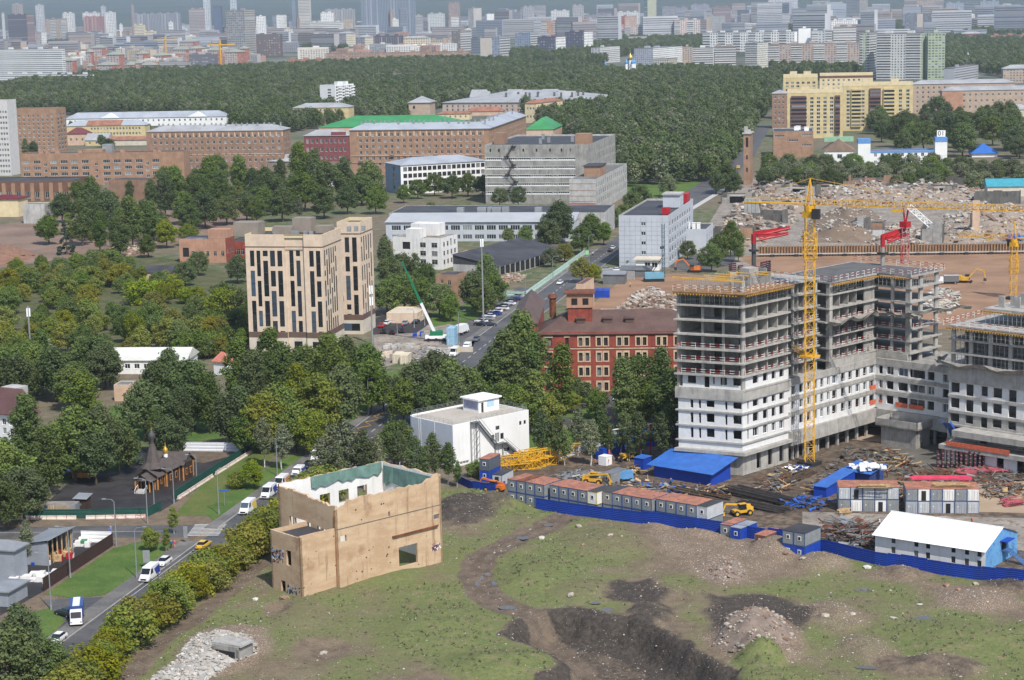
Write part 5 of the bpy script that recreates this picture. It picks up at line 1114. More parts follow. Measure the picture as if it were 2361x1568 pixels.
FAR=[('long stepped white office block with ribbon windows at far left',-60,147,149.4,113,185,W2,W3,'b','b'),('low white terraced podium in front of the stepped office block',-60,216,217,172,199,W2,W3,'b','n'),('brown glass pyramid shaped apartment tower at far left',17,66,78,34,118,(104,98,112),(150,120,118),'b','b'),('white stepped apartment wing leaning on the brown glass tower',62,97,107,75,113,(190,176,170),W2,'g','g'),('tall tan slab tower on the left skyline',27,72,73.5,9,55,(176,164,158),'v'),('pale grey tower right of the tan slab on the skyline',81,120,121.5,11,56,(192,194,200)),('small white slab low on the left skyline',5,27,28,31,60,W3),('long brownish apartment slab under the left skyline towers',90,174,176,43,75,(176,158,142),'m'),('group of white high slabs left of the red slab',144,189,190,30,60,W3),('red and grey long apartment slab on left horizon',192,260,263,38,74,(186,122,112),'v'),('white comb shaped blocks behind the red slab',190,283,286,28,60,W3),('pale tower above the white comb blocks',232,261,263,14,50,(184,188,196)),('pinkish tower on the skyline right of centre left',302,325,326,12,50,(178,158,156),'v'),('wide grey open frame business centre on the left horizon',304,432,434,30,64,(150,154,166),None,'v','v'),('low striped wing beside the open frame business centre',435,489,491,20,46,(176,160,158),'b'),('left of two patterned white towers at the top edge',467,500,501,-24,40,(200,208,216)),('right of two patterned white towers at the top edge',529,560,561,-24,40,(196,204,214)),('dark blue slab tower between the patterned towers',491,526,527,14,46,(92,104,132),'n'),('tall grey concrete office tower with relief windows',520,568,587,23,131,(168,168,168),(176,172,164),'G','b'),('small white office cube before the horizon',275,297,298,56,76,W1),('cream low shopping block left of the grey tower',304,349,351,57,72,C1,'b'),('white stepped shopping block on the left horizon',388,415,417,51,68,W1,'b'),('grey-tan office pair left of the cream gallery',216,262,265,64,90,(178,174,168)),('brown low factory next to the grey-tan office',264,311,313,73,92,T3),('cream gallery block with flat attic',312,374,376,72,92,C1,'b'),('dark glass business block with white frames',254,324,326,88,118,(92,100,120),'G'),('second dark glass business block behind red brick quarter',356,401,403,86,122,(88,96,118),'G'),('brown brick factory left of the beige box',131,160,170,92,122,(112,104,108),T2,'g','n'),('plain beige box with few windows in old factory quarter',170,199,200.5,101,131,(216,204,188),'n'),('dark brown office cube with square windows',590,648,650,79,130,(116,98,96)),('beige narrow house right of the brown cube',655,673,674,66,98,(214,206,194)),('pale round fronted tower at the top edge',686,729,733,-26,54,(208,202,190),'b'),('glass side tower behind the pale round tower',679,688,689,-26,54,(120,132,150),'n'),('white high apartment slab left of the brown block',590,625,627,37,66,W1),('grey and white paired apartment slabs',628,652,665,35,68,(150,156,168),W1,'g','g'),('reddish brown block below the pale round tower',684,703,705,41,74,(164,128,114)),('white twin slabs right of the pale round tower',739,780,782,29,54,W1),('row of grey stepped slabs on the central horizon',750,829,831,21,48,G1,'v'),('huge bluish glass frame complex at the top edge',831,968,971,-32,34,(132,146,168),'v'),('tan tower in front of the glass frame complex',899,916,918,21,48,T2),('blue-grey office slab right of the tan tower',922,949,951,17,46,(134,142,158),'b'),('white banded office block in front of tree belt',900,929,931,44,78,W1,'b'),('big white gridded office slab on the central horizon',986,1034,1037,31,74,(206,208,206)),('grey narrow slab left of the gridded office',956,984,986,35,66,G1,'b'),('low white block right of the gridded office',1040,1067,1069,39,67,W2,'b'),('pinkish stepped tower behind the gridded office',1034,1069,1071,6,44,(168,142,134)),('pale grey slab tower right of the pink stepped tower',1079,1101,1110,19,48,(172,172,172),(200,194,184),'g','n'),('left white end-on slab in the tree belt',1118,1131,1139,32,57,(150,158,172),W1,'g','n'),('right white end-on slab in the tree belt',1140,1153,1161,32,54,(150,158,172),W1,'g','n'),('white terraced institute with ribbon windows',715,790,793,50,90,(222,220,212),'b'),('tan five storey row behind the terraced institute',791,825,827,43,64,T1),('left cream corner house with zinc roof before dark scaffold block',779,799,820,77,116,(150,150,156),C1,'g','g'),('right cream corner house with zinc roof before dark scaffold block',820,842,860,86,117,(148,150,156),C1,'g','g'),('dark scaffolded shell wrapped in netting',861,927,929,82,120,(92,84,96),'v'),('cream long house with zinc roof right of the scaffolded shell',929,987,989,87,118,(222,204,174)),('tan row house right of the cream long house',988,1039,1041,91,106,T1),('low white twin pavilion behind the long brick factory',948,988,990,105,119,W1,'n'),('second low white pavilion behind the long brick factory',1010,1054,1056,103,118,W1,'n'),('tan high tower with white balconies right end of brick factory',1041,1062,1086,72,118,(140,128,124),(196,170,146),'g','l'),('beige tower with left flank coloured as shade in front of brick factory',1086,1108,1134,88,136,(128,136,150),(192,182,170),'b','n'),('blue-white balcony tower right of the beige tower',1133,1153,1175,86,130,(150,162,182),(210,210,212),'g','l'),('long low brown brick factory across the centre',750,1082,1085,118,145,(176,138,112)),('orange brick left annex of the long brown factory',661,749,751,137,155,(180,126,96),'n'),('left blue balcony slab with cream right end',1187,1224,1244,77,122,(140,156,180),(222,214,190),'g','l'),('middle navy balcony slab with white right end',1239,1282,1304,86,133,(92,96,118),W1,'g','g'),('right navy balcony slab with tall white end wall',1303,1347,1367,74,126,(88,92,114),W1,'g','g'),('orange stepped brick apartment complex',1247,1358,1361,47,86,(196,144,106),'m'),('pale banded factory right of the orange complex',1350,1417,1420,42,79,(188,190,194)),('first white and terracotta panel block of the row',1378,1437,1440,56,95,(206,168,152),'m'),('terracotta corner tower rising over the panel row',1425,1441,1468,38,94,(180,108,88),(212,176,160),'n','g'),('second white and terracotta panel block of the row',1440,1500,1503,57,95,(210,184,172),'m'),('third panel block with solid terracotta left end',1503,1516,1556,58,94,(184,106,82),(216,188,172),'n','g'),('right end panel block with terracotta stripes',1554,1614,1618,45,93,(216,196,186),'m'),('green glass tower with beige flank at the top edge',1484,1497,1513,-26,56,(96,132,128),(190,190,160),'b','n'),('grey concrete institute with narrow tall windows',1620,1640,1672,37,76,(190,178,162),(172,172,170),'n','g'),('white hospital wing half hidden in trees',1363,1385,1429,110,146,(196,198,198),(216,216,210),'g','b'),('large white hospital block with left face coloured as shade',1462,1506,1574,112,150,(172,178,190),W1,'g','G'),('beige five storey block in front of the hospital',1505,1542,1562,136,170,(206,198,178),(198,188,164),'g','g'),('white and maroon long panel slab at the right',1620,1832,1838,73,118,W2,W1,'m','n'),('white blank ended slab behind the brown panel row',1841,1869,1871,65,112,W1,'n'),('white balcony block standing before the brown panel row',1597,1645,1647,110,168,(214,214,212),'l'),('tan flank of the balcony block beside the park',1573,1596,1598,108,160,(186,164,144)),('brown balcony block joined to the white balcony block',1647,1697,1700,107,162,(160,146,138),'l'),('grey slab with cream right end in panel row',1718,1746,1771,100,162,(152,156,166),(230,226,208),'l','G'),('brown panel apartment row with white loggias',1771,1980,1984,99,164,(180,160,148),'m'),('grey slab in the second row behind brown panels',1871,1918,1920,70,112,(190,194,196),'m'),('beige rounded balcony tower behind brown panels',1921,1974,1977,61,110,(204,186,166),'l'),('left tower of the green and white apartment trio',1982,2005,2023,76,182,(196,206,180),(196,202,196),'m','l'),('middle tower of the green and white apartment trio',2021,2122,2138,77,184,(214,214,208),(184,200,170),'m','g'),('right green tower of the trio with glazed bay',2140,2178,2181,76,183,(172,188,152),'G'),('left tan and grey tower on the right skyline',1941,1979,2001,-32,48,(140,146,154),(168,160,152),'b','g'),('brown twin tower on the right skyline',2088,2152,2155,-26,38,(170,154,142)),('grey slab with beige end wall above the green trio',2086,2114,2128,32,80,(136,142,154),(196,184,170),'g','n'),('second grey slab with beige end above the green trio',2128,2154,2176,32,76,(130,136,148),(192,182,170),'g','n'),('blue banded tower with beige flank at the right',2281,2309,2332,28,74,(160,174,192),(196,186,174),'b','n'),('blue-white slab at the right horizon',2181,2216,2218,6,44,(156,168,184)),('blue-white stepped slab further right on the horizon',2260,2296,2299,2,40,(150,160,176)),('low green and white studio with roof dishes',2176,2205,2207,47,70,(170,196,180),'v'),('dark glass low office beside the green studio',2206,2262,2265,45,70,(92,104,126),'G'),('long white slab at the right behind panel rows',1916,2025,2028,45,68,W1),('tan block right of the long white slab',2017,2049,2051,27,60,(188,178,166)),('beige and grey block pair left of long white slab',1858,1934,1937,28,58,(180,172,162),'G'),('wide grey institute with banded windows on right horizon',1794,1870,1873,19,56,(138,144,156),'b'),('white towers near the top right of centre',1771,1839,1841,-6,32,(198,200,206)),('pale blue slab behind the grey institute',1880,1949,1951,8,40,(172,184,202),'b'),('red brick low block with grey roof in right park',2218,2262,2264,77,99,(176,102,92)),('long red brick school at the right edge',2283,2380,2384,80,101,(184,120,104)),('modern grey block with white roof boxes beside the green trio',2176,2200,2256,158,190,(170,172,178),(190,190,194),'n','b'),('tan houses with grey roofs at right edge',2313,2400,2404,157,190,(186,164,144)),('pale skyline slab above the orange complex',1206,1238,1240,15,44,(170,172,178)),('white low blocks on the skyline right of pale slab',1270,1318,1320,24,48,W3),('beige skyline slab near the centre',1320,1351,1353,12,42,(176,172,172)),('long purple-brown low institute near the centre',1328,1403,1405,34,50,(128,118,132),'b'),('row of white slabs left of the green glass tower',1424,1478,1480,27,48,W3),('grey towers right of the green glass tower',1527,1588,1590,17,50,(150,150,162)),('bluish slab tower right of the grey towers',1593,1637,1639,10,42,(146,152,168)),('maroon striped office with beige flank',1644,1686,1689,15,50,(156,132,134),'b'),('parking deck of grey concrete beside red brick quarter',368,433,436,142,174,(172,170,168),'b'),('unfinished concrete frame at the edge of the park',435,496,498,126,162,(116,112,122),'G')]
for r in FAR:
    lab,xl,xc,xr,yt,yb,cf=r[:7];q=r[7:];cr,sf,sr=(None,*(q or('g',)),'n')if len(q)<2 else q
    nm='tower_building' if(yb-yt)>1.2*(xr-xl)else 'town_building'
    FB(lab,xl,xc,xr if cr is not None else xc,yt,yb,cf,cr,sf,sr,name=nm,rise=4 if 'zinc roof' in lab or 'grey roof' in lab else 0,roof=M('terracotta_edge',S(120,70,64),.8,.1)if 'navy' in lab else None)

GGR=M('grey_green_roof',S(150,154,140),.8,.1)
for i,(xl,xc,xr,yt,yb)in enumerate(((148,168,177,140,180),(197,210,216,120,160),(208,236,248,110,150),(246,276,287,126,170),(200,208,216,153,181),(222,258,276,150,179),(289,300,316,150,177),(314,330,346,124,150),(310,322,328,146,176),(325,352,368,150,178),(352,372,396,128,150),(398,430,436,114,140),(413,446,461,96,130),(436,452,474,112,140),(486,518,536,96,128),(478,502,512,116,156),(518,548,568,120,158),(552,566,575,112,156))):
    FB('red and white brick apartment house with grey-green roof in the far left quarter',xl,xc,xr,yt,yb,(206,186,178),R1,'g','g',name='brick_quarter_house',rise=5,roof=GGR)['group']='red and white houses of the far left quarter'

r=random.Random(21);mb=MB();mats=[fc(c_)for c_ in((176,172,172),(196,198,202),(158,150,150),(150,158,172),(180,160,148))];mbw=MB()
for i in range(420):
    x=r.uniform(-60,2420);D=r.uniform(4300,8800);hmin=18 if x<700 else 22;d_=G(x,300);P=VC((d_.x,d_.y,0)).normalized()*D
    d1,d2=dirs(r.choice((62,75,82,48,100)));L_=r.uniform(25,90);h=r.choice((18,24,28,32,40,50,60,74))*r.uniform(.85,1.1);w_=r.uniform(12,18);m_=r.randrange(5)
    if x<1150:h=min(h,40)
    mb.bx(P,d1,w_,d2,L_,0,h,m_)
    for j in range(int(h/5)):z_=2+5*j;a_=P+d2*L_-d1*.3;mbw.quad(a_+Z*z_,a_-d2*L_+Z*z_,a_-d2*L_+Z*(z_+2.2),a_+Z*(z_+2.2))
o=mb.bq('distant_town',mats);tag(o,'hazy mass of far apartment slabs along the horizon','town',kind='stuff');c_=mbw.bq('distant_windows',FWIN,o);c_['kind']='stuff'
for poly,n,hh,nm,lb_ in(([(150,62),(1100,62),(1100,128),(700,140),(590,150),(150,168)],230,(9,24),'left_town','close packed mixed old houses behind the park at the left'),([(1190,44),(2380,30),(2380,60),(1190,76)],170,(12,34),'right_town','close packed mixed blocks on the right horizon')):
    mb=MB();mbw=MB();mats=[fc(c_)for c_ in((214,206,192),(226,224,218),(184,140,118),(172,168,164),(200,182,156),(150,152,158))];k=0
    while k<n:
        xs,ys=[p[0]for p in poly],[p[1]for p in poly];p=(r.uniform(min(xs),max(xs)),r.uniform(min(ys),max(ys)))
        if not isd(p,poly):continue
        k+=1;P=G(*p)
        if ds_(P)>6500 or blocked(P,8):continue
        d1,d2=dirs(r.choice((62,75,82,88)));L_=r.uniform(14,60);w_=r.uniform(10,22);h=r.uniform(*hh);m_=r.randrange(6);mb.bx(P,d1,w_,d2,L_,0,h,m_);mb.bx(P+d1*2+d2*L_*.3,d1,w_*.3,d2,L_*.2,h,h+2.5,(m_+1)%6)
        for j in range(int(h/3.4)):
            for i in range(int(L_/5)):z_=1+3.3*j;a_=P+d2*(i*5+1.2)-d1*.2;mbw.quad(a_+d2*2.6+Z*z_,a_+Z*z_,a_+Z*(z_+1.7),a_+d2*2.6+Z*(z_+1.7))
    o=mb.bq(nm,mats);tag(o,lb_,'town',kind='stuff');c_=mbw.bq('windows',FWIN,o);c_['kind']='stuff'

mb=MB();n_=90;rows_=((9000,0),(9800,30),(10800,78),(12500,130),(15000,175),(19000,215),(24000,150));pts=[]
for D,z_ in rows_:
    for i in range(n_+1):a_=rq(62+56*i/n_);k=1+.25*noise.noise((i*.16,D*.0003,2.0));pts.append((cos(a_)*D,sin(a_)*D,z_*k*(1.0 if i>n_*.5 else.62+.38*i/(n_*.5))))
mb.add(pts,[(j*(n_+1)+i,j*(n_+1)+i+1,(j+1)*(n_+1)+i+1,(j+1)*(n_+1)+i)for j in range(len(rows_)-1)for i in range(n_)])
struct(mb.bq('hills',M('far_wooded_hills',S(58,72,56),.95,.3,.002,fine=.02)))

P=G(1454,184);h=zat(P,163);rt=tg('church','small white church with golden dome and blue cupolas in the park','church',P);d1,d2=dirs(70);k=ds_(P)/F
OB('body',WHITEP,rt,P-d1*6-d2*6,d1,12,d2,12,0,h);GOLD=M('gilded_dome',S(230,180,60),.3,.1,metal=.6);BCUP=M('blue_cupola',S(90,160,215),.5,.1)
for i,(u,w_)in enumerate(((0,0),(-4.2,-4.2),(-4.2,4.2),(4.2,-4.2),(4.2,4.2))):
    c_=P+d1*u+d2*w_;s_=1.5 if i==0 else 1.0;z0=h;mb=MB();mb.lathe([(1.6*s_,z0-1),(1.6*s_,z0+9*s_)],(c_.x,c_.y),10);mb.bq('drum',WHITEP,rt)
    mb=MB();zt_=z0+9*s_;mb.lathe([(1.7*s_,zt_),(2.3*s_,zt_+1.4*s_),(2.0*s_,zt_+3*s_),(.8*s_,zt_+4.6*s_),(.15,zt_+6*s_),(.1,zt_+9*s_)],(c_.x,c_.y),10);mb.bq('dome',GOLD if i==0 else BCUP,rt,True)
P=G(1396,162);rt=tg('blue_spire','light blue tent spire poking out of the park trees','spire',P);h=zat(P,137);mb=MB();mb.lathe([(3.2,0),(3.2,h-14),(0,h)],(P.x,P.y),8);mb.bq('spire',BCUP,rt)
P=G(2231,152);rt=tg('red_brick_spire','red brick bell tower with pale tent roof in the right park','spire',P);h=zat(P,119);mb=MB();mb.lathe([(3.4,0),(3.4,h-16),(2.6,h-15),(2.6,h-9)],(P.x,P.y),8);mb.bq('tower',BRICKR,rt);mb=MB();mb.lathe([(3.6,h-9),(0,h)],(P.x,P.y),8);mb.bq('spire',CONCL,rt)
# ------------------------------------------------------------------ building site: concrete towers and podium
CC=G(1712.5,1096.9);U1,U2=dirs(46);DL=dirs(155)[0]
def FRm(u,w_,z=0.0):return CC+U1*u+U2*w_+Z*z
RC=M('raw_concrete',S(176,172,164),.95,.16,.5,streak=.28);RCD=M('raw_concrete_walls',S(158,154,148),.95,.2,.5,streak=.3);BLK=M('aerated_blocks',S(222,222,220),.9,.06,.8,streak=.06);PLYW=M('formwork_ply',S(170,128,80),.8,.25,1.0)
TAPR=M('tape_red',S(185,45,40),.7,.1);TAPW=M('tape_white',S(230,228,222),.7,.1);ONET=M('orange_safety_net',S(225,105,70),.8,.2,1.5)
LEV=[7.4,10.8,14.2,19.3,22.5,25.4,28.3,31.5,34.7,38.0,40.9]
def slab(rt,poly,z,th_=.32,name='floor_slab',mt=None):
    mb=MB();n=len(poly);mb.prism(poly,z-th_,z);mb.add([VC((p[0],p[1],z-th_))for p in poly],[tuple(range(n-1,-1,-1))]);return mb.bq(name,mt or RC,rt)
def gq(rt,a_,c_,z,hh=(.55,1.1),name='guard_rail',seg=1.1,posts=True):
    mb=MB();L_=(c_-a_).length;n=max(2,int(L_/seg));t=(c_-a_)/n
    for k in hh:
        for i in range(n):p=a_+t*i+Z*(z+k);mb.bar(p,p+t,.06,i%2)
    if posts:
        for i in range(0,n+1,3):mb.bar(a_+t*i+Z*z,a_+t*i+Z*(z+1.25),.05,1)
    return mb.bq(name,[TAPR,TAPW],rt)
def column(rt,p,z0,z1,a_=.5,b_=.5,name='column',mt=None,d=None):
    mb=MB();e1,e2=(d or(U1,U2));mb.bx(p-e1*a_/2-e2*b_/2,e1,a_,e2,b_,z0,z1);return mb.bq(name,mt or RC,rt)
def props(rt,a_,c_,z0,z1,name='props',n=None):
    mb=MB();L_=(c_-a_).length;n=n or max(2,int(L_/1.1));t=(c_-a_)/n
    for i in range(n+1):mb.bar(a_+t*i+Z*z0,a_+t*i+Z*z1,.065)
    for k in(.35,.7):mb.bar(a_+Z*(z0+(z1-z0)*k),c_+Z*(z0+(z1-z0)*k),.04)
    o=mb.bq(name,GALV,rt);o['kind']='stuff';return o
def deck_edge(rt,a_,c_,z):
    mb=MB();L_=(c_-a_).length;t=(c_-a_).normalized();n_=VC((t.y,-t.x,0));k=int(L_/.7)
    for i in range(k):p=a_+t*(i*.7);mb.bx(p,t,.16,n_,1.2,z-.75,z-.5,0)
    mb.bx(a_+n_*.1,t,L_,n_,1.0,z-.5,z-.38,1);o=mb.bq('formwork_edge',[YEL,PLYW],rt);o['kind']='stuff'

T1=[CC,FRm(17,0),FRm(17,0)+DL*15,CC+DL*15];rt=tg('tower_under_construction','concrete apartment tower under construction, white block walls below, open floors above','building',CC);keep_free(T1)
NL=VC((DL.y,-DL.x,0));NL=-NL if NL.y>0 else NL
out=lambda dL,dR:[CC+NL*dL-U2*dR,FRm(17.3,0)-U2*dR,FRm(17.3,0)+DL*15.3,CC+DL*15.6+NL*dL]
for z in LEV:slab(rt,out(1.1 if z>22 else.35,.5 if z>19 else.3),z,.34)
slab(rt,out(1.3,1.2),5.5,.7,'canopy_slab');slab(rt,out(.5,.35),19.0,2.2,'deep_beam');slab(rt,out(1.6,1.4),41.0,.25,'formwork_deck',PLYW)
W_=Walls(rt,[BLK,RC,RCD],GLASSD,8,.4);L_=15.0;O=CC+DL*15
fl3=((7.4,10.46),(10.8,13.86),(14.2,16.8))
for z0,z1 in fl3:
    hh=z1-z0;W_.wa(O,-DL,L_,z0,z1,[(L_*a_,L_*c_,z0+(.75 if c_-a_>.05 else.4),z1-.35,'hole' if z0>8 or a_>.8 else 'dark')for a_,c_ in((.19,.235),(.32,.355),(.44,.565),(.73,.765),(.855,.985))],0)
    W_.wa(CC,U1,17,z0,z1,[(17*a_,17*c_,z0+.75,z1-.35,'hole' if z0>8 else 'pvc')for a_,c_ in((.22,.34),(.44,.54),(.63,.715),(.80,.9))]+[(17*.1,17*.13,z0+.5,z1-.3,'hole')],0)
W_.wa(O,-DL,L_,19.3,22.16,[(L_*a_,L_*c_,19.4+(.8 if k else 0),21.9,'hole')for a_,c_,k in((.0,.07,0),(.15,.28,1),(.41,.49,0),(.545,.57,1),(.66,.76,1),(.855,.985,1))],0);W_.wa(CC,U1,17,19.3,22.16,[(17*a_,17*c_,20.1,21.9,'hole')for a_,c_ in((.22,.34),(.44,.54),(.63,.715),(.80,.9))],0)
W_.wa(O,-DL,L_,0,4.8,[(L_*a_,L_*(a_+.1),.2,4.2,'hole')for a_ in(.36,)],1);W_.wa(CC,U1,17,0,4.8,[(17*a_,17*(a_+.09),.6,4.4,'hole')for a_ in(.3,.55,.8)],1);W_.wa(O,-DL,L_,5.5,7.1,(),0);W_.wa(CC,U1,17,5.5,7.1,(),0)
W_.wa(FRm(17,0)+DL*15,-U1,17,0,41,(),2);W_.wa(FRm(17,0),U2*.0+DL,15,0,22,(),2);W_.done('infill_wall')
for z0,z1 in zip([0]+LEV,LEV):
    pass
OB('core',RCD,rt,FRm(5,5.2),U1,8.5,U2,6.5,0,40.6)
for f in(0,.3,.62,.99):column(rt,CC+DL*(15*f)-NL*.45,19.3,43.5 if f<.1 else 40.9,1.1 if f in(0,.99)else.5,.45)
for f in(.32,.55,.77,.99):column(rt,FRm(17*f,3.2),22.5,40.6,.28,6.2,'cross_wall')
for f in(.25,.62):column(rt,CC+DL*(15*f)-NL*4,22.5,40.6,.28,3.4,'cross_wall',RCD)
for z in LEV[4:]:
    if z<31:gq(rt,CC+NL*.9+DL*.4,CC+NL*.9+DL*15,z);gq(rt,FRm(.6,-.35),FRm(16.8,-.35),z,(.5,.95))
for z in LEV[2:4]+[19.3]:gq(rt,FRm(.8,.55),FRm(16.5,.55),z,(.55,),posts=False)
props(rt,CC+DL*.8-NL*.3,CC+DL*14.4-NL*.3,38,40.6);props(rt,FRm(.8,.3),FRm(16.5,.3),38,40.6);props(rt,CC+DL*.8-NL*2,CC+DL*14.4-NL*2,38,40.6)
deck_edge(rt,out(.6,.5)[3],out(.6,.5)[0],41);deck_edge(rt,out(.6,.5)[0],out(.6,.5)[1],41)

for k in range(7):
    a_=CC+U1*(1+2.4*k)+DL*.8;props(rt,a_,a_+DL*13.4,41,43.4+.3*(k%2))
for k in range(5):
    a_=CC+U1*(1+3.4*k)+DL*(1+1.2*(k%3));mb=MB();mb.bar(a_+Z*43.6,a_+DL*(8+1.5*(k%2))+Z*43.9,.14,None,4);mb.bq('yellow_formwork_beam',YEL,rt)
mb=MB();mb.bar(out(1.4,1)[3]+Z*44.0,out(1.4,1)[0]+Z*43.6,.2,None,4);mb.bq('yellow_formwork_beam',YEL,rt)
for u,w_,a_,c_,z_ in((3,2,.25,2.6,3),(7,3,.25,3,3.1),(10.5,6,3.5,2.6,3.6),(13.5,2.4,.25,3,2.8),(6,8,3,.25,3),(15.5,5,.25,4,3.2)):OB('wall_panel',RC,rt,FRm(u,w_),U1,a_,U2,c_,41,41+z_)
gq(rt,out(1.2,1)[3],out(1.2,1)[0],41,(.7,1.3),seg=.9);gq(rt,out(1.2,1)[0],out(1.2,1)[1],41,(.7,1.3),seg=.9)
for i in range(8):
    p=FRm(13+RND.uniform(0,9),6+RND.uniform(0,8));mb=MB();hh=RND.uniform(3,4.6);mb.bx(p,U2,.3,U1,1.6,41,41+hh,0)
    for k in range(9):mb.bx(p-U1*.05-U2*.12,U2,.54,U1,1.7,41+hh*k/9,41+hh*k/9+.1,1)
    mb.bq('formwork_panel',[M('dark_red_steel',S(110,40,48),.7,.2),GALV],rt)

def fq_(name,lb,poly,levs,front,cols_,cross,top=None,guards=(),core=None,base=0.0,tags=None):
    rt=tg(name,lb,'building',poly[0]);keep_free(poly);c_=sum((VC((p[0],p[1],0))for p in poly),VC())/len(poly)
    big=[VC((p[0],p[1],0))+(VC((p[0],p[1],0))-c_).normalized()*.45 for p in poly]
    for z in levs:slab(rt,big,z,.34)
    for p,z0,z1,a_,b_ in cols_:column(rt,p,z0,z1,a_,b_)
    for p,z0,z1,a_,b_ in cross:column(rt,p,z0,z1,a_,b_,'cross_wall',RCD)
    for a_,c2,z in guards:gq(rt,a_,c2,z,(.5,1.0))
    if core:OB('core',RCD,rt,core[0],U1,core[1],U2,core[2],base,levs[-1]-.3)
    return rt
lv=LEV[4:]
pw=[FRm(19.5,.4),FRm(29,.4),FRm(29,15),FRm(19.5,15)]
fq_('tower_under_construction','narrow open concrete bay between the two towers, behind the yellow crane',pw,LEV,0,[(FRm(u,.9),0,40.9,.5,.5)for u in(19.8,24.2,28.7)],[(FRm(u,4),19.3,40.6,.25,6)for u in(22,24.2,26.4)],guards=[(FRm(19.8,.2),FRm(28.8,.2),z)for z in lv[:4]],core=(FRm(20.5,8),8,6))
LEV2=[z-1.7 for z in LEV];l2=LEV2[4:]
DECKD=M('wet_deck',S(104,101,98),.7,.2,.3)
p2=[FRm(34.5,.9),FRm(53.2,.9),FRm(53.2,-8.4),FRm(67,-8.4),FRm(67,17),FRm(34.5,17)]
t2=fq_('tower_under_construction','far concrete tower under construction with red and white pump boom on its deck',p2,l2,0,[(FRm(35,1.5),17,39.2,1.2,1.0),(FRm(52.6,1.6),17,39.2,.9,.9),(FRm(53.9,-7.8),17,39.2,.7,1.3),(FRm(53.8,-3.4),17,39.2,.6,.6),(FRm(59,-7.8),17,39.2,1.3,.5),(FRm(65.8,-7.8),17,39.2,1.3,.5)],[(FRm(u,4.4),17.5,39,.25,6)for u in(39,42.5,45.8)]+[(FRm(50.5,1.4),17,39,3.2,.3)],guards=[(FRm(35.5,.5),FRm(51,.5),z)for z in l2[:4]]+[(FRm(52.9,.2),FRm(52.9,-7.6),z)for z in l2[:4]]+[(FRm(54.6,-8.7),FRm(66,-8.7),l2[2])],core=(FRm(37,8),28,7),base=17)
gq(t2,FRm(34,.2),FRm(53,.2),l2[-1],(.7,1.3));gq(t2,FRm(53,.2),FRm(53,-9),l2[-1],(.7,1.3));gq(t2,FRm(53,-9),FRm(67.5,-9),l2[-1],(.7,1.3));gq(t2,FRm(67.5,-9),FRm(67.5,17),l2[-1],(.7,1.3));gq(t2,FRm(34,.2),FRm(34,17),l2[-1],(.7,1.3))
deck_edge(t2,FRm(34.2,.4),FRm(53,.4),l2[-1]);deck_edge(t2,FRm(53,.2),FRm(53,-8.6),l2[-1])
props(t2,FRm(35.5,1.2),FRm(52,1.2),l2[-2],l2[-1]-.4);props(t2,FRm(53.6,.4),FRm(53.6,-7.6),l2[-2],l2[-1]-.4);props(t2,FRm(54.5,-7.9),FRm(66,-7.9),l2[-2],l2[-1]-.4)
slab(t2,[FRm(34.5,.7),FRm(53.4,.7),FRm(53.4,1.6),FRm(34.5,1.6)],l2[0]-.3,3.0,'deep_beam');slab(t2,[FRm(53,.9),FRm(53,-8.2),FRm(54,-8.2),FRm(54,.9)],l2[0]-.3,3.0,'deep_beam')
def nq(rt,a_,c_,z,sag,dp,seed,mt=None):
    r=random.Random(seed);mb=MB();n=14;t=(c_-a_).normalized();n_=VC((t.y,-t.x,0));top_,mid_,bot=[],[],[]
    for i in range(n+1):
        f=i/n;p=a_.lerp(c_,f);s_=sag*(abs(sin(f*pi*2.5)));top_.append(p+Z*(z-s_*.3));mid_.append(p+n_*(dp*.7)+Z*(z-s_-.2));bot.append(p+n_*dp*r.uniform(.8,1.1)+Z*(z-s_*r.uniform(.6,1.1)+.5))
    for i in range(n):mb.quad(top_[i],top_[i+1],mid_[i+1],mid_[i]);mb.quad(mid_[i],mid_[i+1],bot[i+1],bot[i])
    return mb.bq('catch_net',mt or M('grey_catch_net',S(150,145,135),.95,.2,1.0),rt)
slab(t2,[FRm(35,1.2),FRm(53,1.2),FRm(53.6,-8),FRm(66.6,-8),FRm(66.6,16.6),FRm(35,16.6)],l2[-1]+.03,.02,'wet_deck',DECKD);nq(t2,FRm(30,.2),FRm(52.6,.2),l2[3]+.6,1.1,2.2,1);nq(t2,FRm(53,.2),FRm(53,-12),l2[3]+.6,.9,2.0,2);nq(t2,FRm(53,-8),FRm(70,-14),l2[3]+1.0,.7,1.5,3)

rt=tg('podium_block','four storey podium of white blockwork and concrete bands round the courtyard','building',FRm(17,0));W_=Walls(rt,[BLK,RC,RCD],GLASSD,8,.45)
keep_free([FRm(17,0),FRm(52,0),FRm(52,-20),FRm(70,-20),FRm(70,16),FRm(17,16)])
bands=((16.9,19.1),(14.2,14.9),(10.6,11.5),(3.8,7.0))
def pod_face(O,t,L_,wins,z_open,holes=()):
    for z0,z1 in((15.0,17.6),(11.5,14.1),(7.9,10.6)):W_.wa(O,t,L_,z0,z1,[(L_*a_,L_*c_,z0+.35,z1-.3,'hole' if RND.random()<.75 else 'pvc')for a_,c_ in wins],0,reveal=0)
    W_.wa(O,t,L_,7.0,7.9,(),0);n_=VC((t.y,-t.x,0))
    for z0,z1,dp in((17.6,19.1,.25),(14.1,15.0,.2),(10.6,11.5,.2),(3.8,7.0,.9)):
        mb=MB();mb.bx(O+n_*.0,t,L_,n_,dp,z0,z1);mb.bx(O-n_*.5,t,L_,n_,.48,z0,z1);mb.bq('concrete_band',RC,rt)
pod_face(FRm(29,0),U1,23,((.02,.07),(.135,.18),(.225,.305),(.38,.45),(.51,.575),(.64,.715),(.775,.84),(.89,.985)),1)
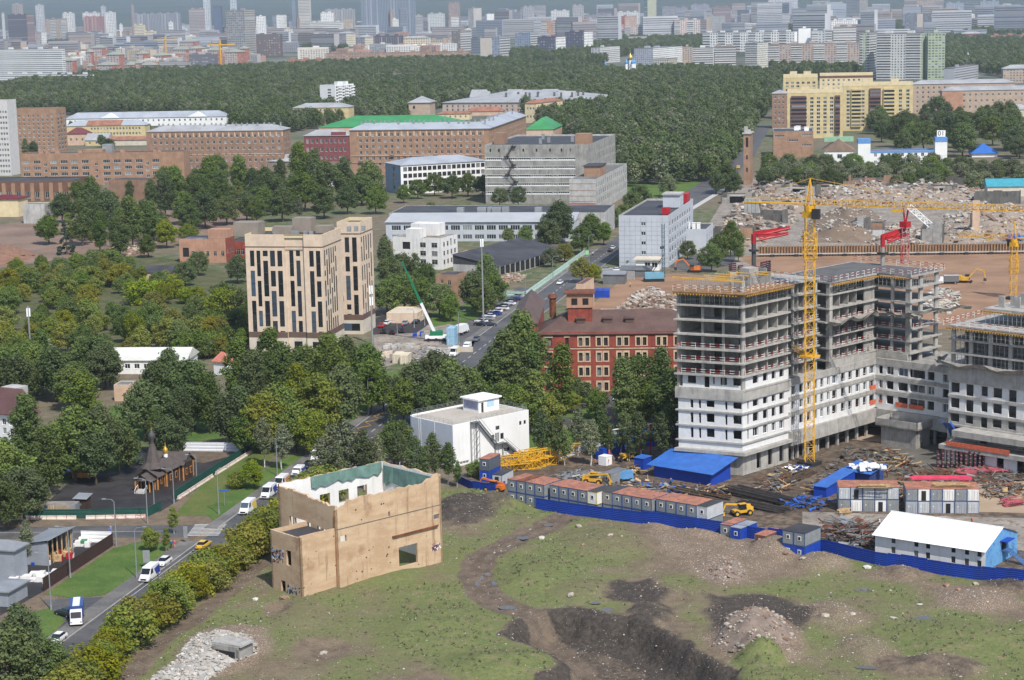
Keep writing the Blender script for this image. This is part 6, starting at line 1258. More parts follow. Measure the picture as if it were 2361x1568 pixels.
pod_face(FRm(17,0),U1,12,((.1,.22),(.35,.48),(.6,.72),(.82,.93)),1)
pod_face(FRm(52,-.02),-U2,18,((.05,.11),(.17,.28),(.35,.5),(.525,.76),(.8,.9)),1)
pod_face(FRm(51.4,-18.2),-U2,7,((.1,.35),(.55,.85)),1)
for u in(18,22,26,30,34,38,42,46,50):column(rt,FRm(u,1.2),0,3.8,.6,.6)
for w_ in(-6,-16,-20,-24):column(rt,FRm(53,w_),0,3.8,.6,.6)
mb=MB();mb.bx(FRm(17.3,7.5),U1,50,U2,6,0,3.8);mb.bx(FRm(60,-24),U1,6,U2,32,0,3.8);mb.bq('back_wall',RCD,rt)
slab(rt,[FRm(17,.1),FRm(52.3,.1),FRm(52.3,-25),FRm(72,-25),FRm(72,16),FRm(17,16)],18.4,.4,'podium_roof',RCD);slab(rt,[FRm(17,0),FRm(52,0),FRm(52,-25),FRm(70,-25),FRm(70,16),FRm(17,16)],7.0,.3,'floor_slab');slab(rt,[FRm(17,.6),FRm(52.6,.6),FRm(52.6,-25),FRm(70,-25),FRm(70,16),FRm(17,16)],11.2,.3,'floor_slab');slab(rt,[FRm(17,.6),FRm(52.6,.6),FRm(52.6,-25),FRm(70,-25),FRm(70,16),FRm(17,16)],14.7,.3,'floor_slab')
mb=MB();mb.bx(FRm(17.5,5),U1,34,U2,8,7,18);mb.bx(FRm(57,-24),U1,8,U2,28,7,18);mb.bq('inner_wall',RCD,rt)
for u in range(19,52,3):OB('cross_wall',RCD,rt,FRm(u,.8),U1,.25,U2,4.2,7,18)
for w_ in range(-22,0,4):OB('cross_wall',RCD,rt,FRm(52.8,w_),U1,4,U2,.25,7,18)
W_.done('infill_wall')
for a_,c_,z in((FRm(52.1,-.2),FRm(52.1,-2.2),7.9),(FRm(51.9,-5.8),FRm(51.9,-9),7.9),(FRm(51.9,-9.5),FRm(51.9,-13.5),7.9),(FRm(49.6,-.1),FRm(51.9,-.1),7.9),(FRm(49.6,-.1),FRm(51.9,-.1),11.5)):
    t=(c_-a_).normalized();OB('safety_net',ONET,rt,a_,t,(c_-a_).length,VC((t.y,-t.x,0)),.06,z,z+1.1)
for z in(7.9,11.5,15.0):gq(rt,FRm(29,.5),FRm(51,.5),z,(.75,),posts=False)
r_=tg('concrete_plant_box','square concrete stair box with parapet standing in the courtyard corner','structure',FRm(46,-6));OB('box_wall',RCD,r_,FRm(45.5,-15.5),U1,6,U2,9.5,0,4.6);mb=MB()
for a_,c_,e_,f_ in((44.5,-16.5,.3,11.5),(44.5,-16.5,8,.3),(44.5,-5.3,8,.3)):mb.bx(FRm(a_,c_),U1,e_,U2,f_,4.6,6.4)
mb.bx(FRm(44.5,-16.5),U1,8,U2,11.5,4.61,4.9);mb.bq('parapet',RC,r_)

rt=tg('block_under_construction','half built concrete and white block building at the right edge of the site','building',FRm(44,-22));W_=Walls(rt,[BLK,RC,RCD],GLASSD,8,.45);O=FRm(44,-25);LR=34
keep_free([FRm(40,-22),FRm(70,-22),FRm(70,-60),FRm(40,-60)])
for z0,z1 in((4.2,7.4),(11,14),(14.6,17.6),(7.8,10.4)):W_.wa(O,-U2,LR,z0,z1,[(i*3.6+.5+(i%3)*.3,i*3.6+2.8,z0+(.5 if(i+int(z0))%3 else.05),z1-.25,'hole')for i in range(9)],0 if z0>10 else 1)
W_.wa(O,-U2,LR,0,4.0,[(i*4+.6,i*4+3.2,.1,3.6,'hole')for i in range(8)],1)
for z0,z1,dp in((3.9,4.3,.6),(7.4,7.8,.6),(10.4,11,.3),(14,14.6,.3),(17.6,21.2,.4)):OB('concrete_band',RC,rt,O+U1*.3,-U2,LR,-U1,dp+.3,z0,z1)
W_.wa(FRm(70,-25),-U1,26,0,21,(),2);W_.done('infill_wall');OB('core',RCD,rt,FRm(49,-58),U1,12,U2,32,0,30)
for z in(4,7.6,10.8,14.4,21,24.2,27.3,30.4):slab(rt,[FRm(44.2,-24.6),FRm(44.2,-59),FRm(68,-59),FRm(68,-24.6)],z,.34)
for w_ in(-25.5,-30,-35,-40,-45,-50):column(rt,FRm(45,w_),21,30.2,.5,.9)
for w_ in(-28,-33,-38):column(rt,FRm(47.5,w_),21,30.2,3.5,.25,'cross_wall',RCD)
props(rt,FRm(44.6,-25.5),FRm(44.6,-50),27.3,30.1);props(rt,FRm(46,-25.5),FRm(46,-50),24.2,27);props(rt,FRm(44.8,-25.5),FRm(44.8,-50),21,23.9);deck_edge(rt,FRm(44,-24.6),FRm(44,-55),30.4);gq(rt,FRm(43.2,-24),FRm(43.2,-55),30.4,(.7,1.3));gq(rt,FRm(60,-23.8),FRm(43.2,-23.8),30.4,(.7,1.3))
slab(rt,[FRm(50,-30),FRm(50,-59),FRm(68,-59),FRm(68,-30)],34.0,.4);props(rt,FRm(50.4,-30.4),FRm(50.4,-55),30.5,33.6);deck_edge(rt,FRm(49.6,-30),FRm(49.6,-55),34)
for i in range(14):p=FRm(51+RND.uniform(0,12),-31-RND.uniform(0,20));OB('wall_panel',RC,rt,p,U1,.35,U2,1.5,34,34+RND.uniform(2.4,3.2))
nq(rt,FRm(43.9,-23),FRm(43.9,-50),22.2,1.2,2.0,4);nq(rt,FRm(55,-18),FRm(44,-23),21.5,.8,1.8,5)
slab(rt,[FRm(39,-29),FRm(39,-60),FRm(44.3,-60),FRm(44.3,-29)],7.5,1.4,'terrace_slab');slab(rt,[FRm(38.4,-26),FRm(38.4,-60),FRm(44.3,-60),FRm(44.3,-26)],4.0,1.0,'terrace_slab')
for a_,c_,z in((FRm(38.3,-28),FRm(38.3,-44),4.0),):OB('safety_net',ONET,rt,a_,-U2,16,-U1,.06,z,z+1.1)
for w_ in(-27,-32,-37,-42):OB('block_pier',BLK,rt,FRm(39.4,w_),-U2,3.2,U1,.3,0,3.0)

r_=tg('rubbish_chute','bright blue slide leaning on the half built block at the right','chute',G(2222,1040));mb=MB();a_,c_=G(2222,1040)+Z*.5,FRm(39,-27.5,9);t=(c_-a_).normalized();s_=t.cross(Z).normalized();mb.quad(a_-s_*.9,a_+s_*.9,c_+s_*.9,c_-s_*.9);mb.quad(a_-s_*.9,c_-s_*.9,c_-s_*.9+Z*.7,a_-s_*.9+Z*.7);mb.quad(a_+s_*.9,c_+s_*.9,c_+s_*.9+Z*.7,a_+s_*.9+Z*.7);mb.bq('slide',TARPB,r_);mb=MB()
for f in(.3,.6,.9):p=a_.lerp(c_,f);mb.bar(p,VC((p.x,p.y,0)),.09)
mb.bq('prop',STEEL,r_)
# ------------------------------------------------------------------ tower cranes, pump booms
def lattice(mb,a_,c_,w_,seg,r=.09,dr=.05,tri=False,up_=None):
    """square (or triangular) lattice girder from a to c"""
    a_,c_=VC(a_),VC(c_);t=(c_-a_).normalized();L_=(c_-a_).length;s_=t.cross(up_ or(VC((1,0,0))if abs(t.z)>.9 else Z)).normalized();v_=s_.cross(t).normalized()
    offs=[(-w_/2,-w_/2),(w_/2,-w_/2),(w_/2,w_/2),(-w_/2,w_/2)]if not tri else[(-w_/2,0),(w_/2,0),(0,w_*.95)]
    n=max(2,int(L_/seg));ch=[[a_+s_*o[0]+v_*o[1]+t*(L_*i/n)for i in range(n+1)]for o in offs]
    for l_ in ch:mb.bar(l_[0],l_[-1],r)
    m_=len(offs)
    for i in range(n):
        for k in range(m_):
            p,q=ch[k],ch[(k+1)%m_]
            mb.bar(p[i]if i%2==0 else q[i],q[i+1]if i%2==0 else p[i+1],dr);mb.bar(p[i],q[i],dr)
def tower_crane(P,H_,jdir,jl,cl,lb,w_=2.0,cab=True,mt=YELD):
    rt=tg('tower_crane',lb,'crane',P);mb=MB();lattice(mb,P+Z*.4,P+Z*(H_-3),w_,w_*.95,.11,.06);mb.bq('mast',mt,rt)
    mb=MB();lattice(mb,P+Z*(H_-12),P+Z*(H_-6),w_*1.35,w_,.12,.07);mb.bq('climbing_cage',mt,rt)
    OB('base_block',DSTEEL,rt,P-U1*2-U2*2,U1,4,U2,4,0,.9)
    mb=MB();mb.bx(P-U1*1.2-U2*1.2,U1,2.4,U2,2.4,H_-3,H_-1.6);mb.lathe([(1.3,H_-1.6),(1.3,H_-.4)],(P.x,P.y),10);mb.bq('slewing_ring',mt,rt)
    j=jdir.normalized();mb=MB();lattice(mb,P+j*1.2+Z*(H_-.2),P+j*jl+Z*(H_-.2),1.25,1.5,.1,.055,True);mb.bq('jib',mt,rt)
    mb=MB();mb.bx(P-j*cl-j.cross(Z)*.7,j,cl-1,j.cross(Z),1.4,H_-.2,H_+.1);mb.bar(P-j*cl+j.cross(Z)*.7+Z*(H_+1),P+j.cross(Z)*.7+Z*(H_+1),.05);mb.bar(P-j*cl-j.cross(Z)*.7+Z*(H_+1),P-j.cross(Z)*.7+Z*(H_+1),.05);mb.bq('counter_jib',mt,rt)
    for k in range(4):OB('counterweight',CONCL,rt,P-j*(cl-.3-.9*k)-j.cross(Z)*.6,j,.8,j.cross(Z),1.2,H_-2.4,H_+.7)
    mb=MB();top_=P+Z*(H_+5.6)
    for a_,c_ in((1,1),(1,-1),(-1,1),(-1,-1)):mb.bar(P+j*.8*a_+j.cross(Z)*.8*c_+Z*(H_-.4),top_,.12)
    for k in range(1,5):
        f=k/5;s_=.8*(1-f);q_=[P+j*s_*a_+j.cross(Z)*s_*c_+Z*(H_-.4+6*f)for a_,c_ in((1,1),(1,-1),(-1,-1),(-1,1))]
        for i in range(4):mb.bar(q_[i],q_[(i+1)%4],.06)
    mb.bq('tower_head',mt,rt);mb=MB();mb.bar(top_,P+j*jl*.62+Z*(H_+.9),.07);mb.bar(top_,P-j*(cl-1)+Z*(H_+.2),.07);mb.bq('tie_bar',mt,rt)
    if cab:mb=MB();s_=j.cross(Z);mb.bx(P+j*1.2+s_*.9,j,1.6,s_,1.3,H_-3.2,H_-1.0);mb.bq('cab',DSTEEL,rt)
    OB('trolley',mt,rt,P+j*jl*.38-j.cross(Z)*.9,j,2.0,j.cross(Z),1.8,H_-1.2,H_-.7);return rt
PC=G(1866,1072);HJ=59.2;jr=G(2361,472,HJ)-VC((PC.x,PC.y,HJ));jl_=G(1735,461,HJ)-VC((PC.x,PC.y,HJ));jd=(jr.normalized()*1.0-jl_.normalized()*1.0);jd.z=0;jd.normalize()
cr=tower_crane(PC,HJ,jd,50,jl_.length,'tall yellow tower crane in the middle of the building site')
mb=MB();lattice(mb,PC+Z*25-U2*0,FRm(20,1,26),.9,1.0,.06,.04);mb.bx(PC-U1*1.7-U2*1.7+Z*0,U1,3.4,U2,3.4,24.8,25.2);mb.bq('wall_tie',YELD,cr)
P=G(2336,690);tower_crane(P,zat(P,548),dirs(150)[0]*1.0,20,8,'second yellow tower crane at the right edge of the pit',1.9)
def pump(P,z0,H_,lb,fold_dir,net=False):
    P=VC((P.x,P.y,0));rt=tg('concrete_placing_boom',lb,'pump boom',(P.x,P.y,z0));f=fold_dir.normalized();mb=MB()
    mb.bar(P+Z*z0,P+Z*(z0+H_),.55,None,8);mb.bq('column',M('dark_pump_column',S(82,82,84),.6,.2)if not net else CONC,rt)
    OB('platform',DSTEEL,rt,P-f*1-f.cross(Z)*1,f,2,f.cross(Z),2,z0+H_-2.6,z0+H_-2.2)
    mb=MB();s_=f.cross(Z);b0=P+Z*(z0+H_);pts=[b0,b0+Z*1.6,b0+f*9+Z*2.6,b0+f*.8+Z*1.0,b0+f*8.4+Z*1.3,b0+f*1.2+Z*.1]
    mb.bar(pts[0]-Z*.8,pts[1],.6,None,6)
    for i,(a_,c_)in enumerate(zip(pts[1:],pts[2:])):mb.bar(a_+s_*.35*(i-1.5),c_+s_*.35*(i-1.5),.34-.04*i,None,5);mb.bar(a_+s_*.35*(i-1.5)+Z*.45,c_+s_*.35*(i-1.5)+Z*.35,.12,None,4)
    mb.bq('boom',RED,rt);return rt
pump(G(1738,612,41),41,6.0,'folded red concrete boom on dark column above the near tower',dirs(8)[0])
pump(G(2035,612,39.2),39.2,5.4,'red concrete boom on pale column on the far tower deck',dirs(40)[0],True)
r_=tg('luffing_crane','red and white lattice mast with folded white jib beside the far tower','crane',G(2086,606,39.2));b0=G(2086,606,39.2);mb=MB();lattice(mb,b0,b0+Z*9,1.7,1.8,.1,.06);mb.bq('mast',M('red_white_mast',S(205,150,148),.6,.3,.25,rust=S(190,40,50),rusta=.5),r_);mb=MB();mb.bx(b0-U1*1-U2*1,U1,2,U2,2,9+39,10.4+39);mb.bar(b0+Z*9,b0-U2*1+Z*14,.25);mb.bar(b0+Z*9,b0+U2*.6+Z*13.6,.25);mb.bq('slewing_frame',RED,r_);mb=MB();lattice(mb,b0+Z*14-U2*1,b0+dirs(-10)[0]*6+Z*9.4,1.3,1.3,.12,.09);mb.bq('folded_jib',WHITEP,r_)
# ------------------------------------------------------------------ site cabins, fence, sheds, machines
CABG=M('cabin_grey',S(138,142,142),.6,.1,.8,streak=.15);CABB=M('cabin_blue_trim',S(62,96,165),.5,.1);RROOF=M('rust_roof',S(186,118,92),.85,.2,.5,rust=S(138,100,84),rusta=.45);CABL=M('cabin_light',S(190,194,196),.6,.08,.8)
def cabin_mesh(body,trim,roof,front='win',w_=2.42,l_=6.0,h=2.55):
    """local: front face at y=0 looking to -y, x to the right"""
    out_=[]
    mb=MB();mb.box(.04,w_-.04,.04,l_-.04,.05,h-.08);out_.append(('body',mb.mesh('body',body)))
    mb=MB()
    for x in(0,w_-.14):
        for y in(0,l_-.14):mb.box(x,x+.1,y,y+.1,0,h)
    for z in(0,h-.1):mb.box(.14,w_-.14,0,.1,z,z+.1);mb.box(0,.1,.14,l_-.14,z,z+.14);mb.box(w_-.1,w_,.14,l_-.14,z,z+.14)
    out_.append(('frame',mb.mesh('frame',trim)))
    mb=MB();mb.box(-.02,w_+.02,-.02,l_+.02,h,h+.06);out_.append(('roof',mb.mesh('roof',roof)))
    mb=MB()
    if front=='win':mb.box(.85,1.6,-.03,.05,1.0,1.85,0);mb.box(.97,1.48,-.05,.03,1.12,1.73,1);out_.append(('window',mb.mesh('window',[WHITEF,GLASSD])))
    elif front=='doors':
        for x in(.15,1.22):mb.box(x,x+1.05,-.04,.04,.15,h-.2,0);mb.bar((x+.2,-.07,.3),(x+.2,-.07,h-.4),.03,1);mb.bar((x+.8,-.07,.3),(x+.8,-.07,h-.4),.03,1)
        mb.box(.5,.75,-.06,-.03,1.4,1.55,2);out_.append(('doors',mb.mesh('doors',[body,GALV,WHITEF])))
    elif front=='open':mb.box(.7,1.6,-.04,.04,.1,2.1,0);out_.append(('doorway',mb.mesh('doorway',VOID)))
    return out_
CMC={}
def cq(P,rz,lb,body,trim,roof,front='win',group=None,z=None,name='site_cabin'):
    key=(body.name,trim.name,roof.name,front)
    if key not in CMC:CMC[key]=cabin_mesh(body,trim,roof,front)
    o=tg(name,lb,'cabin',(P[0],P[1],P[2]if z is None else z),rz,group)
    for n_,me in CMC[key]:link(n_,me,o)
    return o
FD=rq(-39);fdv=VC((cos(FD),sin(FD),0));c6=lambda x,y:(1152.8+.23437*x,1083.6+.23437*y)
ordn=['first','second','third','fourth','fifth','sixth']
YSIDE=M('yellow_side',S(245,205,20),.5,.06);WHITEC=M('white_cabin',S(228,226,220),.6,.08)
rowsC=[((75,204),4,'first',{}),((490,262),5,'second',{4:(WHITEC,YSIDE,TAR,'win','white and yellow cabin with dark roof ending the second cabin row')}),((1010,328),5,'third',{0:(M('tan_cabin',S(150,144,132),.6,.1),CABG,TAR,'win','tan fronted cabin with dark roof starting the third cabin row')}),((1535,404),5,'fourth',{4:(CABL,CABL,TAR,'win','pale windowless cabin with dark roof ending the fourth cabin row')})]
for(zx,zy),n,rn,sp_ in rowsC:
    P=G(*c6(zx,zy),2.62);rz=FD
    for i in range(n):
        p=P+fdv*2.46*i;sp=sp_.get(i)
        if sp:cq(p,rz,'upper '+sp[4],sp[0],sp[1],sp[2],sp[3],z=2.62)
        else:cq(p,rz,'upper grey cabin, %s from the left in the %s cabin row behind the blue fence'%(ordn[i],rn),CABG,CABB,RROOF if not(rn=='first' and i==1)else RUST,z=2.62)
        cq(p,rz,'lower grey cabin under the %s cabin row, half hidden by the blue fence'%rn,CABG,CABB,TAR,group='lower cabins of the %s row'%rn,z=.0)
    mb=MB();mb.bar((0,6.4,5.3),(0,-.2,5.3),.09)

FENP=[G(x,y)for x,y in((1236,1177),(1400,1199),(1560,1219),(1720,1242),(1900,1275),(2017,1303),(2200,1331),(2361,1352),(2520,1378))]
BLUEF=M('blue_fence_paint',S(22,62,168),.5,.12,.3,streak=.1)
def fence(name,lb,pts,h,mt,pw=2.6,ribs=7,cap=None,z=None,post=None,cat='fence'):
    rt=tg(name,lb,cat,(pts[0].x,pts[0].y,0));key={}
    for a_,c_ in zip(pts,pts[1:]):
        L_=(c_-a_).length;n=max(1,round(L_/pw));w_=L_/n;t=(c_-a_).normalized();k=round(w_,2)
        if k not in key:
            mb=MB();pr=[]
            for i in range(ribs):z0,z1=h*i/ribs,h*(i+1)/ribs;pr+=[(0,z0),(-.07,z0+(z1-z0)*.3),(-.07,z0+(z1-z0)*.7),(0,z1)]
            for(y0,za),(y1,zb)in zip(pr,pr[1:]):
                if zb-za>1e-6:mb.quad((0,y0,za),(w_-.02,y0,za),(w_-.02,y1,zb),(0,y1,zb));mb.quad((0,y0+.05,za),(0,y1+.05,zb),(w_-.02,y1+.05,zb),(w_-.02,y0+.05,za))
            mb.box(0,w_,-.1,.1,h,h+.08);key[k]=mb.mesh('fence_panel',mt)
        for i in range(n):
            p=a_+t*w_*i;zz=hz(p+t*w_/2)*.6 if z is None else z;mt_=Matrix.Translation(VC((p.x,p.y,zz-.15))-rt.location)@Matrix.Rotation(atan2(t.y,t.x),4,'Z');link('fence_panel',key[k],rt,mt_)
    return rt
fence('site_fence','long bright blue corrugated fence between building site and waste ground',FENP,2.6,BLUEF,2.6)
fence('site_fence','short crumpled blue fence by the yellow loader and dark earth heap',[G(1052,1112),G(1090,1130),G(1140,1138),G(1165,1128)],1.9,BLUEF,2.0)
fence('white_site_fence','pale panel fence behind the yellow crane sections',[G(1285,1062),G(1350,1040),G(1420,1016),G(1500,1000),G(1565,990)],2.4,M('pale_fence',S(205,214,224),.6,.06),2.5,3)
fence('green_street_fence','pale green wooden fence along the street opposite the grey office',[ST(-2.6,190),ST(-2.6,245),ST(-2.6,318)],2.2,M('pale_green_boards',S(190,222,205),.7,.12,.6),2.5,2,z=.1)
fence('green_street_fence','pale green fence across the yard above the parked cars',[ST(-20,196),ST(-3,190)],2.2,M('pale_green_boards',(0,0,0)),2.5,2,z=.1)
DGF=M('dark_green_sheet',S(28,82,70),.55,.12,.3);JB=M('jersey_block',S(215,200,185),.85,.1,.3,rust=S(200,120,110),rusta=.42)
def blocks(pts,lb,n_each=1.5):
    for a_,c_ in zip(pts,pts[1:]):
        n=int((c_-a_).length/2.1);t=(c_-a_).normalized()
        for i in range(n):
            p=a_+t*2.1*i
            if 'jb' not in CMC:mb=MB();mb.xprism([(-.3,0),(.3,0),(.3,.15),(.1,.45),(.1,.8),(-.1,.8),(-.1,.45),(-.3,.15)],0,2.0);CMC['jb']=mb.mesh('block',JB)
            o=tg('concrete_barrier',lb,'barrier',p,atan2(t.y,t.x),lb);link('block',CMC['jb'],o)
LF=[G(20,1196),G(200,1195),G(340,1192)];LF2=[G(340,1192),G(372,1175)];LF3=[G(402,1152),G(490,1095),G(578,1040)]
fence('chapel_fence','dark green sheet fence along the side street by the chapel yard',LF,2.0,DGF,2.4);fence('chapel_fence','short dark green fence piece at the chapel yard gate',LF2,2.0,DGF,2.4);fence('chapel_fence','dark green sheet fence running up the right side of the chapel yard',LF3,2.0,DGF,2.4)
blocks([p+VC((.0,-.7,0))for p in LF],'pale concrete barrier block below the chapel street fence');blocks([p+VC((.8,-.2,0))for p in LF3],'pale concrete barrier block below the chapel side fence')
fence('white_panel_fence','white panel fence on concrete footing behind the chapel',[G(423,1040),G(500,1041),G(572,1042)],2.3,M('white_sheet',S(228,232,238),.6,.05),4.6,3)
fence('brown_yard_fence','dark brown sheet fence beside the storage yard lawn',[G(100,1364),G(180,1311),G(261,1258)],2.6,M('dark_brown_sheet',S(70,48,42),.6,.12),2.4,8)
fence('white_yard_fence','white panel fence at the back of the storage yard',[G(188,1250),G(258,1252)],2.4,WHITEP,2.4,3)

b=B('site_hall','white two storey steel hall with gable end in blue behind the blue fence',(2272,1318),53,1268,xl=2018,L1=14.4);h=b.h;WH=M('white_sheeting',S(226,227,226),.6,.05,.2,streak=.1)
b.wq([WH,M('blue_sheeting',S(95,160,215),.7,.1,.4,rust=S(70,110,190),rusta=.4)],[(b.L2*f-.42,b.L2*f+.42,z_,z_+1.25,'dark')for f in(.17,.38,.487,.715,.835,.945)for z_ in(h*.16,h*.64)],[(b.L1*.5,b.L1*.66,h*.55,h*1.0-.1,'hole')],mf=0,mr=1).W.done();hr=2.6
mb=MB();o_=.9;ridge=b.L1/2
A_=lambda u,w_,z_:b.at(u,w_,z_)
for u0,u1,z0,z1 in((-o_,ridge,h-.25,h+hr),(ridge,b.L1+o_,h+hr,h-.25)):mb.quad(A_(u0,-.3,z0),A_(u1,-.3,z1),A_(u1,b.L2+.3,z1),A_(u0,b.L2+.3,z0))
mb.bx(A_(ridge-.15,-.3,0),b.d1,.3,b.d2,b.L2+.6,h+hr-.02,h+hr+.12);mb.bq('roof',WHITEP,b.rt)
mb=MB()
for w_ in(.02,b.L2-.02):mb.add([A_(0,w_,h),A_(b.L1,w_,h),A_(ridge,w_,h+hr-.05)],[(0,1,2)])
mb.bq('gable',M('blue_sheeting',(0,0,0)),b.rt)
mb=MB();p0=b.at(b.L1*.5,0);n_=12
for i in range(n_):mb.bx(p0-b.d2*(1.2+.28*i),b.d1,1.3,-b.d2,.3,h*.55-(i+1)*h*.55/n_,h*.55-(i+1)*h*.55/n_+.06)
mb.bx(p0,b.d1,2.4,-b.d2,1.3,h*.55-.08,h*.55)
for u in(0,1.3):mb.bar(p0+b.d1*u-b.d2*1.2+Z*(h*.55+1),p0+b.d1*u-b.d2*4.6+Z*1.0,.05);mb.bar(p0+b.d1*u-b.d2*1.2+Z*(h*.55),p0+b.d1*u-b.d2*4.6,.07)
for u in(0,2.4):mb.bar(p0+b.d1*u-b.d2*1.25,p0+b.d1*u-b.d2*1.25+Z*(h*.55+1.1),.06)
mb.bq('outside_stairs',M('blue_steel',S(70,120,180),.6,.15),b.rt);OB('door_canopy',BLUE,b.rt,b.at(b.L1*.44,-.02),b.d1,3.4,-b.d2,1.5,h*1.02,h*1.02+.12)

def shed(lb,corner,a,xl,L1,h,rise,mt,rmt,name='blue_shed',xr=None,over=.9):
    b=B(name,lb,corner,a,h=h,xl=xl,L1=L1);mb=MB();q=b.q;zz=(h,h+rise,h+rise,h)
    for i in range(4):j=(i+1)%4;mb.quad(q[i],q[j],q[j]+Z*zz[j],q[i]+Z*zz[i])
    mb.bq('wall',mt,b.rt);mb=MB();d1,d2=b.d1,b.d2;k=rise/L1
    c_=[b.at(-over,-over,h-k*over+.05),b.at(L1+over,-over,h+rise+k*over+.05),b.at(L1+over,b.L2+over,h+rise+k*over+.05),b.at(-over,b.L2+over,h-k*over+.05)];mb.add(c_+[p+Z*.1 for p in c_],[(0,3,2,1),(4,5,6,7),(0,1,5,4),(1,2,6,5),(2,3,7,6),(3,0,4,7)]);mb.bq('roof',rmt,b.rt);return b
SBL=M('worn_blue_sheet',S(52,112,205),.5,.14,.5,rust=S(110,160,220),rusta=.3)
shed('big blue shed with wide lean-to roof in front of the near tower',(1640,1120),50,1508,7.5,2.9,1.5,BLUE,SBL,over=1.2)
shed('small square blue hut left of the big blue shed',(1484,1084),50,1462,3.0,2.5,.1,BLUE,SBL,over=.15)
shed('blue box container beside the pale fence',(1391,1062),50,1374,3,2.6,.05,BLUE,BLUE,over=.05);shed('long blue container at the end of the pale fence',(1432,1050),50,1405,6,2.6,.05,BLUE,SBL,over=.05);shed('blue container row beside tower by the tarpaulin heap',(1508,1030),50,1450,4,2.4,.2,BLUE,SBL,over=.2)
shed('low blue roofed timber shed near the crane foot',(1905,1148),55,1876,14,2.2,.8,BLUE,SBL,over=.3);shed('blue roofed shed heaped with white sacks',(2005,1118),50,1945,6,2.4,.7,M('dark_blue_board',S(50,70,130),.7,.2),SBL,over=.5)
r_=tg('insulation_heap','heap of white insulation sacks on a blue shed roof','heap',G(2000,1078,3));r2=random.Random(4);mb=MB()
for i in range(60):p=G(2000,1078,3.2)+VC((r2.gauss(0,1.6),r2.gauss(0,1.2),r2.uniform(-.3,.7)));s_=r2.uniform(.25,.6);mb.box(p.x-s_,p.x+s_,p.y-s_,p.y+s_,p.z-s_*.5,p.z+s_*.4)
o=mb.bq('sacks',WHITEP,r_);o['kind']='stuff'

def stack(P,rz,n,lb,roofs,lv=2,odd=None):
    t=VC((cos(rz),sin(rz),0))
    for k in range(lv):
        for i in range(n):
            bd=(CABL,CABG,M('container_grey',S(160,165,172),.6,.1),WHITEC)[(i*2+k*3+n)%4]
            cq(P+t*2.46*i,rz,'%s row, %s from left in the %s store stack'%('upper' if k else 'lower',ordn[i],lb),bd,CABB if(i+k)%2 else CABG,roofs if k else TAR,'open' if(i+k*2)%5==3 else 'doors',z=2.62*k,name='store_container')
sr=rq(-6);stack(G(1933,1180),sr,5,'left',RROOF);stack(G(2088,1184),sr,6,'right',RROOF)
for lab,P,L_,mt,n,cat,nm in(('pile of raw planks on the left store stack',G(1955,1131,5.3)+VC((2,1.5,0)),7,WOODL,18,'planks','plank_pile'),('pile of long timbers on the right store stack',G(2130,1128,5.3)+VC((2,1.5,0)),8,WOODL,18,'planks','plank_pile'),('pink sheeted bundle lying on the right store stack',G(2095,1118,5.3)+VC((1,3.6,0)),13,M('pink_sheet',S(235,70,105),.6,.12,.8),5,'bundle','sheeted_bundle')):
    o=tg(nm,lab,cat,(P.x,P.y,5.3));mb=MB();t=VC((cos(sr),sin(sr),0));s_=VC((-t.y,t.x,0))
    for i in range(n):a_=P+s_*RND.uniform(0,1.8)+t*RND.uniform(0,1)+Z*(RND.uniform(.05,.8));mb.bar(VC((a_.x,a_.y,5.35+(i%4)*.17)),VC((a_.x,a_.y,5.35+(i%4)*.17))+t*L_*RND.uniform(.7,1)+s_*RND.uniform(-.3,.3),.1 if n>6 else.3)
    w_=mb.bq('planks',mt,o);w_['kind']='stuff'
cq(G(1804,1252,2.62),rq(-39),'upper grey cabin with white window above the fence by the scrap heap',CABG,CABB,TAR,z=2.62);cq(G(1804,1252,2.62)+fdv*2.46,rq(-39),'upper grey cabin with dark window next to the white windowed one',CABG,CABB,TAR,z=2.62);
for i in range(2):cq(G(1804,1252,2.62)+fdv*2.46*i,rq(-39),'lower blue cabin under the pair by the scrap heap',BLUE,CABB,TAR,group='lower blue cabins by the scrap heap',z=0)
cq(G(1660,1212,2.2),rq(-39),'rusty roofed cabin beside yellow telehandler behind the fence',CABG,CABB,RROOF,z=0);cq(G(1684,1219,2.2),rq(-39),'cabin under worn blue sheet behind the blue fence',BLUE,CABB,M('worn_grey_sheet',S(150,158,168),.6,.15),z=0);cq(G(1740,1236,2.2),rq(-39),'rusty cabin with pipe on its roof behind the fence',RUST,CABG,RROOF,z=0)
cq(G(1106,1110,0)+Z*0,rq(-25),'blue cabin under the dark one beside white hall',BLUE,CABB,TAR,z=0);cq(G(1106,1110,0),rq(-25),'dark grey cabin with rusty roof stacked beside the white hall',M('slate_cabin',S(88,98,112),.6,.1),M('slate_cabin',(0,0,0)),RROOF,z=2.62);cq(G(1135,1120,0),rq(-25),'cabin with plywood door beside the yellow loader',CABL,CABB,TAR,'open',z=0);cq(G(1388,1116),rq(-39),'single grey cabin with white window in the site yard',CABG,CABG,M('grey_sheet',S(120,124,128),.6,.1),z=0)

r2=random.Random(9)
for i in range(11):
    P=G(1180+12*i,1088-3.0*i)+VC((r2.uniform(-2,2),r2.uniform(-2,2),0));o=tg('crane_section','yellow lattice crane section in the heap beside the white hall','crane section',(P.x,P.y,0),0,'yellow crane sections heaped by the white hall');mb=MB();a_=r2.uniform(-.1,.6)+rq(10);t=VC((cos(a_),sin(a_),r2.uniform(-.04,.04)));z_=1.0+1.9*(i%3==0)*1.0;lattice(mb,P-t*4+Z*z_,P+t*4+Z*z_,1.9,1.7,.11,.07);mb.bq('lattice',YELD,o)

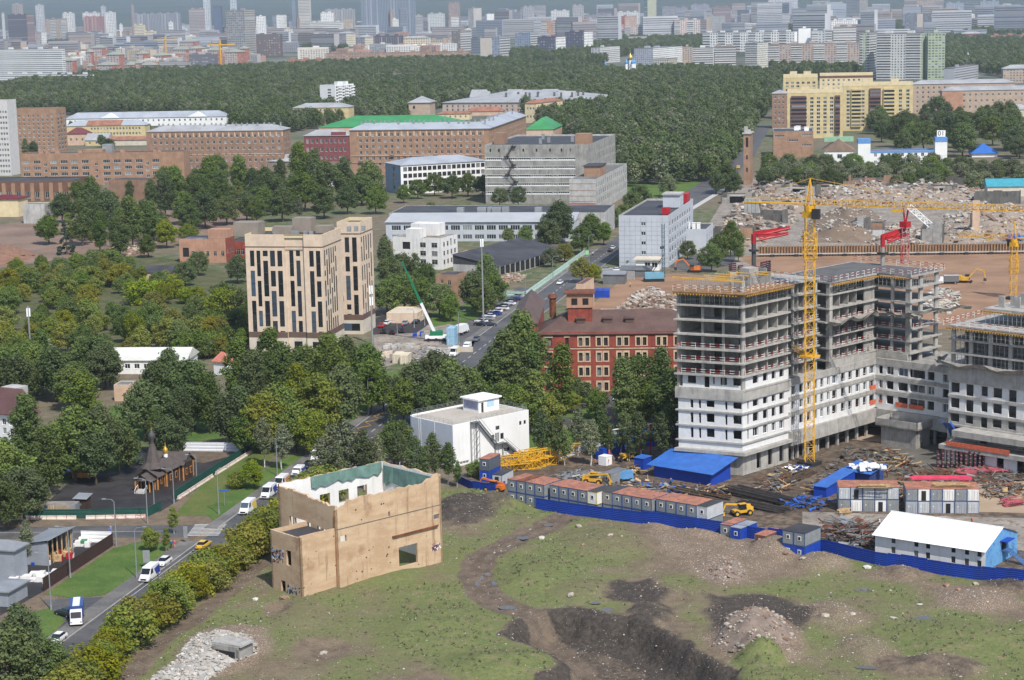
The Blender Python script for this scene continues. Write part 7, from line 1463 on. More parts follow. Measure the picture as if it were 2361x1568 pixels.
def bdq(lb,v0,v1,n,mt,spread_,r=.09,zmax=.6,cat='bundle',name='rebar_bundle'):
    a_,c_=G(*v0),G(*v1);o=tg(name,lb,cat,a_);mb=MB();t=(c_-a_).normalized();s_=VC((-t.y,t.x,0))
    for i in range(n):d_=s_*RND.uniform(-spread_,spread_);f0=RND.uniform(0,.2);z_=RND.uniform(.08,zmax);e=s_*RND.uniform(-.6,.6);mb.bar(a_.lerp(c_,f0)+d_+Z*z_,a_.lerp(c_,f0+RND.uniform(.6,.8))+d_+e+Z*(z_+RND.uniform(-.05,.1)),r)
    w_=mb.bq('bars',mt,o);w_['kind']='stuff';return o
DREB=M('dark_rebar',S(72,66,62),.7,.3,1,isl=.35)
bdq('dark steel bars stacked right of the big blue shed',(1668,1128),(1860,1172),60,DREB,3.2,.1,.9);bdq('dark steel bars below the first stack',(1700,1160),(1830,1186),40,DREB,2.0,.1,.7);bdq('brown timber beams beside the second cabin row',(1545,1128),(1690,1160),26,WOODD,1.8,.16,.8,'timber','timber_stack');bdq('brown timber laid across the mud by the crane',(1790,1118),(1880,1085),30,WOODD,2.4,.15,.6,'timber','timber_stack');bdq('thin pipes lying beside the first cabin row',(1290,1108),(1370,1095),24,GALV,1.6,.1,.9,'pipes','pipe_stack');bdq('pinkish steel forms lying right of the courtyard',(2200,1090),(2340,1082),24,M('pink_red_steel',S(190,90,100),.6,.2,1,isl=.2),2.5,.2,.5,'steel forms','steel_form_stack');bdq('pink steel frames by the sand heap at right',(2310,1168),(2361,1160),14,M('pink_red_steel',(0,0,0)),2,.2,1.2,'steel forms','steel_form_stack');bdq('grey mesh and rails on the ground left of the stores',(2080,1100),(2190,1096),26,WOODD,2.5,.12,.5,'timber','timber_stack');bdq('planks stacked in front of the left store stack',(1930,1186),(1968,1186),14,WOODL,1.0,.12,1.0,'planks','plank_pile')
def scrap(lb,vpoly,n,mts,L_=(1,4),zmax=1.6,seed=1,name='scrap_heap',cat='scrap heap'):
    r=random.Random(seed);W2_=[G(*p)for p in vpoly];xs=[p.x for p in W2_];ys=[p.y for p in W2_];c_=sum(W2_,VC())/len(W2_);o=tg(name,lb,cat,c_);mb=MB();k=0
    while k<n:
        p=VC((r.uniform(min(xs),max(xs)),r.uniform(min(ys),max(ys)),0));s_=sdist(p,W2_)
        if s_<0:continue
        k+=1;z_=r.uniform(.1,min(zmax,.4+s_*.7));a_=r.uniform(0,6.3);l_=r.uniform(*L_);t=VC((cos(a_),sin(a_),r.uniform(-.3,.3)))
        if r.random()<.7:mb.bar(p+Z*z_,p+t*l_+Z*z_,r.uniform(.06,.16),r.randrange(len(mts)))
        else:e=t.cross(Z).normalized()*r.uniform(.4,1.2);mb.quad(p+Z*z_,p+t*l_*.6+Z*z_,p+t*l_*.6+e+Z*(z_+.3),p+e+Z*(z_+.1),r.randrange(len(mts)))
    w_=mb.bq('scrap',mts,o);w_['kind']='stuff'
scrap('heap of steel scrap and boards beside the white hall',((1900,1222),(1960,1208),(2015,1222),(2018,1262),(1960,1272),(1905,1250)),420,[GALV,STEEL,WOODD,RUST],(1,5),2.2,1);scrap('grey metal scrap lying left of the site yard',((1290,1100),(1340,1085),(1390,1100),(1350,1120)),120,[GALV,STEEL,CONCL],(1,3),1.2,2);scrap('blue tarpaulins and boards in front of the timber sheds',((1812,1160),(1850,1146),(1905,1155),(1890,1178),(1830,1176)),120,[TARPB,TARPB,WOODD],(1,3),1.2,3);scrap('blue tarpaulin heap between pale fence and tower',((1430,1015),(1490,1003),(1520,1015),(1470,1032)),160,[BLUE,TARPB],(1,3),2.6,4);scrap('wood scrap scattered left of the blue hut',((1425,1090),(1465,1075),(1480,1092),(1440,1100)),120,[WOODD,WOODL],(.6,2),1.2,5);scrap('loose boards and forms over the courtyard mud',((1890,1090),(1960,1030),(2060,1040),(2060,1090),(1960,1110)),200,[WOODD,CONCD,STEEL],(1,4),.35,6,'loose_boards','boards');scrap('dark forms and wires strewn right of the courtyard',((2080,1090),(2361,1080),(2361,1130),(2200,1135),(2080,1115)),260,[WOODD,CONCD,RUST,GALV],(1,5),.5,7,'loose_boards','boards');scrap('boards and blue scraps around the blue shed',((1400,1118),(1500,1108),(1650,1135),(1560,1150),(1450,1135)),160,[WOODD,WOODL,GALV,TARPB],(.8,3),.4,8,'loose_boards','boards');scrap('white and blue debris beside crane foot',((1812,1078),(1850,1070),(1862,1085),(1830,1092)),60,[TARPB,WHITEP,WOODD],(.6,2),.5,9)
for i,q in enumerate((((1850,1140),(1890,1095),(1980,1100),(1950,1122)),((2060,1150),(2080,1095),(2150,1100),(2085,1165)),((2260,1150),(2280,1120),(2361,1118),(2361,1150)),((1740,1125),(1800,1085),(1850,1100),(1800,1140)),((1560,1120),(1660,1130),(1700,1145),(1600,1140)),((2040,1030),(2130,1080),(2060,1092),(1980,1070)))):scrap('brown boards, bars and wet planks on the site mud, patch %s'%ordn[i],q,170,[WOODD,WOODL,RUST,CONCD,GALV],(.8,3.5),.5,20+i,'loose_boards','boards')

def racks(lb,v0,n,group=None):
    P=G(*v0);o=tg('formwork_rack',lb,'formwork',P);t=VC((cos(sr),sin(sr),0));s_=VC((-t.y,t.x,0));MR=[M('dark_red_steel',(0,0,0)),GALV]
    for i in range(n):
        mb=MB();p=P+t*(i*1.0)+s_*RND.uniform(-.5,.5);hh=RND.uniform(3.2,4.2);mb.bx(p,t,.25,s_,2.2,0,hh,0)
        for k in range(8):mb.bx(p-t*.08-s_*.06,t,.42,s_,2.32,hh*k/8,hh*k/8+.12,1 if k%2 else 0)
        mb.bq('formwork_panel',MR,o)
racks('upright stack of dark red formwork panels in the courtyard',(2162,1080),11);racks('smaller stack of red formwork panels beside the chute',(2312,1068),5)
# ------------------------------------------------------------------ earth-moving machines
def mq(P,rz,lb,kind,mt,group=None):
    """local x forward"""
    o=tg({'excavator':'excavator','telehandler':'telehandler','backhoe':'backhoe_loader'}[kind],lb,kind,P,rz,group)
    if kind=='excavator':
        for y in(-1.25,.75):
            mb=MB();mb.xprism([(0,.25),(0,.6),(.5,.6),(.5,.25)],-2.1,2.1);me=mb.mesh('track',RUBB,(0,0,0));ob=link('track',me,o);ob.location=(0,y,0)
            mb=MB();mb.wheel((-2.1,y+.25,.45),(0,1,0),.45,.5);mb.wheel((2.1,y+.25,.45),(0,1,0),.45,.5);mb.bq('sprocket',RUBB,None).parent=o
        mb=MB();mb.box(-2.6,1.2,-1.3,1.3,1.0,2.2);mb.box(-2.7,-1.2,-1.25,1.25,2.2,2.7);link('body',mb.mesh('body',mt),o);mb=MB();mb.box(-.1,1.5,.3,1.3,1.1,3.0);link('cab',mb.mesh('cab',DSTEEL),o)
        mb=MB();mb.bar((1,-.2,1.6),(4.0,-.2,5.2),.32,None,4,.28);mb.bar((4.0,-.2,5.2),(6.6,-.2,4.6),.3,None,4,.22);link('boom',mb.mesh('boom',mt),o);mb=MB();mb.bar((6.6,-.2,4.9),(7.3,-.2,1.8),.24,None,4,.18);link('stick',mb.mesh('stick',mt),o)
        mb=MB();mb.xprism([(-.7,.9),(.3,.9),(.3,1.9),(-.1,2.0)],6.6,7.6);link('bucket',mb.mesh('bucket',DSTEEL),o)
    else:
        for x in(-1.4,1.5):
            for y in(-1.15,.75):
                mb=MB();r=.62 if kind=='telehandler' else(.75 if x<0 else.5);mb.wheel((x,y+.2,r),(0,1,0),r,.4,0);mb.wheel((x,y+.2,r),(0,1,0),r*.5,.44,1);link('wheel',mb.mesh('wheel',[RUBB,YEL]),o)
        mb=MB();mb.box(-2.3,2.0,-.8,.8,.7,1.3);mb.box(-2.3 if kind=='telehandler' else.6,-.8 if kind=='telehandler' else 2.4,-.75,.75,1.3,1.75);link('body',mb.mesh('body',mt),o)
        mb=MB();y0,y1=(-.1,.8)if kind=='telehandler' else(-.75,.75);mb.box(-.7,.7,y0,y1,1.3,2.5,0);mb.box(-.8,.8,y0-.05,y1+.05,2.5,2.6,1);link('cab',mb.mesh('cab',[GLASSD,mt]),o)
        if kind=='telehandler':mb=MB();mb.bar((-2.2,-.5,1.9),(3.4,-.5,2.6),.24,None,4);mb.bar((3.4,-.5,2.6),(4.2,-.5,.9),.18,None,4);link('boom',mb.mesh('boom',mt),o);mb=MB();mb.box(3.9,4.3,-1.1,.2,.3,1.0);link('carriage',mb.mesh('carriage',mt),o)
        else:
            mb=MB();mb.xprism([(-1.1,.2),(1.1,.2),(1.1,1.0),(-1.1,1.0)],2.9,3.4);link('front_bucket',mb.mesh('front_bucket',DSTEEL),o);mb=MB()
            for y in(-.7,.7):mb.bar((.6,y,1.5),(3,y,.6),.12)
            link('loader_arm',mb.mesh('loader_arm',mt),o);mb=MB();mb.bar((-2.2,0,1.0),(-3.2,0,3.6),.18);mb.bar((-3.2,0,3.6),(-3.9,0,1.8),.15);link('backhoe_arm',mb.mesh('backhoe_arm',mt),o)
    return o
mq(G(1452,1060),rq(215),'yellow backhoe loader working in the site yard by pale fence','backhoe',YEL)
mq(G(1368,1116),rq(-20),'yellow telehandler beside the single grey cabin','telehandler',YEL);mq(G(1710,1188),rq(200),'yellow telehandler behind the blue fence near the rusty cabins','telehandler',YEL);mq(G(1140,1134),rq(150),'orange-yellow telehandler by the crumpled blue fence','telehandler',ORG)
EXO=M('excavator_orange',S(225,135,50),.5,.15)
mq(G(2030,432),rq(150),'left of two orange excavators on top of the demolition rubble','excavator',EXO);mq(G(2042,432),rq(20),'right of two orange excavators on top of the demolition rubble','excavator',EXO);mq(G(1800,515),rq(60),'white and yellow long reach excavator at the ruined works','excavator',M('machine_white_yellow',S(228,215,170),.5,.15));mq(G(2225,652),rq(-20),'yellow excavator digging in the brown pit','excavator',YEL);mq(G(1600,628),rq(170),'orange excavator parked behind the near concrete tower','excavator',ORG);mq(G(1605,402),rq(170),'orange excavator in the car lot beside the wood','excavator',ORG)

TEAL=M('teal_paint',S(110,170,195),.5,.1);P=G(1530,648);o=tg('drilling_rig','tall pale blue drilling rig at the corner of the grey office','drilling rig',P);hh=zat(P,516);mb=MB();lattice(mb,P+U1*0+Z*1.5,P+Z*hh,1.0,1.6,.12,.07);mb.bq('mast',M('dark_teal',S(62,100,118),.5,.15),o);OB('body',TEAL,o,P+VC((-7,-1.5,0)),VC((1,0,0)),7,VC((0,1,0)),3,1.1,3.4);mb=MB();mb.bx(P+VC((-7.4,-2,0)),VC((1,0,0)),7.6,VC((0,1,0)),1,0,1.0);mb.bx(P+VC((-7.4,1,0)),VC((1,0,0)),7.6,VC((0,1,0)),1,0,1.0);mb.bq('track',RUBB,o);mb=MB();mb.bar(P+VC((-5,0,2)),P+Z*hh*.45,.16);mb.bq('stay',DSTEEL,o)
P=G(1003,786);tip=G(948,600,zat(P,600)*1.0);o=tg('mobile_crane','mobile crane with green and white telescopic boom by the tan office','crane',P);hh=zat(P,600);tip=P+VC((-9.5,-2,0))+Z*hh;root_=P+Z*2.6
mb=MB();mb.bar(root_,root_.lerp(tip,.42),.6,None,4,.55);mb.bq('boom_base',WHITEP,o);mb=MB();mb.bar(root_.lerp(tip,.42),root_.lerp(tip,.7),.45,None,4);mb.bar(root_.lerp(tip,.7),tip,.34,None,4);mb.bq('boom_extension',M('crane_green',S(28,128,84),.5,.1),o)
mb=MB();mb.bx(P+VC((-3,-1.3,0)),VC((1,0,0)),10,VC((0,1,0)),2.6,.9,1.8);mb.bx(P+VC((5,-1.3,0)),VC((1,0,0)),2,VC((0,1,0)),2.6,1.8,2.9);mb.bq('chassis',WHITEP,o);OB(*('turntable',M('crane_green',(0,0,0)),o),P+VC((-1.5,-1.2,0)),VC((1,0,0)),4,VC((0,1,0)),2.4,1.8,3.2)
for i in range(4):
    for s_ in(-1.2,1.2):mb=MB();mb.wheel(P+VC((-2+2.4*i,s_,.55)),(0,1,0),.55,.4);mb.bq('wheel',RUBB,o)
P=G(1428,1112);o=tg('compressor','light blue and orange compressor trailer in the site yard','compressor',P);mb=MB();d_=dirs(10)[0];s_=dirs(100)[0];mb.bx(P,d_,3.2,s_,1.7,.6,2.3);mb.bq('housing',M('compressor_blue',S(90,150,205),.5,.12),o);OB('radiator_end',ORG,o,P-d_*1.0,d_,1.0,s_,1.7,.6,2.2);mb=MB();mb.wheel(P+d_*.4+Z*.4,s_,.4,.3);mb.wheel(P+d_*2.6+Z*.4,s_,.4,.3);mb.bq('wheels',RUBB,o)

P=G(1500,1052);o=tg('pump_boom','thin red and white concrete pump arm stretched over the blue sheds','pump boom',P);mb=MB();mb.bar(P,P+Z*7.5,.2);mb.bar(P+Z*7.5,P+Z*8+VC((3,.5,0)),.18);mb.bq('mast',RED,o);mb=MB();mb.bar(P+Z*8+VC((3,.5,0)),G(1405,992,6.5),.13);mb.bq('arm',WHITEP,o)
P=G(1405,1060);o=tg('pole_mast','slim red and white pole on tripod holding the pump arm end','mast',P);mb=MB();mb.bar(P,VC((P.x,P.y,7.4)),.09)
for k in range(3):mb.bar(P+VC((cos(k*2.1),sin(k*2.1),0))*1.2,P+Z*2.6,.06)
mb.bq('pole',M('red_white_mast',(0,0,0)),o)
P=G(1380,1072);o=tg('water_tank','white cube water tank beside plywood box in the site yard','tank',P);OB('tank',WHITEP,o,P,fdv,2.2,dirs(51)[0],2.2,0,2.0);OB('lid',WHITEP,o,P-fdv*.05,fdv,2.3,dirs(51)[0],2.3,2.0,2.15)
# ------------------------------------------------------------------ demolition area, sheet pile wall
PILE=M('sheet_pile_rust',S(168,128,92),.9,.25,.4,streak=.3);a_,c_=G(1748,592),G(2420,584);o=tg('sheet_pile_wall','rusty sheet pile wall with pale waler along the edge of the pit','wall',a_);t=(c_-a_).normalized();s_=VC((t.y,-t.x,0));L_=(c_-a_).length;n=100;mb=MB();mb.bx(VC((0,0,0)),t,L_/n*.45,s_,.45,0,4.4);pm=mb.mesh('pile',PILE)
for i in range(n):link('pile',pm,o,Matrix.Translation(t*(L_*i/n)))
OB(*('lagging',M('dark_lagging',S(120,92,68),.9,.25),o),a_-s_*.3,t,L_,s_,.28,0,4.0);OB('waler',CONCL,o,a_+s_*.5,t,L_,s_,.5,.8,1.3)
for k in range(12):mb=MB();p=a_+t*(L_*(k+.5)/12)+s_*.5;mb.bx(p,t,1.6,s_,1.2,0,1.0);mb.bq('anchor_block',DSTEEL,o)
def rock_mesh(seed,mt):
    r=random.Random(seed);bm=bmesh.new();bmesh.ops.create_icosphere(bm,subdivisions=1,radius=1)
    for v in bm.verts:v.co*=r.uniform(.62,1.2);v.co.z*=.72
    me=bpy.data.meshes.new('stone');bm.to_mesh(me);bm.free();me.materials.append(mt);return me
STON=M('rubble_stone',S(172,160,144),.95,.2,1.0,isl=.3);STONW=M('broken_concrete',S(184,180,172),.95,.15,.8,isl=.25);STONB=M('brick_rubble',S(146,116,96),.95,.25,1.0,isl=.3)
def ruq(lb,vpoly,n,mts,sr_=(.15,.7),hmax=3.0,seed=1,slope=.5,slabs=.3,base=None,name='rubble_heap',up=None):
    """heap: mound surface plus loose blocks, all over a picture polygon"""
    r=random.Random(seed);W2_=[G(*p)for p in vpoly];xs=[p.x for p in W2_];ys=[p.y for p in W2_];c_=sum(W2_,VC())/len(W2_);o=tg(name,lb,'rubble',(c_.x,c_.y,hz(c_)))
    x0,x1,y0,y1=min(xs),max(xs),min(ys),max(ys);nx,ny=36,36;H_={}
    def hh(x,y):s_=sdist((x,y),W2_);return-.3 if s_<0 else min(hmax,s_*slope)*(.7+.5*nz(x,y,.12,seed))+.25*nz(x,y,.5,seed+3)+hz((x,y))
    mb=MB();pts=[]
    for j in range(ny+1):
        for i in range(nx+1):x=x0+(x1-x0)*i/nx;y=y0+(y1-y0)*j/ny;pts.append((x,y,hh(x,y)))
    mb.add(pts,[(j*(nx+1)+i,j*(nx+1)+i+1,(j+1)*(nx+1)+i+1,(j+1)*(nx+1)+i)for j in range(ny)for i in range(nx)if sdist(((pts[j*(nx+1)+i][0]+pts[(j+1)*(nx+1)+i+1][0])/2,(pts[j*(nx+1)+i][1]+pts[(j+1)*(nx+1)+i+1][1])/2),W2_)>-1.5])
    mb.bq('mound',base or STONB,o,True);mb=MB();k=0;ico=[v.co.copy()for v in RK.vertices];icf=[tuple(p.vertices)for p in RK.polygons]
    while k<n:
        x,y=r.uniform(x0,x1),r.uniform(y0,y1)
        if sdist((x,y),W2_)<0:continue
        k+=1;s_=r.uniform(*sr_)*(1 if r.random()<.85 else 1.7);z_=hh(x,y)+s_*.2;mi=r.randrange(len(mts));a_=r.uniform(0,6.28)
        if r.random()<slabs:
            t=VC((cos(a_),sin(a_),r.uniform(-.5,.5))).normalized();e=t.cross(VC((0,.3,1))).normalized();n3=t.cross(e);p=VC((x,y,z_));A2=[p+t*s_*1.5*i+e*s_*.8*j+n3*s_*.18*q for q in(-1,1)for i,j in((-1,-1),(1,-1),(1,1),(-1,1))];mb.add(A2,[(0,1,2,3),(4,7,6,5),(0,4,5,1),(1,5,6,2),(2,6,7,3),(3,7,4,0)],mi)
        else:ca_,sa_=cos(a_)*s_,sin(a_)*s_;q=r.uniform(.6,1.1);mb.add([(x+ca_*v.x-sa_*v.y*q,y+sa_*v.x+ca_*v.y*q,z_+v.z*s_)for v in ico],icf,mi)
    w_=mb.bq('loose_blocks',mts,o);w_['kind']='stuff';return o
RK=rock_mesh(3,STON);DEMO=M('demolition_soil',S(152,134,116),.95,.2,.15,rust=S(172,160,144),rusta=.45)
ruq('long heap of pale broken bricks behind the red mill',((1370,740),(1440,700),(1560,690),(1640,700),(1640,730),(1500,745)),900,[STON,STONB],(.25,.9),3.2,1)
ruq('grey rubble beside the blue container at the demolition yard',((1440,700),(1470,672),(1520,668),(1540,690),(1500,705)),250,[STONW,STON],(.25,.8),1.8,2)
ruq('wide rubble field of the demolished works, left part',((1640,560),(1690,480),(1740,425),(1880,420),(1900,470),(1850,500),(1800,545),(1700,580)),800,[STONW,STON,STONB,CONCD],(.3,1.3),5,3,.3,.3,DEMO)
ruq('rubble ridge with excavators along the tree belt',((1880,440),(1980,425),(2120,428),(2270,440),(2290,475),(2100,470),(1900,470)),800,[STON,STONW,STONB],(.3,1.3),6,4,.35,.3,DEMO)
ruq('brown earth mound in the middle of the demolition field',((1840,560),(1870,500),(1930,478),(2010,482),(2050,520),(2040,560)),260,[STON,STONW],(.3,.9),9,5,.35,.2,M('brown_earth_mound',S(132,112,92),.95,.18,.15))
ruq('pale rubble slope right of the earth mound',((2000,560),(2030,525),(2100,520),(2150,545),(2140,575),(2030,578)),420,[STONW,STON,STONB],(.3,1.0),4,6,.3,.3,DEMO);ruq('rubble mound at the right of the demolition field',((2150,560),(2170,500),(2250,482),(2361,480),(2420,500),(2420,545),(2250,560)),520,[STON,STONW,STONB],(.3,1.1),6,7,.3,.3,DEMO)
ruq('rubble spill below the dump truck in the pit',((2120,720),(2150,670),(2190,665),(2215,690),(2190,725)),300,[STONW,STON],(.3,.9),3,8,.3);ruq('brick rubble beside the black shed',((1140,640),(1180,632),(1215,636),(1200,650),(1150,655)),260,[STONB,STON],(.2,.6),1.2,9)
ruq('brick heap at the edge of the weedy plot',((225,590),(260,570),(345,572),(350,585),(260,598)),320,[STON,STONB],(.3,.9),2.4,10,.4);ruq('brown earth bank at the left border',((-80,610),(0,560),(60,575),(90,590),(30,612)),60,[STONB],(.2,.5),4,11,.3,.1,M('red_earth',S(150,108,84),.95,.15))
ruq('white rubble patch left of the waste ground track',((340,1575),(400,1530),(440,1490),(500,1478),(580,1490),(600,1520),(540,1545),(470,1580)),900,[STONW,STONW,STON],(.08,.35),.8,12,.3,.25,M('crushed_concrete',S(182,176,166),.95,.2,.8))
ruq('pale stone heap in the middle of the waste ground',((1630,1335),(1650,1305),(1690,1298),(1725,1320),(1700,1345),(1660,1348)),260,[STON,STON,STONB],(.06,.25),.5,13,.15,.1,M('mound_soil',S(140,122,108),.95,.2,.8))
ruq('big stony mound with white blocks in the foreground',((1640,1500),(1680,1440),(1740,1425),(1810,1450),(1840,1500),(1790,1520),(1700,1525)),230,[STON,STON,STONB],(.08,.4),1.2,14,.2,.1,M('mound_soil',S(140,122,108),.95,.2,.8))

r2=random.Random(31)
for i,(x,y,w_,hh,lab)in enumerate(((1700,470,16,6,'roofless grey concrete cell at the left of the rubble field'),(1770,520,14,8,'pale gutted house with dark opening below the yellow counter-jib'),(1835,455,22,7,'long roofless wall with door holes behind the crane head'),(1990,440,30,8,'dark gutted workshop on the rubble ridge'),(2110,452,40,7,'long ruined wall on the skyline of the rubble'),(2185,432,26,6,'pale green remnant wall at the end of the ridge'),(1976,545,7,9,'small square concrete ruin on the earth mound slope'),(2010,540,10,6,'low concrete block ruin beside the square one'),(2150,560,9,9,'grey concrete pillar pair on the right rubble'),(2300,470,22,7,'brick ruin at the right edge of the ridge'),(1690,560,18,8,'orange brick remnant wall behind the tree group'))):
    P=G(x,y);o=tg('ruin_fragment',lab,'ruin',P);d1,d2=dirs(r2.choice((75,82,60)));mt=[RCD,CONCD,CONCL,BRICKB][i%4]if i!=10 else BRICKO;mb=MB()
    k=max(2,int(w_/4))
    for j in range(k):
        if r2.random()<.15:continue
        z_=hh*r2.uniform(.6,1.05);mb.bx(P+d2*(-w_/2+j*w_/k),d2,w_/k*.98,d1,.5,-.5,z_*.62 if j%2 else z_)
        if j%2:mb.bx(P+d2*(-w_/2+j*w_/k),d2,w_/k*.3,d1,.5,z_*.62,z_)
    mb.bq('front_wall',mt,o);mb=MB();mb.bx(P+d1*7-d2*w_/2,d2,w_,d1,.5,-.5,hh*.8);mb.bx(P-d2*w_/2,d1,7,d2,.5,-.5,hh*.9);mb.bx(P+d2*w_/2,d1,7,d2,.5,-.5,hh*.7);mb.bq('rear_walls',CONCD,o)
    if i%2==0:OB('broken_slab',RC,o,P-d2*w_*.4+d1*.6,d2,w_*.7,d1,6.5,hh*.62,hh*.62+.4)
P=G(1940,512);o=tg('standing_pier','tall thin brick pier standing in the right rubble','pier',G(2258,548));P=G(2258,548);OB('pier',PINKP,o,P,dirs(80)[0],1.0,dirs(170)[0],3,0,16);OB('side_wall',CONCD,o,P+dirs(170)[0]*3,dirs(80)[0],6,dirs(170)[0],.6,0,10)
b=B('white_brick_wall','broken whitewashed wall along the rubble behind the mill',(1560,738),80,h=3.6,xl=1385,L1=.6);b.wq([M('dirty_white_wall',(0,0,0))]).fq('flat',CONCL,CONCL,.1)
b=B('pink_gable_ruin','narrow pink ruined house wall beside the street and rubble',(1345,722),74,655,xl=1328,L1=16);b.wq([PINKP,BRICKP],(),[(3,6,1,5,'hole'),(9,12,1,5,'hole')]).fq('flat',BRNROOF,BRICKP,.3)
b=B('concrete_yard_wall','grey concrete yard wall along the street by the yellowing tree',(1462,645),60,h=3.2,xl=1385,L1=.5);b.wq([CONCL]).fq('flat',CONCL,CONCL,.1)
cq(G(1362,687)+Z*0,rq(-4),'bright blue container in front of the brick rubble',BLUE,CABB,BLUE,'none',name='container');cq(G(1376,687),rq(-4),'second bright blue container joined to the first by the rubble',BLUE,CABB,BLUE,'none',name='container');cq(G(1390,687),rq(-4),'third bright blue container joined to the other two by the rubble',BLUE,CABB,BLUE,'none',name='container')

P=G(520,1535);o=tg('bunker_ruin','concrete bunker mouth in white rubble on the waste ground','ruin',(P.x,P.y,hz(P)));zb=hz(P);d1,d2=dirs(60);OB('front_beam',RCD,o,P-d2*2.6,d1,.4,d2,5.2,zb-.6,zb+1.9)
mb=MB();mb.bx(P-d2*2.6,d1,4,d2,.4,zb-1,zb+1.5);mb.bx(P+d2*2.2,d1,4,d2,.4,zb-1,zb+1.5);mb.bq('side_wall',RCD,o);OB('opening',VOID,o,P-d2*2.0-d1*.05,d1,.3,d2,4.0,zb-.5,zb+1.1);OB('roof_slab',RC,o,P-d2*3.1+d1*.2,d1,3.6,d2,6.0,zb+1.9,zb+2.2)

r2=random.Random(77);rk=[rock_mesh(s_,mt)for s_,mt in((11,STON),(12,STONW),(13,STON),(14,STONB))]
for x,y,s_,lab in((1316,1384,.9,'flat pale slab lying near the trench head'),(1335,1217,.7,'red clay boulder on the grassy slope below the fence'),(1250,1243,.7,'pale boulder left of the cart track'),(1407,1252,.6,'grey boulder in the grass below the fence'),(1345,1268,.5,'brownish boulder on the slope by the grass'),(1760,1466,.8,'largest white block on the stony mound'),(1750,1490,.7,'second white block on the stony mound'),(2182,1355,.7,'pale slab by the fence at the right'),(2250,1350,.6,'twin pale slabs right of the muddy heap'),(1812,1290,.6,'white boulder under the long rubble bank'),(1850,1300,.6,'dark slab resting under the rubble bank'),(2000,1312,.7,'long pale block by the puddle'),(1903,1438,.7,'white cube block right of the stony mound'),(1965,1432,.6,'rounded white block on dark soil'),(745,1503,.8,'yellowish stone in the brown hollow'),(655,1385,.8,'pale boulder in front of the ruin corner'),(590,1388,.6,'white stone at the dirt road bend'),(2120,1400,.5,'small white stone in green weeds'),(1480,1520,.7,'first pale stone on the trench floor'),(1500,1528,.7,'second pale stone on the trench floor'),(2060,1430,.6,'grey white stone in the right weeds'),(2210,1370,.6,'stone beside the muddy bank')):
    P=G(x,y);z_=hz(P);o=tg('boulder',lab,'boulder',(P.x,P.y,z_+s_*.25),r2.uniform(0,6));c_=link('stone',r2.choice(rk),o);c_.scale=(s_*r2.uniform(1,1.5),s_,s_*.8)
# ------------------------------------------------------------------ wooden chapel and the yards at the left
DW=M('dark_timber_wall',S(72,54,46),.85,.2,.8,streak=.15);SHG=M('dark_shingles',S(92,82,78),.85,.16,1.2);OWD=M('orange_timber',S(214,142,66),.7,.14,1)
ca=atan2((G(395,1106)-G(345,1131)).y,(G(395,1106)-G(345,1131)).x);P=G(323,1138)+VC((cos(ca),sin(ca),0))*9.2;o=tg('wooden_chapel','dark timber chapel with tent spire and small golden dome','chapel',P);d1=VC((cos(ca),sin(ca),0));d2=VC((-d1.y,d1.x,0));LX=lambda u,w_,z_=0:P+d1*u+d2*w_+Z*z_
def gable(mb,u0,u1,w0,w1,z0,rise,over=.5,along='u',mi=0):
    if along=='u':
        c_=(w0+w1)/2;pts=[LX(u0-over,w0-over,z0-.2),LX(u1+over,w0-over,z0-.2),LX(u1+over,c_,z0+rise),LX(u0-over,c_,z0+rise),LX(u0-over,w1+over,z0-.2),LX(u1+over,w1+over,z0-.2)];mb.add(pts,[(0,1,2,3),(3,2,5,4)],mi);mb.add([LX(u0,w0,z0-.2),LX(u0,w1,z0-.2),LX(u0,c_,z0+rise-.1),LX(u1,w0,z0-.2),LX(u1,w1,z0-.2),LX(u1,c_,z0+rise-.1)],[(0,2,1),(3,4,5)],mi)
    else:
        c_=(u0+u1)/2;pts=[LX(u0-over,w0-over,z0-.2),LX(u0-over,w1+over,z0-.2),LX(c_,w1+over,z0+rise),LX(c_,w0-over,z0+rise),LX(u1+over,w1+over,z0-.2),LX(u1+over,w0-over,z0-.2)];mb.add(pts,[(0,3,2,1),(3,5,4,2)],mi);mb.add([LX(u0,w0,z0-.2),LX(u1,w0,z0-.2),LX(c_,w0,z0+rise-.1),LX(u0,w1,z0-.2),LX(u1,w1,z0-.2),LX(c_,w1,z0+rise-.1)],[(0,1,2),(3,5,4)],mi)
parts={'porch':(-9.2,-6.2,-2,2,3.0),'narthex':(-6.2,-2.4,-2.8,2.8,3.6),'nave':(-2.4,4.6,-3.4,3.4,4.2),'altar':(4.6,10.2,-4.6,4.6,4.4)}
for nm,(u0,u1,w0,w1,z_)in parts.items():
    if nm!='porch':OB(nm+'_wall',DW,o,LX(u0,w0),d1,u1-u0,d2,w1-w0,0,z_)
    mb=MB()
    for u in(u0,u1):
        for w_ in(w0,w1):mb.bx(LX(u-.14,w_-.14),d1,.28,d2,.28,0,z_-.1)
    mb.bq('corner_post',OWD,o);mb=MB();gable(mb,u0,u1,w0,w1,z_,(1.6,1.9,2.2,2.6)[list(parts).index(nm)],.6,'w' if nm=='altar' else 'u');mb.bq(nm+'_roof',SHG,o)
for u,w_,t in((-.6,-3.42,d1),(2.4,-3.42,d1),(6.0,-4.62,d1),(8.4,-4.62,d1),(10.22,2.2,d2),(10.22,-2.2,d2),(-4.6,-2.82,d1)):
    n_=VC((t.y,-t.x,0));mb=MB();mb.bx(LX(u,w_)-t*.1,t,1.1,n_,.06,1.2,3.0,0);mb.bx(LX(u,w_)+t*.1,t,.7,n_,.09,1.4,2.8,1);mb.bq('window',[OWD,GLASSD],o)
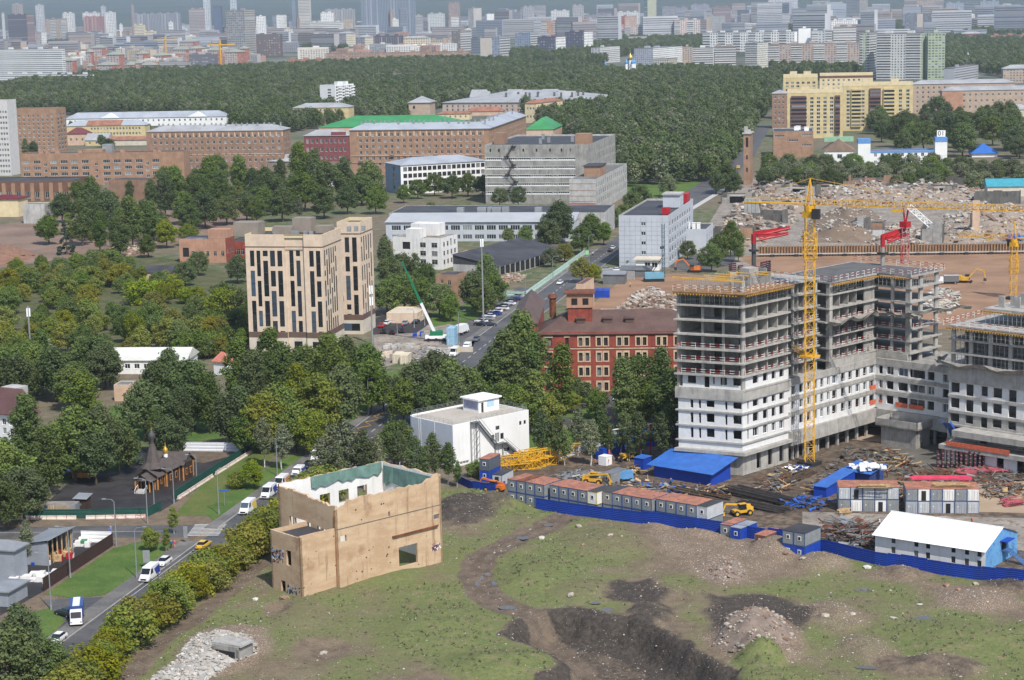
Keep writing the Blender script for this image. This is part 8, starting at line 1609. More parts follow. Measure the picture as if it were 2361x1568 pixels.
mb=MB();z0=5.0;c_=LX(-3.0,0);mb.bx(LX(-4.6,-1.6),d1,3.2,d2,3.2,4,5.4);mb.bq('tower_base',DW,o);mb=MB()
mb.lathe([(3.3,5.2),(2.1,6.6),(.62,11.4)],(c_.x,c_.y),8);mb.bq('tent_roof',SHG,o);mb=MB();mb.lathe([(.55,11.3),(.5,12.4),(.95,13.1),(.9,13.8),(.35,14.6),(.1,15.1)],(c_.x,c_.y),10);mb.bq('onion_dome',M('dark_onion',S(84,80,82),.6,.1),o,True)
mb=MB();mb.lathe([(.16,15.0),(.16,15.4)],(c_.x,c_.y),6);mb.bar(c_+Z*15.3,c_+Z*17.4,.05);mb.bar(c_+d2*.5+Z*16.7,c_-d2*.5+Z*16.7,.05);mb.bar(c_+d2*.3+Z*17.0,c_-d2*.3+Z*17.0,.04);mb.bq('cross',GOLD,o)
c_=LX(4.0,0);mb=MB();mb.lathe([(.55,6.2),(.5,7.3)],(c_.x,c_.y),8);mb.bq('drum',WHITEP,o);mb=MB();mb.lathe([(.55,7.2),(.8,7.8),(.6,8.5),(.12,9.2),(.05,10.2)],(c_.x,c_.y),10);mb.bq('gold_dome',GOLD,o,True)
mb=MB()
for i in range(5):mb.bx(LX(-9.4-.35*i,-1.2),-d1,.36,d2,2.4,0,.9-.18*i)
mb.bq('porch_steps',CONCL,o);mb=MB()
for w_ in(-1.3,1.3):mb.bar(LX(-9.3,w_,1.9),LX(-11.2,w_,.9),.05);mb.bar(LX(-11.2,w_,0),LX(-11.2,w_,1),.05);mb.bar(LX(-9.3,w_,.9),LX(-9.3,w_,1.9),.05)
mb.bq('stair_rail',WHITEP,o);OB('door',VOID,o,LX(-6.25,-.6),-d1,.06,d2,1.2,.9,2.8);o.scale=(.86,.86,.86)
b=B('orange_gazebo','orange timber gazebo in the shade left of the chapel lawn',(207,1104),75,h=2.6,xl=165,L1=3.4);OB('parapet',OWD,b.rt,b.P,b.d1,3.4,b.d2,b.L2,.2,1.3);mb=MB()
for u in(0,3.2):
    for f in(0,.5,1):mb.bx(b.at(u,f*(b.L2-.2)),b.d1,.2,b.d2,.2,0,2.6)
mb.bq('post',OWD,b.rt);hr_(b.rt,b.P,b.d1,3.4,b.d2,b.L2,2.6,1.3,SHG,.5)
b=B('tin_store','grey tin store with planks leaning on it inside the chapel fence',(175,1188),85,h=2.3,xl=102,L1=3);b.wq([GALV]).fq('flat',M('patchy_tin',S(150,140,130),.7,.25,.6),GALV,.05);mb=MB()
for i in range(14):p=b.q[3]-b.d2*(b.L2*(.15+.05*i))-b.d1*.6;mb.bar(p,p+b.d1*.5+Z*2.2,.09)
o_=mb.bq('leaning_planks',WOODL,b.rt);o_['kind']='stuff'
b=B('guard_hut','small dark guard hut with grey lean roof inside the chapel fence',(199,1178),75,h=2.6,xl=172,L1=2.4);b.wq([DW],[(b.L2*.3,b.L2*.6,1,1.8,'dark')]).W.done();mb=MB();mb.add([b.at(-.4,-.4,2.6),b.at(2.8,-.4,3.2),b.at(2.8,b.L2+.4,3.2),b.at(-.4,b.L2+.4,2.6)],[(0,1,2,3)]);mb.add([b.at(0,0,2.6),b.at(2.4,0,2.6),b.at(2.4,0,3.1)],[(0,1,2)]);mb.bq('roof',GALV,b.rt)

b=B('open_store_shed','long grey lean-to store shed with open front in the materials yard',(112,1305),74,h=4.6,xr=166,L2=5.2);mb=MB()
mb.bx(b.at(0,5),b.d1,b.L1,b.d2,.2,0,4.2);mb.bx(b.P,b.d1,.2,b.d2,5.2,0,4.6);mb.bx(b.at(b.L1,0),b.d1,.2,b.d2,5.2,0,4.6);mb.bq('wall',M('store_grey',S(150,156,164),.6,.1),b.rt);mb=MB();mb.add([b.at(-.5,-.7,5.2),b.at(b.L1+.5,-.7,5.2),b.at(b.L1+.5,5.6,4.2),b.at(-.5,5.6,4.2)],[(0,1,2,3)]);mb.bq('roof',GALV,b.rt);mb=MB()
for i in range(6):mb.bx(b.at(.3+i*(b.L1-.8)/5,.05),b.d1,.2,b.d2,.2,0,4.9)
mb.bq('post',WOODL,b.rt);OB(*('shelving',M('dark_shelving',S(60,58,58),.8,.3,1.5),b.rt),b.at(.4,3),b.d1,b.L1-.6,b.d2,1.8,.1,3.6)
b=B('grey_warehouse','pale grey warehouse corner at the left border of the materials yard',(36,1345),74,1268,xl=-60,xr=60);b.wq([M('store_grey',(0,0,0))]).fq('hip',GALV,rise=1.2)
b=B('tin_roofed_lean_to','low tin roofed lean-to at the bottom left yard corner',(20,1400),74,h=3,xl=-50,xr=62);b.wq([M('store_grey',(0,0,0))]).fq('hip',GALV,rise=.6)
WB=M('white_sacks',S(232,230,226),.7,.08);r2=random.Random(6)
def goods(lb,v,n,mts,s_=(.4,.9),spread_=(3,2),name='goods_stack',cat='goods'):
    P=G(*v);o=tg(name,lb,cat,P);mb=MB()
    for i in range(n):x,y=P.x+r2.uniform(-1,1)*spread_[0],P.y+r2.uniform(-1,1)*spread_[1];a_,c_,h_=r2.uniform(*s_),r2.uniform(*s_),r2.uniform(.4,1.3);mb.box(x-a_,x+a_,y-c_,y+c_,0,h_,r2.randrange(len(mts)))
    w_=mb.bq('pallets',mts,o);w_['kind']='stuff'
goods('white palletised sacks in the near corner of the materials yard',(80,1335),24,[WB],(.5,.9),(4,3));goods('white buckets and blue barrels before the store shed',(90,1300),14,[WB,WB,BLUE],(.2,.4),(3.5,1));goods('plank and sack pallets under the open store shed',(140,1285),16,[WOODL,RED,WB],(.4,.8),(2,2.5));goods('white rolls and bags at the far end of the yard',(175,1258),16,[WB,WB,GREENR],(.4,.8),(3,2.5))

b=B('long_white_shed','long shed with pale corrugated roof behind the row of dark trees',(430,862),84,h=4.2,xl=180,L1=13);b.wq([WHITEB],gd(2,b.L2-2,10,1.6,1,3.6,1,1.4)).fq('hip',M('pale_cream_roof',S(216,216,206),.7,.08,.15,streak=.08),rise=2.6,hip=False)
b=B('orange_roofed_house','small house with light red roof left of the tan office',(520,866),60,h=4,xl=492,xr=535);b.wq([WHITEB]).fq('hip',M('light_red_roof',S(205,120,100),.8,.15),rise=2.6)
b=B('pink_garage','pale pink garage deep in the trees below the long white shed',(300,925),82,h=4.5,xl=262,L1=6);b.wq([PINKP]).fq('flat',TARL,BEIGE,.2)
b=B('brown_roofed_house','white house with brown mansard roof at the left border',(62,1040),60,958,xl=-40,xr=84);b.wq([WHITEB],gd(1,b.L2-1,5,1.2,1,b.h-1,3,1.6),gd(1,b.L1-1,3,1.2,1,b.h-1,3,1.6)).fq('hip',M('brown_mansard',S(112,78,76),.7,.12),rise=6,over=.8);OB('lift_house',CONCL,b.rt,b.at(2,b.L2*.3),b.d1,4,b.d2,5,b.h+1,b.h+6)
b=B('concrete_wall','long grey concrete wall with blue bins in front at the left',(140,800),86,h=2.6,xl=-20,L1=.4);b.wq([CONCL]).fq('flat',CONCL,CONCL,.05)

r2=random.Random(3);b=B('yard_wall','low beige wall in front of the street-side stone yard',(1090,812),78,h=1.6,xl=1040,L1=.4);b.wq([BEIGE]).fq('flat',BEIGE,BEIGE,.05)
for i,(x,y,lab,mt)in enumerate(((1030,796,'light blue stacked container, lower',M('sky_blue_container',S(150,195,222),.6,.08)),)):
    cq(G(x,y),rq(-10),'lower sky blue container beside the mobile crane',mt,mt,mt,'doors',name='container');cq(G(x,y),rq(-10),'upper sky blue container beside the mobile crane',mt,mt,mt,'doors',z=2.62,name='container')
cq(G(905,838),rq(-8),'cream container at the near end of the stone yard',M('cream_container',S(225,210,180),.7,.1),M('cream_container',(0,0,0)),M('cream_container',(0,0,0)),'doors',name='container');cq(G(922,840),rq(-8),'second cream container at the near end of the stone yard',M('cream_container',(0,0,0)),M('cream_container',(0,0,0)),M('cream_container',(0,0,0)),'doors',name='container')
goods('white stone slabs stacked in the yard left of the mobile crane',(925,802),34,[STONW,CONCL,STON],(.4,.9),(5,3));goods('white slabs stacked right of the mobile crane',(1015,812),26,[STONW,CONCL],(.4,.9),(4,4));goods('blue toilet cabin and boxes by the crane',(965,775),5,[BLUE,CABG],(.5,.7),(3,1.5));goods('paving edge stones laid in rows in the stone yard',(895,820),20,[BEIGE,TAN],(.3,1.0),(6,4))
scrap('grey netting and frames by the mobile crane',((935,822),(990,800),(1010,815),(960,840)),80,[GALV,WOODD,CONCL],(.8,2),1.4,12)
# ------------------------------------------------------------------ vehicles
CP={}
def paint(c):
    k='car_paint_%d_%d_%d'%c
    return M(k,S(*c),.28,.03,.5,spec=.6)
def loft(mb,secs,mi,n=None):
    b0=len(mb.v);k=len(secs[0])
    for s_ in secs:mb.v+=[tuple(p)for p in s_]
    for i in range(len(secs)-1):
        for j in range(k):mb.f.append([b0+i*k+j,b0+i*k+(j+1)%k,b0+(i+1)*k+(j+1)%k,b0+(i+1)*k+j]);mb.m.append(mi)
    mb.f.append([b0+j for j in range(k-1,-1,-1)]);mb.m.append(mi);mb.f.append([b0+(len(secs)-1)*k+j for j in range(k)]);mb.m.append(mi)
def vehicle_meshes(kind,col,col2=None):
    """local x forward, wheels on z=0"""
    pm=paint(col);out_=[]
    if kind=='car':
        L_,W_,prof=4.5,1.78,None;mb=MB()
        lo=[(-2.25,.45,.62),(-2.2,.3,.95),(-1.2,.28,1.0),(.8,.28,.98),(1.5,.28,.9),(2.2,.32,.72),(2.27,.42,.55)]
        loft(mb,[[(x,-W_/2+.06,zb),(x,-W_/2,(zb+zt)/2),(x,-W_/2+.08,zt),(x,W_/2-.08,zt),(x,W_/2,(zb+zt)/2),(x,W_/2-.06,zb)]for x,zb,zt in lo],0);out_.append(('body',mb,pm))
        mb=MB();loft(mb,[[(-1.95,-.74,.94),(-1.95,.74,.94),(-1.9,.7,.97),(-1.9,-.7,.97)],[(-1.3,-.76,.96),(-1.3,.76,.96),(-1.25,.6,1.4),(-1.25,-.6,1.4)],[(.25,-.76,.96),(.25,.76,.96),(.15,.6,1.42),(.15,-.6,1.42)],[(1.15,-.74,.93),(1.15,.74,.93),(1.05,.7,.96),(1.05,-.7,.96)]],0);out_.append(('windows',mb,GLASSD))
        mb=MB();mb.box(-1.3,.2,-.58,.58,1.4,1.455);out_.append(('roof',mb,pm));wr,wx=.32,(-1.35,1.4);lx,lz=2.22,.66;W2=W_
    elif kind in('van','minivan'):
        s_=1 if kind=='van' else.78;L_,W_=5.9*s_,2.0;hh=2.55 if kind=='van' else 1.85;mb=MB();x0,x1=-L_/2,L_/2
        def sec(x,zb,zt,in_=.12):return[(x,-W_/2+.05,zb),(x,-W_/2,zb+.3),(x,-W_/2+in_,zt),(x,W_/2-in_,zt),(x,W_/2,zb+.3),(x,W_/2-.05,zb)]
        loft(mb,[sec(x0,.35,hh-.1,.14),sec(x0+.1,.3,hh),sec(x1-2.1,.3,hh),sec(x1-1.75,.3,hh-.12),sec(x1-.85,.3,1.35,.16),sec(x1-.15,.32,1.05,.2),sec(x1,.4,.75,.22)],0);out_.append(('body',mb,pm))
        mb=MB();zf=hh-.2;mb.quad((x1-1.70,-.84,zf-.0),(x1-1.70,.84,zf),(x1-.92,.8,1.42),(x1-.92,-.8,1.42));mb.v=[(a_+.03,c_,d_+.03)for a_,c_,d_ in mb.v]
        for y in(-1,1):mb.quad((x1-2.6,y*(W_/2-.035),1.35),(x1-1.25,y*(W_/2-.035),1.35),(x1-1.75,y*(W_/2-.09),hh-.3),(x1-2.6,y*(W_/2-.09),hh-.3))
        mb.quad((x0-.03,-.7,hh-.95),(x0-.03,.7,hh-.95),(x0-.0,.7,hh-.3),(x0-.0,-.7,hh-.3));out_.append(('windows',mb,GLASSD))
        if col2:
            mb=MB()
            for y in(-1,1):mb.add([(x0+.1,y*(W_/2+.012),.7),(x0+2.0,y*(W_/2+.012),.7),(x0+2.8,y*(W_/2-.05),hh-.6),(x0+.1,y*(W_/2-.08),hh-.3)],[(0,1,2,3)])
            mb.quad((x0-.045,-.9,.5),(x0-.045,.9,.5),(x0-.045,.85,hh-1.0),(x0-.045,-.85,hh-1.0));out_.append(('livery_panel',mb,paint(col2)))
        mb=MB();mb.box(x1-.12,x1+.04,-.55,.55,.55,.85);out_.append(('grille',mb,DSTEEL));wr,wx=.36,(x0+1.2,x1-1.05);lx,lz=x1-.12,.92;W2=W_
    else:
        L_,W_=7.5,2.3;mb=MB();mb.box(-3.7,1.6,-1.2,1.2,.95,3.2,0);mb.box(-3.7,1.6,-.6,.6,3.2,3.23,1);out_.append(('cargo_box',mb,[paint(col2 or col),pm]if col2 else[pm,pm]))
        mb=MB();loft(mb,[[(1.8,-1.05,.5),(1.8,1.05,.5),(1.8,1.0,2.7),(1.8,-1.0,2.7)],[(3.0,-1.05,.5),(3.0,1.05,.5),(2.9,1.0,2.6),(2.9,-1.0,2.6)],[(3.7,-1.05,.5),(3.7,1.05,.5),(3.55,.95,1.5),(3.55,-.95,1.5)]],0);out_.append(('cab',mb,pm));mb=MB();mb.quad((3.02,-.9,2.5),(3.02,.9,2.5),(3.58,.88,1.6),(3.58,-.88,1.6));mb.v=[(a_+.03,c_,d_+.03)for a_,c_,d_ in mb.v];out_.append(('windows',mb,GLASSD));mb=MB();mb.box(-3.7,3.4,-.5,.5,.5,.9);out_.append(('chassis',mb,DSTEEL));wr,wx=.45,(-2.4,2.7);lx,lz=3.68,.9;W2=W_
    res=[(n_,m_.mesh(n_,mt))for n_,m_,mt in out_]
    for x in wx:
        for y in(-1,1):mb=MB();mb.wheel((x,y*(W2/2-.1),wr),(0,1,0),wr,.22,0);mb.wheel((x,y*(W2/2-.1),wr),(0,1,0),wr*.55,.24,1);res.append(('wheel',mb.mesh('wheel',[RUBB,GALV])))
    for y in(-1,1):
        mb=MB();mb.box(lx-.1,lx+.03,y*(W2/2-.35)-.16,y*(W2/2-.35)+.16,lz-.08,lz+.08);res.append(('headlight',mb.mesh('headlight',GALV)));mb=MB();xr_=-{'car':2.24,'van':2.97,'minivan':2.32}.get(kind,3.72);mb.box(xr_-.02,xr_+.1,y*(W2/2-.22)-.09,y*(W2/2-.22)+.09,lz-.05,lz+.25);res.append(('tail_light',mb.mesh('tail_light',RED)))
    return res
def vq(P,rz,kind,col,lb,col2=None,group=None,z=0.03,cat=None):
    key=(kind,col,col2)
    if key not in CP:CP[key]=vehicle_meshes(kind,col,col2)
    o=tg({'car':'parked_car','van':'delivery_van','minivan':'small_van','truck':'box_truck'}[kind],lb,cat or{'car':'car','van':'van','minivan':'van','truck':'truck'}[kind],(P.x,P.y,z),rz,group)
    for n_,me in CP[key]:link(n_,me,o)
    return o
TO,AW=AX+pi,AX;WH_,BK_,SV_,RD_,BL_,YL_,GY_=(238,238,238),(28,30,36),(150,155,162),(200,30,34),(30,60,170),(240,190,30),(96,100,106)
def vs_(o_,u):return ST(o_,u)
for u,k,c_,c2,lab in((-114.5,'van',WH_,(245,200,60),'white van with yellow rear panels, nearest in the row by the kerb'),(-101,'van',WH_,BL_,'white van with blue rear panels, second in the kerb row'),(-92.5,'van',WH_,(232,130,70),'white van with orange tail, third in the kerb row'),(-80.5,'minivan',WH_,BL_,'small white and blue van near the middle of the kerb row'),(-73.5,'car',BK_,None,'black car between the small blue van and the last van'),(-66,'van',WH_,(245,210,90),'white and yellow van farthest up the kerb row')):vq(vs_(1.2,u),TO,k,c_,lab,c2)
vq(G(345,1335),TO,'van',WH_,'white van with blue tail half hidden by yellow bushes',BL_);vq(G(378,1302),TO,'car',WH_,'white car behind the half hidden white van');vq(G(470,1262),AW,'car',YL_,'yellow taxi on the crossing beside the bushes');vq(G(178,1432),rq(-80),'truck',WH_,'small box truck with blue and white cargo box in the yard entry',(40,70,140));vq(G(152,1420),rq(140),'car',BK_,'black car beside the blue and white box truck');vq(G(133,1480),TO,'car',WH_,'upper of two white cars at the bottom left street edge');vq(G(103,1502),TO,'car',WH_,'lower of two white cars at the bottom left street edge')
vq(G(1105,884),AW,'minivan',WH_,'white van turning by the mill trees');vq(G(1117,868),rq(10),'car',WH_,'white car beside the van near the mill');vq(G(1048,820),TO,'van',WH_,'white van with yellow side driving past the stone yard',(245,205,90));vq(G(1077,804),TO,'minivan',WH_,'white small van following the yellow sided van');vq(G(1098,786),TO,'car',GY_,'grey car on the street behind the white vans');vq(G(1130,752),rq(5),'car',(26,34,60),'dark blue car turning out of the parking lane');vq(G(1066,770),rq(70),'truck',WH_,'white lorry behind the sky blue containers')
r2=random.Random(8);cc=(BK_,WH_,SV_,WH_,(30,70,180),WH_,WH_,GY_,WH_,BK_,(30,60,120),SV_,(170,175,178));cn=('black','white','silver','white','bright blue','white','white','grey','white','black','navy','silver','pale grey')
for i,c_ in enumerate(cc):vq(vs_(-4.8-(i%2)*1.0,128+i*5.6),AX+rq(70),'car',c_,'%s car, number %s from the near end of the slanted parking row'%(cn[i],('one','two','three','four','five','six','seven','eight','nine','ten','eleven','twelve','thirteen')[i]),None,'cars in the slanted parking row')
for x,y,c_,lab in((880,754,RD_,'red car behind the tan office'),(893,748,WH_,'white car behind the red one at the tan office'),(884,768,BK_,'left black car in the office car park'),(904,770,BK_,'middle black car in the office car park'),(926,766,BK_,'right black car in the office car park'),(935,748,SV_,'silver car beside the beige pavilion'),(960,745,BK_,'black car in front of the pavilion'),(961,742,(120,30,34),'dark red car behind the pavilion black one')):vq(G(x,y),rq(80 if y<760 else 95),'car',c_,lab)
vq(G(1291,655),TO,'car',WH_,'white car driving along the pale green fence');vq(G(1407,580),AW,'car',BK_,'dark car driving off left of the grey office');vq(G(1413,574),AW,'car',WH_,'white car ahead of the dark one at the grey office')
for i,(x,y,c_)in enumerate(((1400,624,SV_),(1425,626,WH_),(1436,623,WH_),(1442,628,WH_))):vq(G(x,y),rq(10),'car',c_,'%s car, %s of those parked by the grey metal sheds'%(('silver','white','white','white')[i],ordn[i]))
vq(G(1421,922),rq(-95),'car',WH_,'white car parked before the red mill');vq(G(1394,918),rq(-95),'car',BK_,'dark car left of the white one at the mill')
vq(G(478,792),rq(-80),'minivan',WH_,'white minibus parked under the trees left of the tan office');vq(G(493,812),rq(-70),'truck',WH_,'white box truck parked left of the tan office',(232,232,228));vq(G(460,806),rq(0),'minivan',WH_,'white van behind the long shed roof')
for i,x in enumerate((322,345,362,385,405)):vq(G(x,806),rq(60),'car',(GY_,BK_,SV_,BK_,GY_)[i],'%s car, %s in the row above the long shed'%(('grey','black','silver','black','grey')[i],ordn[i]))
for i,(x,y,c_)in enumerate(((110,1106,SV_),(128,1100,GY_),(145,1094,SV_),(102,1018,BK_))):vq(G(x,y),rq(10),'car',c_,'%s car, %s of those under the trees left of the gazebo'%(('silver','grey','silver','black')[i],ordn[i]))
vq(G(1688,392),TO,'car',WH_,'tiny white car on the far avenue');vq(G(1702,389),TO,'minivan',(235,175,40),'yellow van on the far avenue',None)
for i in range(9):vq(G(1495+15*i+(i%3)*3,404+(i%2)*5),rq(10),'car',(WH_,RD_,BK_,WH_,SV_,WH_,BK_,WH_,WH_)[i],'%s car, %s along the far car lot by the wood'%(('white','red','black','white','silver','white','black','white','white')[i],('first','second','third','fourth','fifth','sixth','seventh','eighth','ninth')[i]))
vq(G(2186,655),rq(175),'truck',WH_,'white cabbed grey tipper lorry in the brown pit',(110,112,114));vq(G(2340,556),rq(5),'truck',(60,130,200),'blue lorry on the pit edge at the right border',(40,80,170));vq(G(2030,548),rq(0),'truck',(150,152,150),'grey mixer lorry beside the red boom',(190,190,188))
# ------------------------------------------------------------------ lamps, masts, signs
LG=M('lamp_post_grey',S(150,154,158),.5,.1,metal=.2)
def lamp(v,ytop,armx,lb,name='street_lamp',arm=1.7):
    P=G(*v);h=zat(P,ytop);z_=hz(P);o=tg(name,lb,'street lamp',(P.x,P.y,z_));t=RT.copy();t.z=0;t.normalize();t*=armx
    mb=MB();mb.bar(P,P+Z*1.0,.22,None,8,.17);mb.bar(P+Z*1.0,P+Z*(h-.6),.13,None,6,.08);mb.bq('pole',LG,o)
    mb=MB();mb.bar(P+Z*(h-.6),P+t*.5+Z*(h-.1),.06);mb.bar(P+t*.5+Z*(h-.1),P+t*arm+Z*h,.05);mb.bq('arm',LG,o);mb=MB();s_=t.cross(Z).normalized();mb.bx(P+t*(arm-.1)-s_*.17,t.normalized(),.75,s_,.34,h-.06,h+.1);mb.bq('lamp_head',GALV,o);return o
z03=lambda x,y:(.26855*x,1147+.26855*y);z02=lambda x,y:(.26855*x,766.6+.26855*y);z12=lambda x,y:(576.4+.26855*x,766.6+.26855*y);z21=lambda x,y:(1152.8+.26855*x,374.7+.26855*y);z11=lambda x,y:(576.4+.26855*x,374.7+.26855*y)
for v,yt,ax_,lab in((z03(1000,420),z03(0,12)[1],-1,'lamp post with left arm at the side street crossing'),(z03(1175,690),z03(0,255)[1],1,'lamp post on the lawn edge left of the zebra crossing'),(z03(605,690),z03(0,248)[1],-1,'lamp post beside the brown yard fence, middle'),(z03(440,965),z03(0,472)[1],-1,'lamp post at the near end of the brown yard fence'),(z02(1495,1470),z02(0,1168)[1],-1,'lamp post in front of the chapel side wall'),(z02(1690,1278),z02(0,1048)[1],-1,'lamp post behind the chapel altar end'),(z02(1325,1510),z02(0,1265)[1],-1,'lamp post right of the chapel porch'),(z02(1268,1640),z02(0,1250)[1],-1,'lamp post by the green fence corner'),(z02(65,1500),z02(0,1250)[1],-1,'lamp post in the left tree shade'),(z02(1880,1560),z02(0,1160)[1],1,'lamp post on the verge near the first white van'),(z12(1020,712),z12(0,388)[1],1,'lamp post on the pavement beside the bus stop'),(z12(235,1235),z12(0,905)[1],1,'lamp post by the black car in the kerb row'),(z12(1195,1082),z12(0,938)[1],1,'low lamp post behind the roofless ruin'),(z12(980,1150),z12(0,905)[1],1,'lamp post in the birches left of the white hall'),(z21(765,850),z21(0,622)[1],1,'lamp post at the junction before the grey office'),(z21(455,1010),z21(0,805)[1],1,'lamp post along the pale green fence'),(z21(222,1200),z21(0,950)[1],1,'lamp post beside the slanted parking row'),(z11(1265,1480),z11(0,1355)[1],-1,'lamp post in the office car park'),(z11(1410,1420),z11(0,1258)[1],-1,'left lamp post on the small green lawn'),(z11(1500,1400),z11(0,1228)[1],-1,'middle lamp post on the small green lawn'),(z11(1795,1560),z11(0,1270)[1],1,'lamp post by the sky blue containers'),((1752,560),418,1,'far lamp post by the brick tower'),((2173,410),358,1,'lamp post before the willow belt'),((2415,415),362,1,'lamp post at the right border of the willow belt'),((2035,566),512,1,'slim post on the pit edge')):lamp(v,yt,ax_,lab)
def mast(v,yt,lb,n=2):
    P=G(*v);h=zat(P,yt);o=tg('antenna_mast',lb,'mast',P);mb=MB();mb.bar(P,P+Z*h,.32,None,8,.2);mb.bq('pole',GALV,o)
    for k in range(n):
        for a_ in(0,2.1,4.2):mb=MB();c_=P+VC((cos(a_),sin(a_),0))*.45;mb.bx(c_-VC((.2,.2,0)),VC((1,0,0)),.4,VC((0,1,0)),.4,h-3.2-3.6*k,h-.6-3.6*k);mb.bq('antenna',WHITEP,o)
mast((71,815),706,'antenna mast with white panels above the weedy plot',1);mast(z11(2005,1385),z11(0,640)[1],'tall white antenna mast by the parking row',1);mast(z11(1052,1560),z11(0,1040)[1],'antenna mast at the right edge of the tan office',2)
def sign(v,hgt,w_,h_,mt,lb,cat='sign'):
    P=G(*v);o=tg('road_sign',lb,cat,(P.x,P.y,hz(P)));mb=MB();mb.bar(P,P+Z*hgt,.05);mb.bq('post',LG,o);t=RT.copy();t.z=0;t.normalize();n_=VC((t.y,-t.x,0));OB('sign_board',mt,o,P-t*w_/2+n_*.06,t,w_,n_,.06,hgt-h_,hgt);return o
o=sign(z12(1160,605),3.9,.9,1.2,M('sign_blue',S(45,100,190),.5,.05),'blue bus stop sign on the pavement');t=RT.copy();t.z=0;t.normalize();n_=VC((t.y,-t.x,0));P=G(*z12(1160,605));OB('bus_symbol',WHITEP,o,P-t*.3+n_*.12,t,.6,n_,.03,3.05,3.5)
sign(z12(835,700),2.2,.9,1.6,WHITEP,'white notice board on the verge near the street');sign(z03(1263,610),3.6,1.3,2.4,GALV,'grey backed road sign beside the pavement');sign(z03(1597,390),3.4,.8,2.4,GALV,'grey pedestrian sign at the zebra crossing');sign(z02(1930,1490),3.6,2.2,.35,M('sign_blue',(0,0,0)),'blue street name board on the verge');sign((1462,590),3.2,1.4,1.6,M('sign_green',S(150,215,150),.6,.05),'green and white board at the junction');sign((1354,595),3.2,1.4,1.8,M('sign_green',(0,0,0)),'pale green board beside the junction trees')

for x,yb,yt,lab in((383,142,90,'small yellow tower crane above the far red quarter'),(509,158,102,'second small yellow crane above the far red quarter')):
    P=G(x,yb);h=zat(P,yt);o=tg('tower_crane',lab,'crane',P);OB('mast',YELD,o,P,U1,2.6,U2,2.6,0,h+6);OB('jib',YELD,o,P-VC((22,0,0)),VC((1,0,0)),48,VC((0,1,0)),1.6,h-2,h)
# ------------------------------------------------------------------ people
def body_mesh():
    bm=bmesh.new();J=dict(pel=(0,0,.95,.16),ch=(0,0,1.35,.19),nk=(0,0,1.5,.07),hd=(0,.02,1.66,.115),lk=(-.11,.03,.5,.085),la=(-.12,0,.08,.06),lf=(-.13,.13,.04,.05),rk=(.11,-.02,.5,.085),ra=(.13,-.08,.08,.06),rf=(.13,.05,.04,.05),ls=(-.22,0,1.42,.075),le=(-.3,.03,1.15,.055),lh=(-.28,.14,.92,.045),rs=(.22,0,1.42,.075),re=(.31,.02,1.15,.055),rh=(.3,.12,.92,.045))
    V={k:bm.verts.new(v[:3])for k,v in J.items()}
    for a_,c_ in(('pel','ch'),('ch','nk'),('nk','hd'),('pel','lk'),('lk','la'),('la','lf'),('pel','rk'),('rk','ra'),('ra','rf'),('ch','ls'),('ls','le'),('le','lh'),('ch','rs'),('rs','re'),('re','rh')):bm.edges.new((V[a_],V[c_]))
    bm.verts.index_update();me=bpy.data.meshes.new('p');bm.to_mesh(me);bm.free();o=bpy.data.objects.new('p',me);COL.objects.link(o);o.modifiers.new('s','SKIN');o.modifiers.new('u','SUBSURF').levels=1
    for i,v in enumerate(J.values()):me.skin_vertices[0].data[i].radius=(v[3],v[3]);me.skin_vertices[0].data[i].use_root=i==0
    bpy.context.view_layer.update();dg=bpy.context.evaluated_depsgraph_get();r=bpy.data.meshes.new_from_object(o.evaluated_get(dg));bpy.data.objects.remove(o);return r
BODY=body_mesh();SKIN=M('skin',S(205,160,130),.6,.05)
def pq(v,lb,topc,legc,hat=None,rz=0.0,z=None):
    P=G(*v);me=BODY.copy();me.materials.clear()
    for mt in(M('cloth_%d_%d_%d'%legc,S(*legc),.9,.1),M('cloth_%d_%d_%d'%topc,S(*topc),.9,.1),SKIN,M('hat_%d_%d_%d'%(hat or(60,45,35)),S(*(hat or(60,45,35))),.6,.05)):me.materials.append(mt)
    for p in me.polygons:c_=p.center;p.material_index=0 if c_.z<.93 else(3 if c_.z>1.68 else(2 if c_.z>1.47 and abs(c_.x)<.14 else(2 if c_.z<.99 and abs(c_.x)>.22 else 1)));p.use_smooth=True
    o=tg('person',lb,'person',(P.x,P.y,hz(P)if z is None else z),rz);link('body',me,o)
OV=(225,90,40);NB=(40,50,70);z22=lambda x,y:(1152.8+.26855*x,766.6+.26855*y);z32=lambda x,y:(1726.9+.26855*x,766.6+.26855*y);z33=lambda x,y:(1726.9+.26855*x,1147+.26855*y)
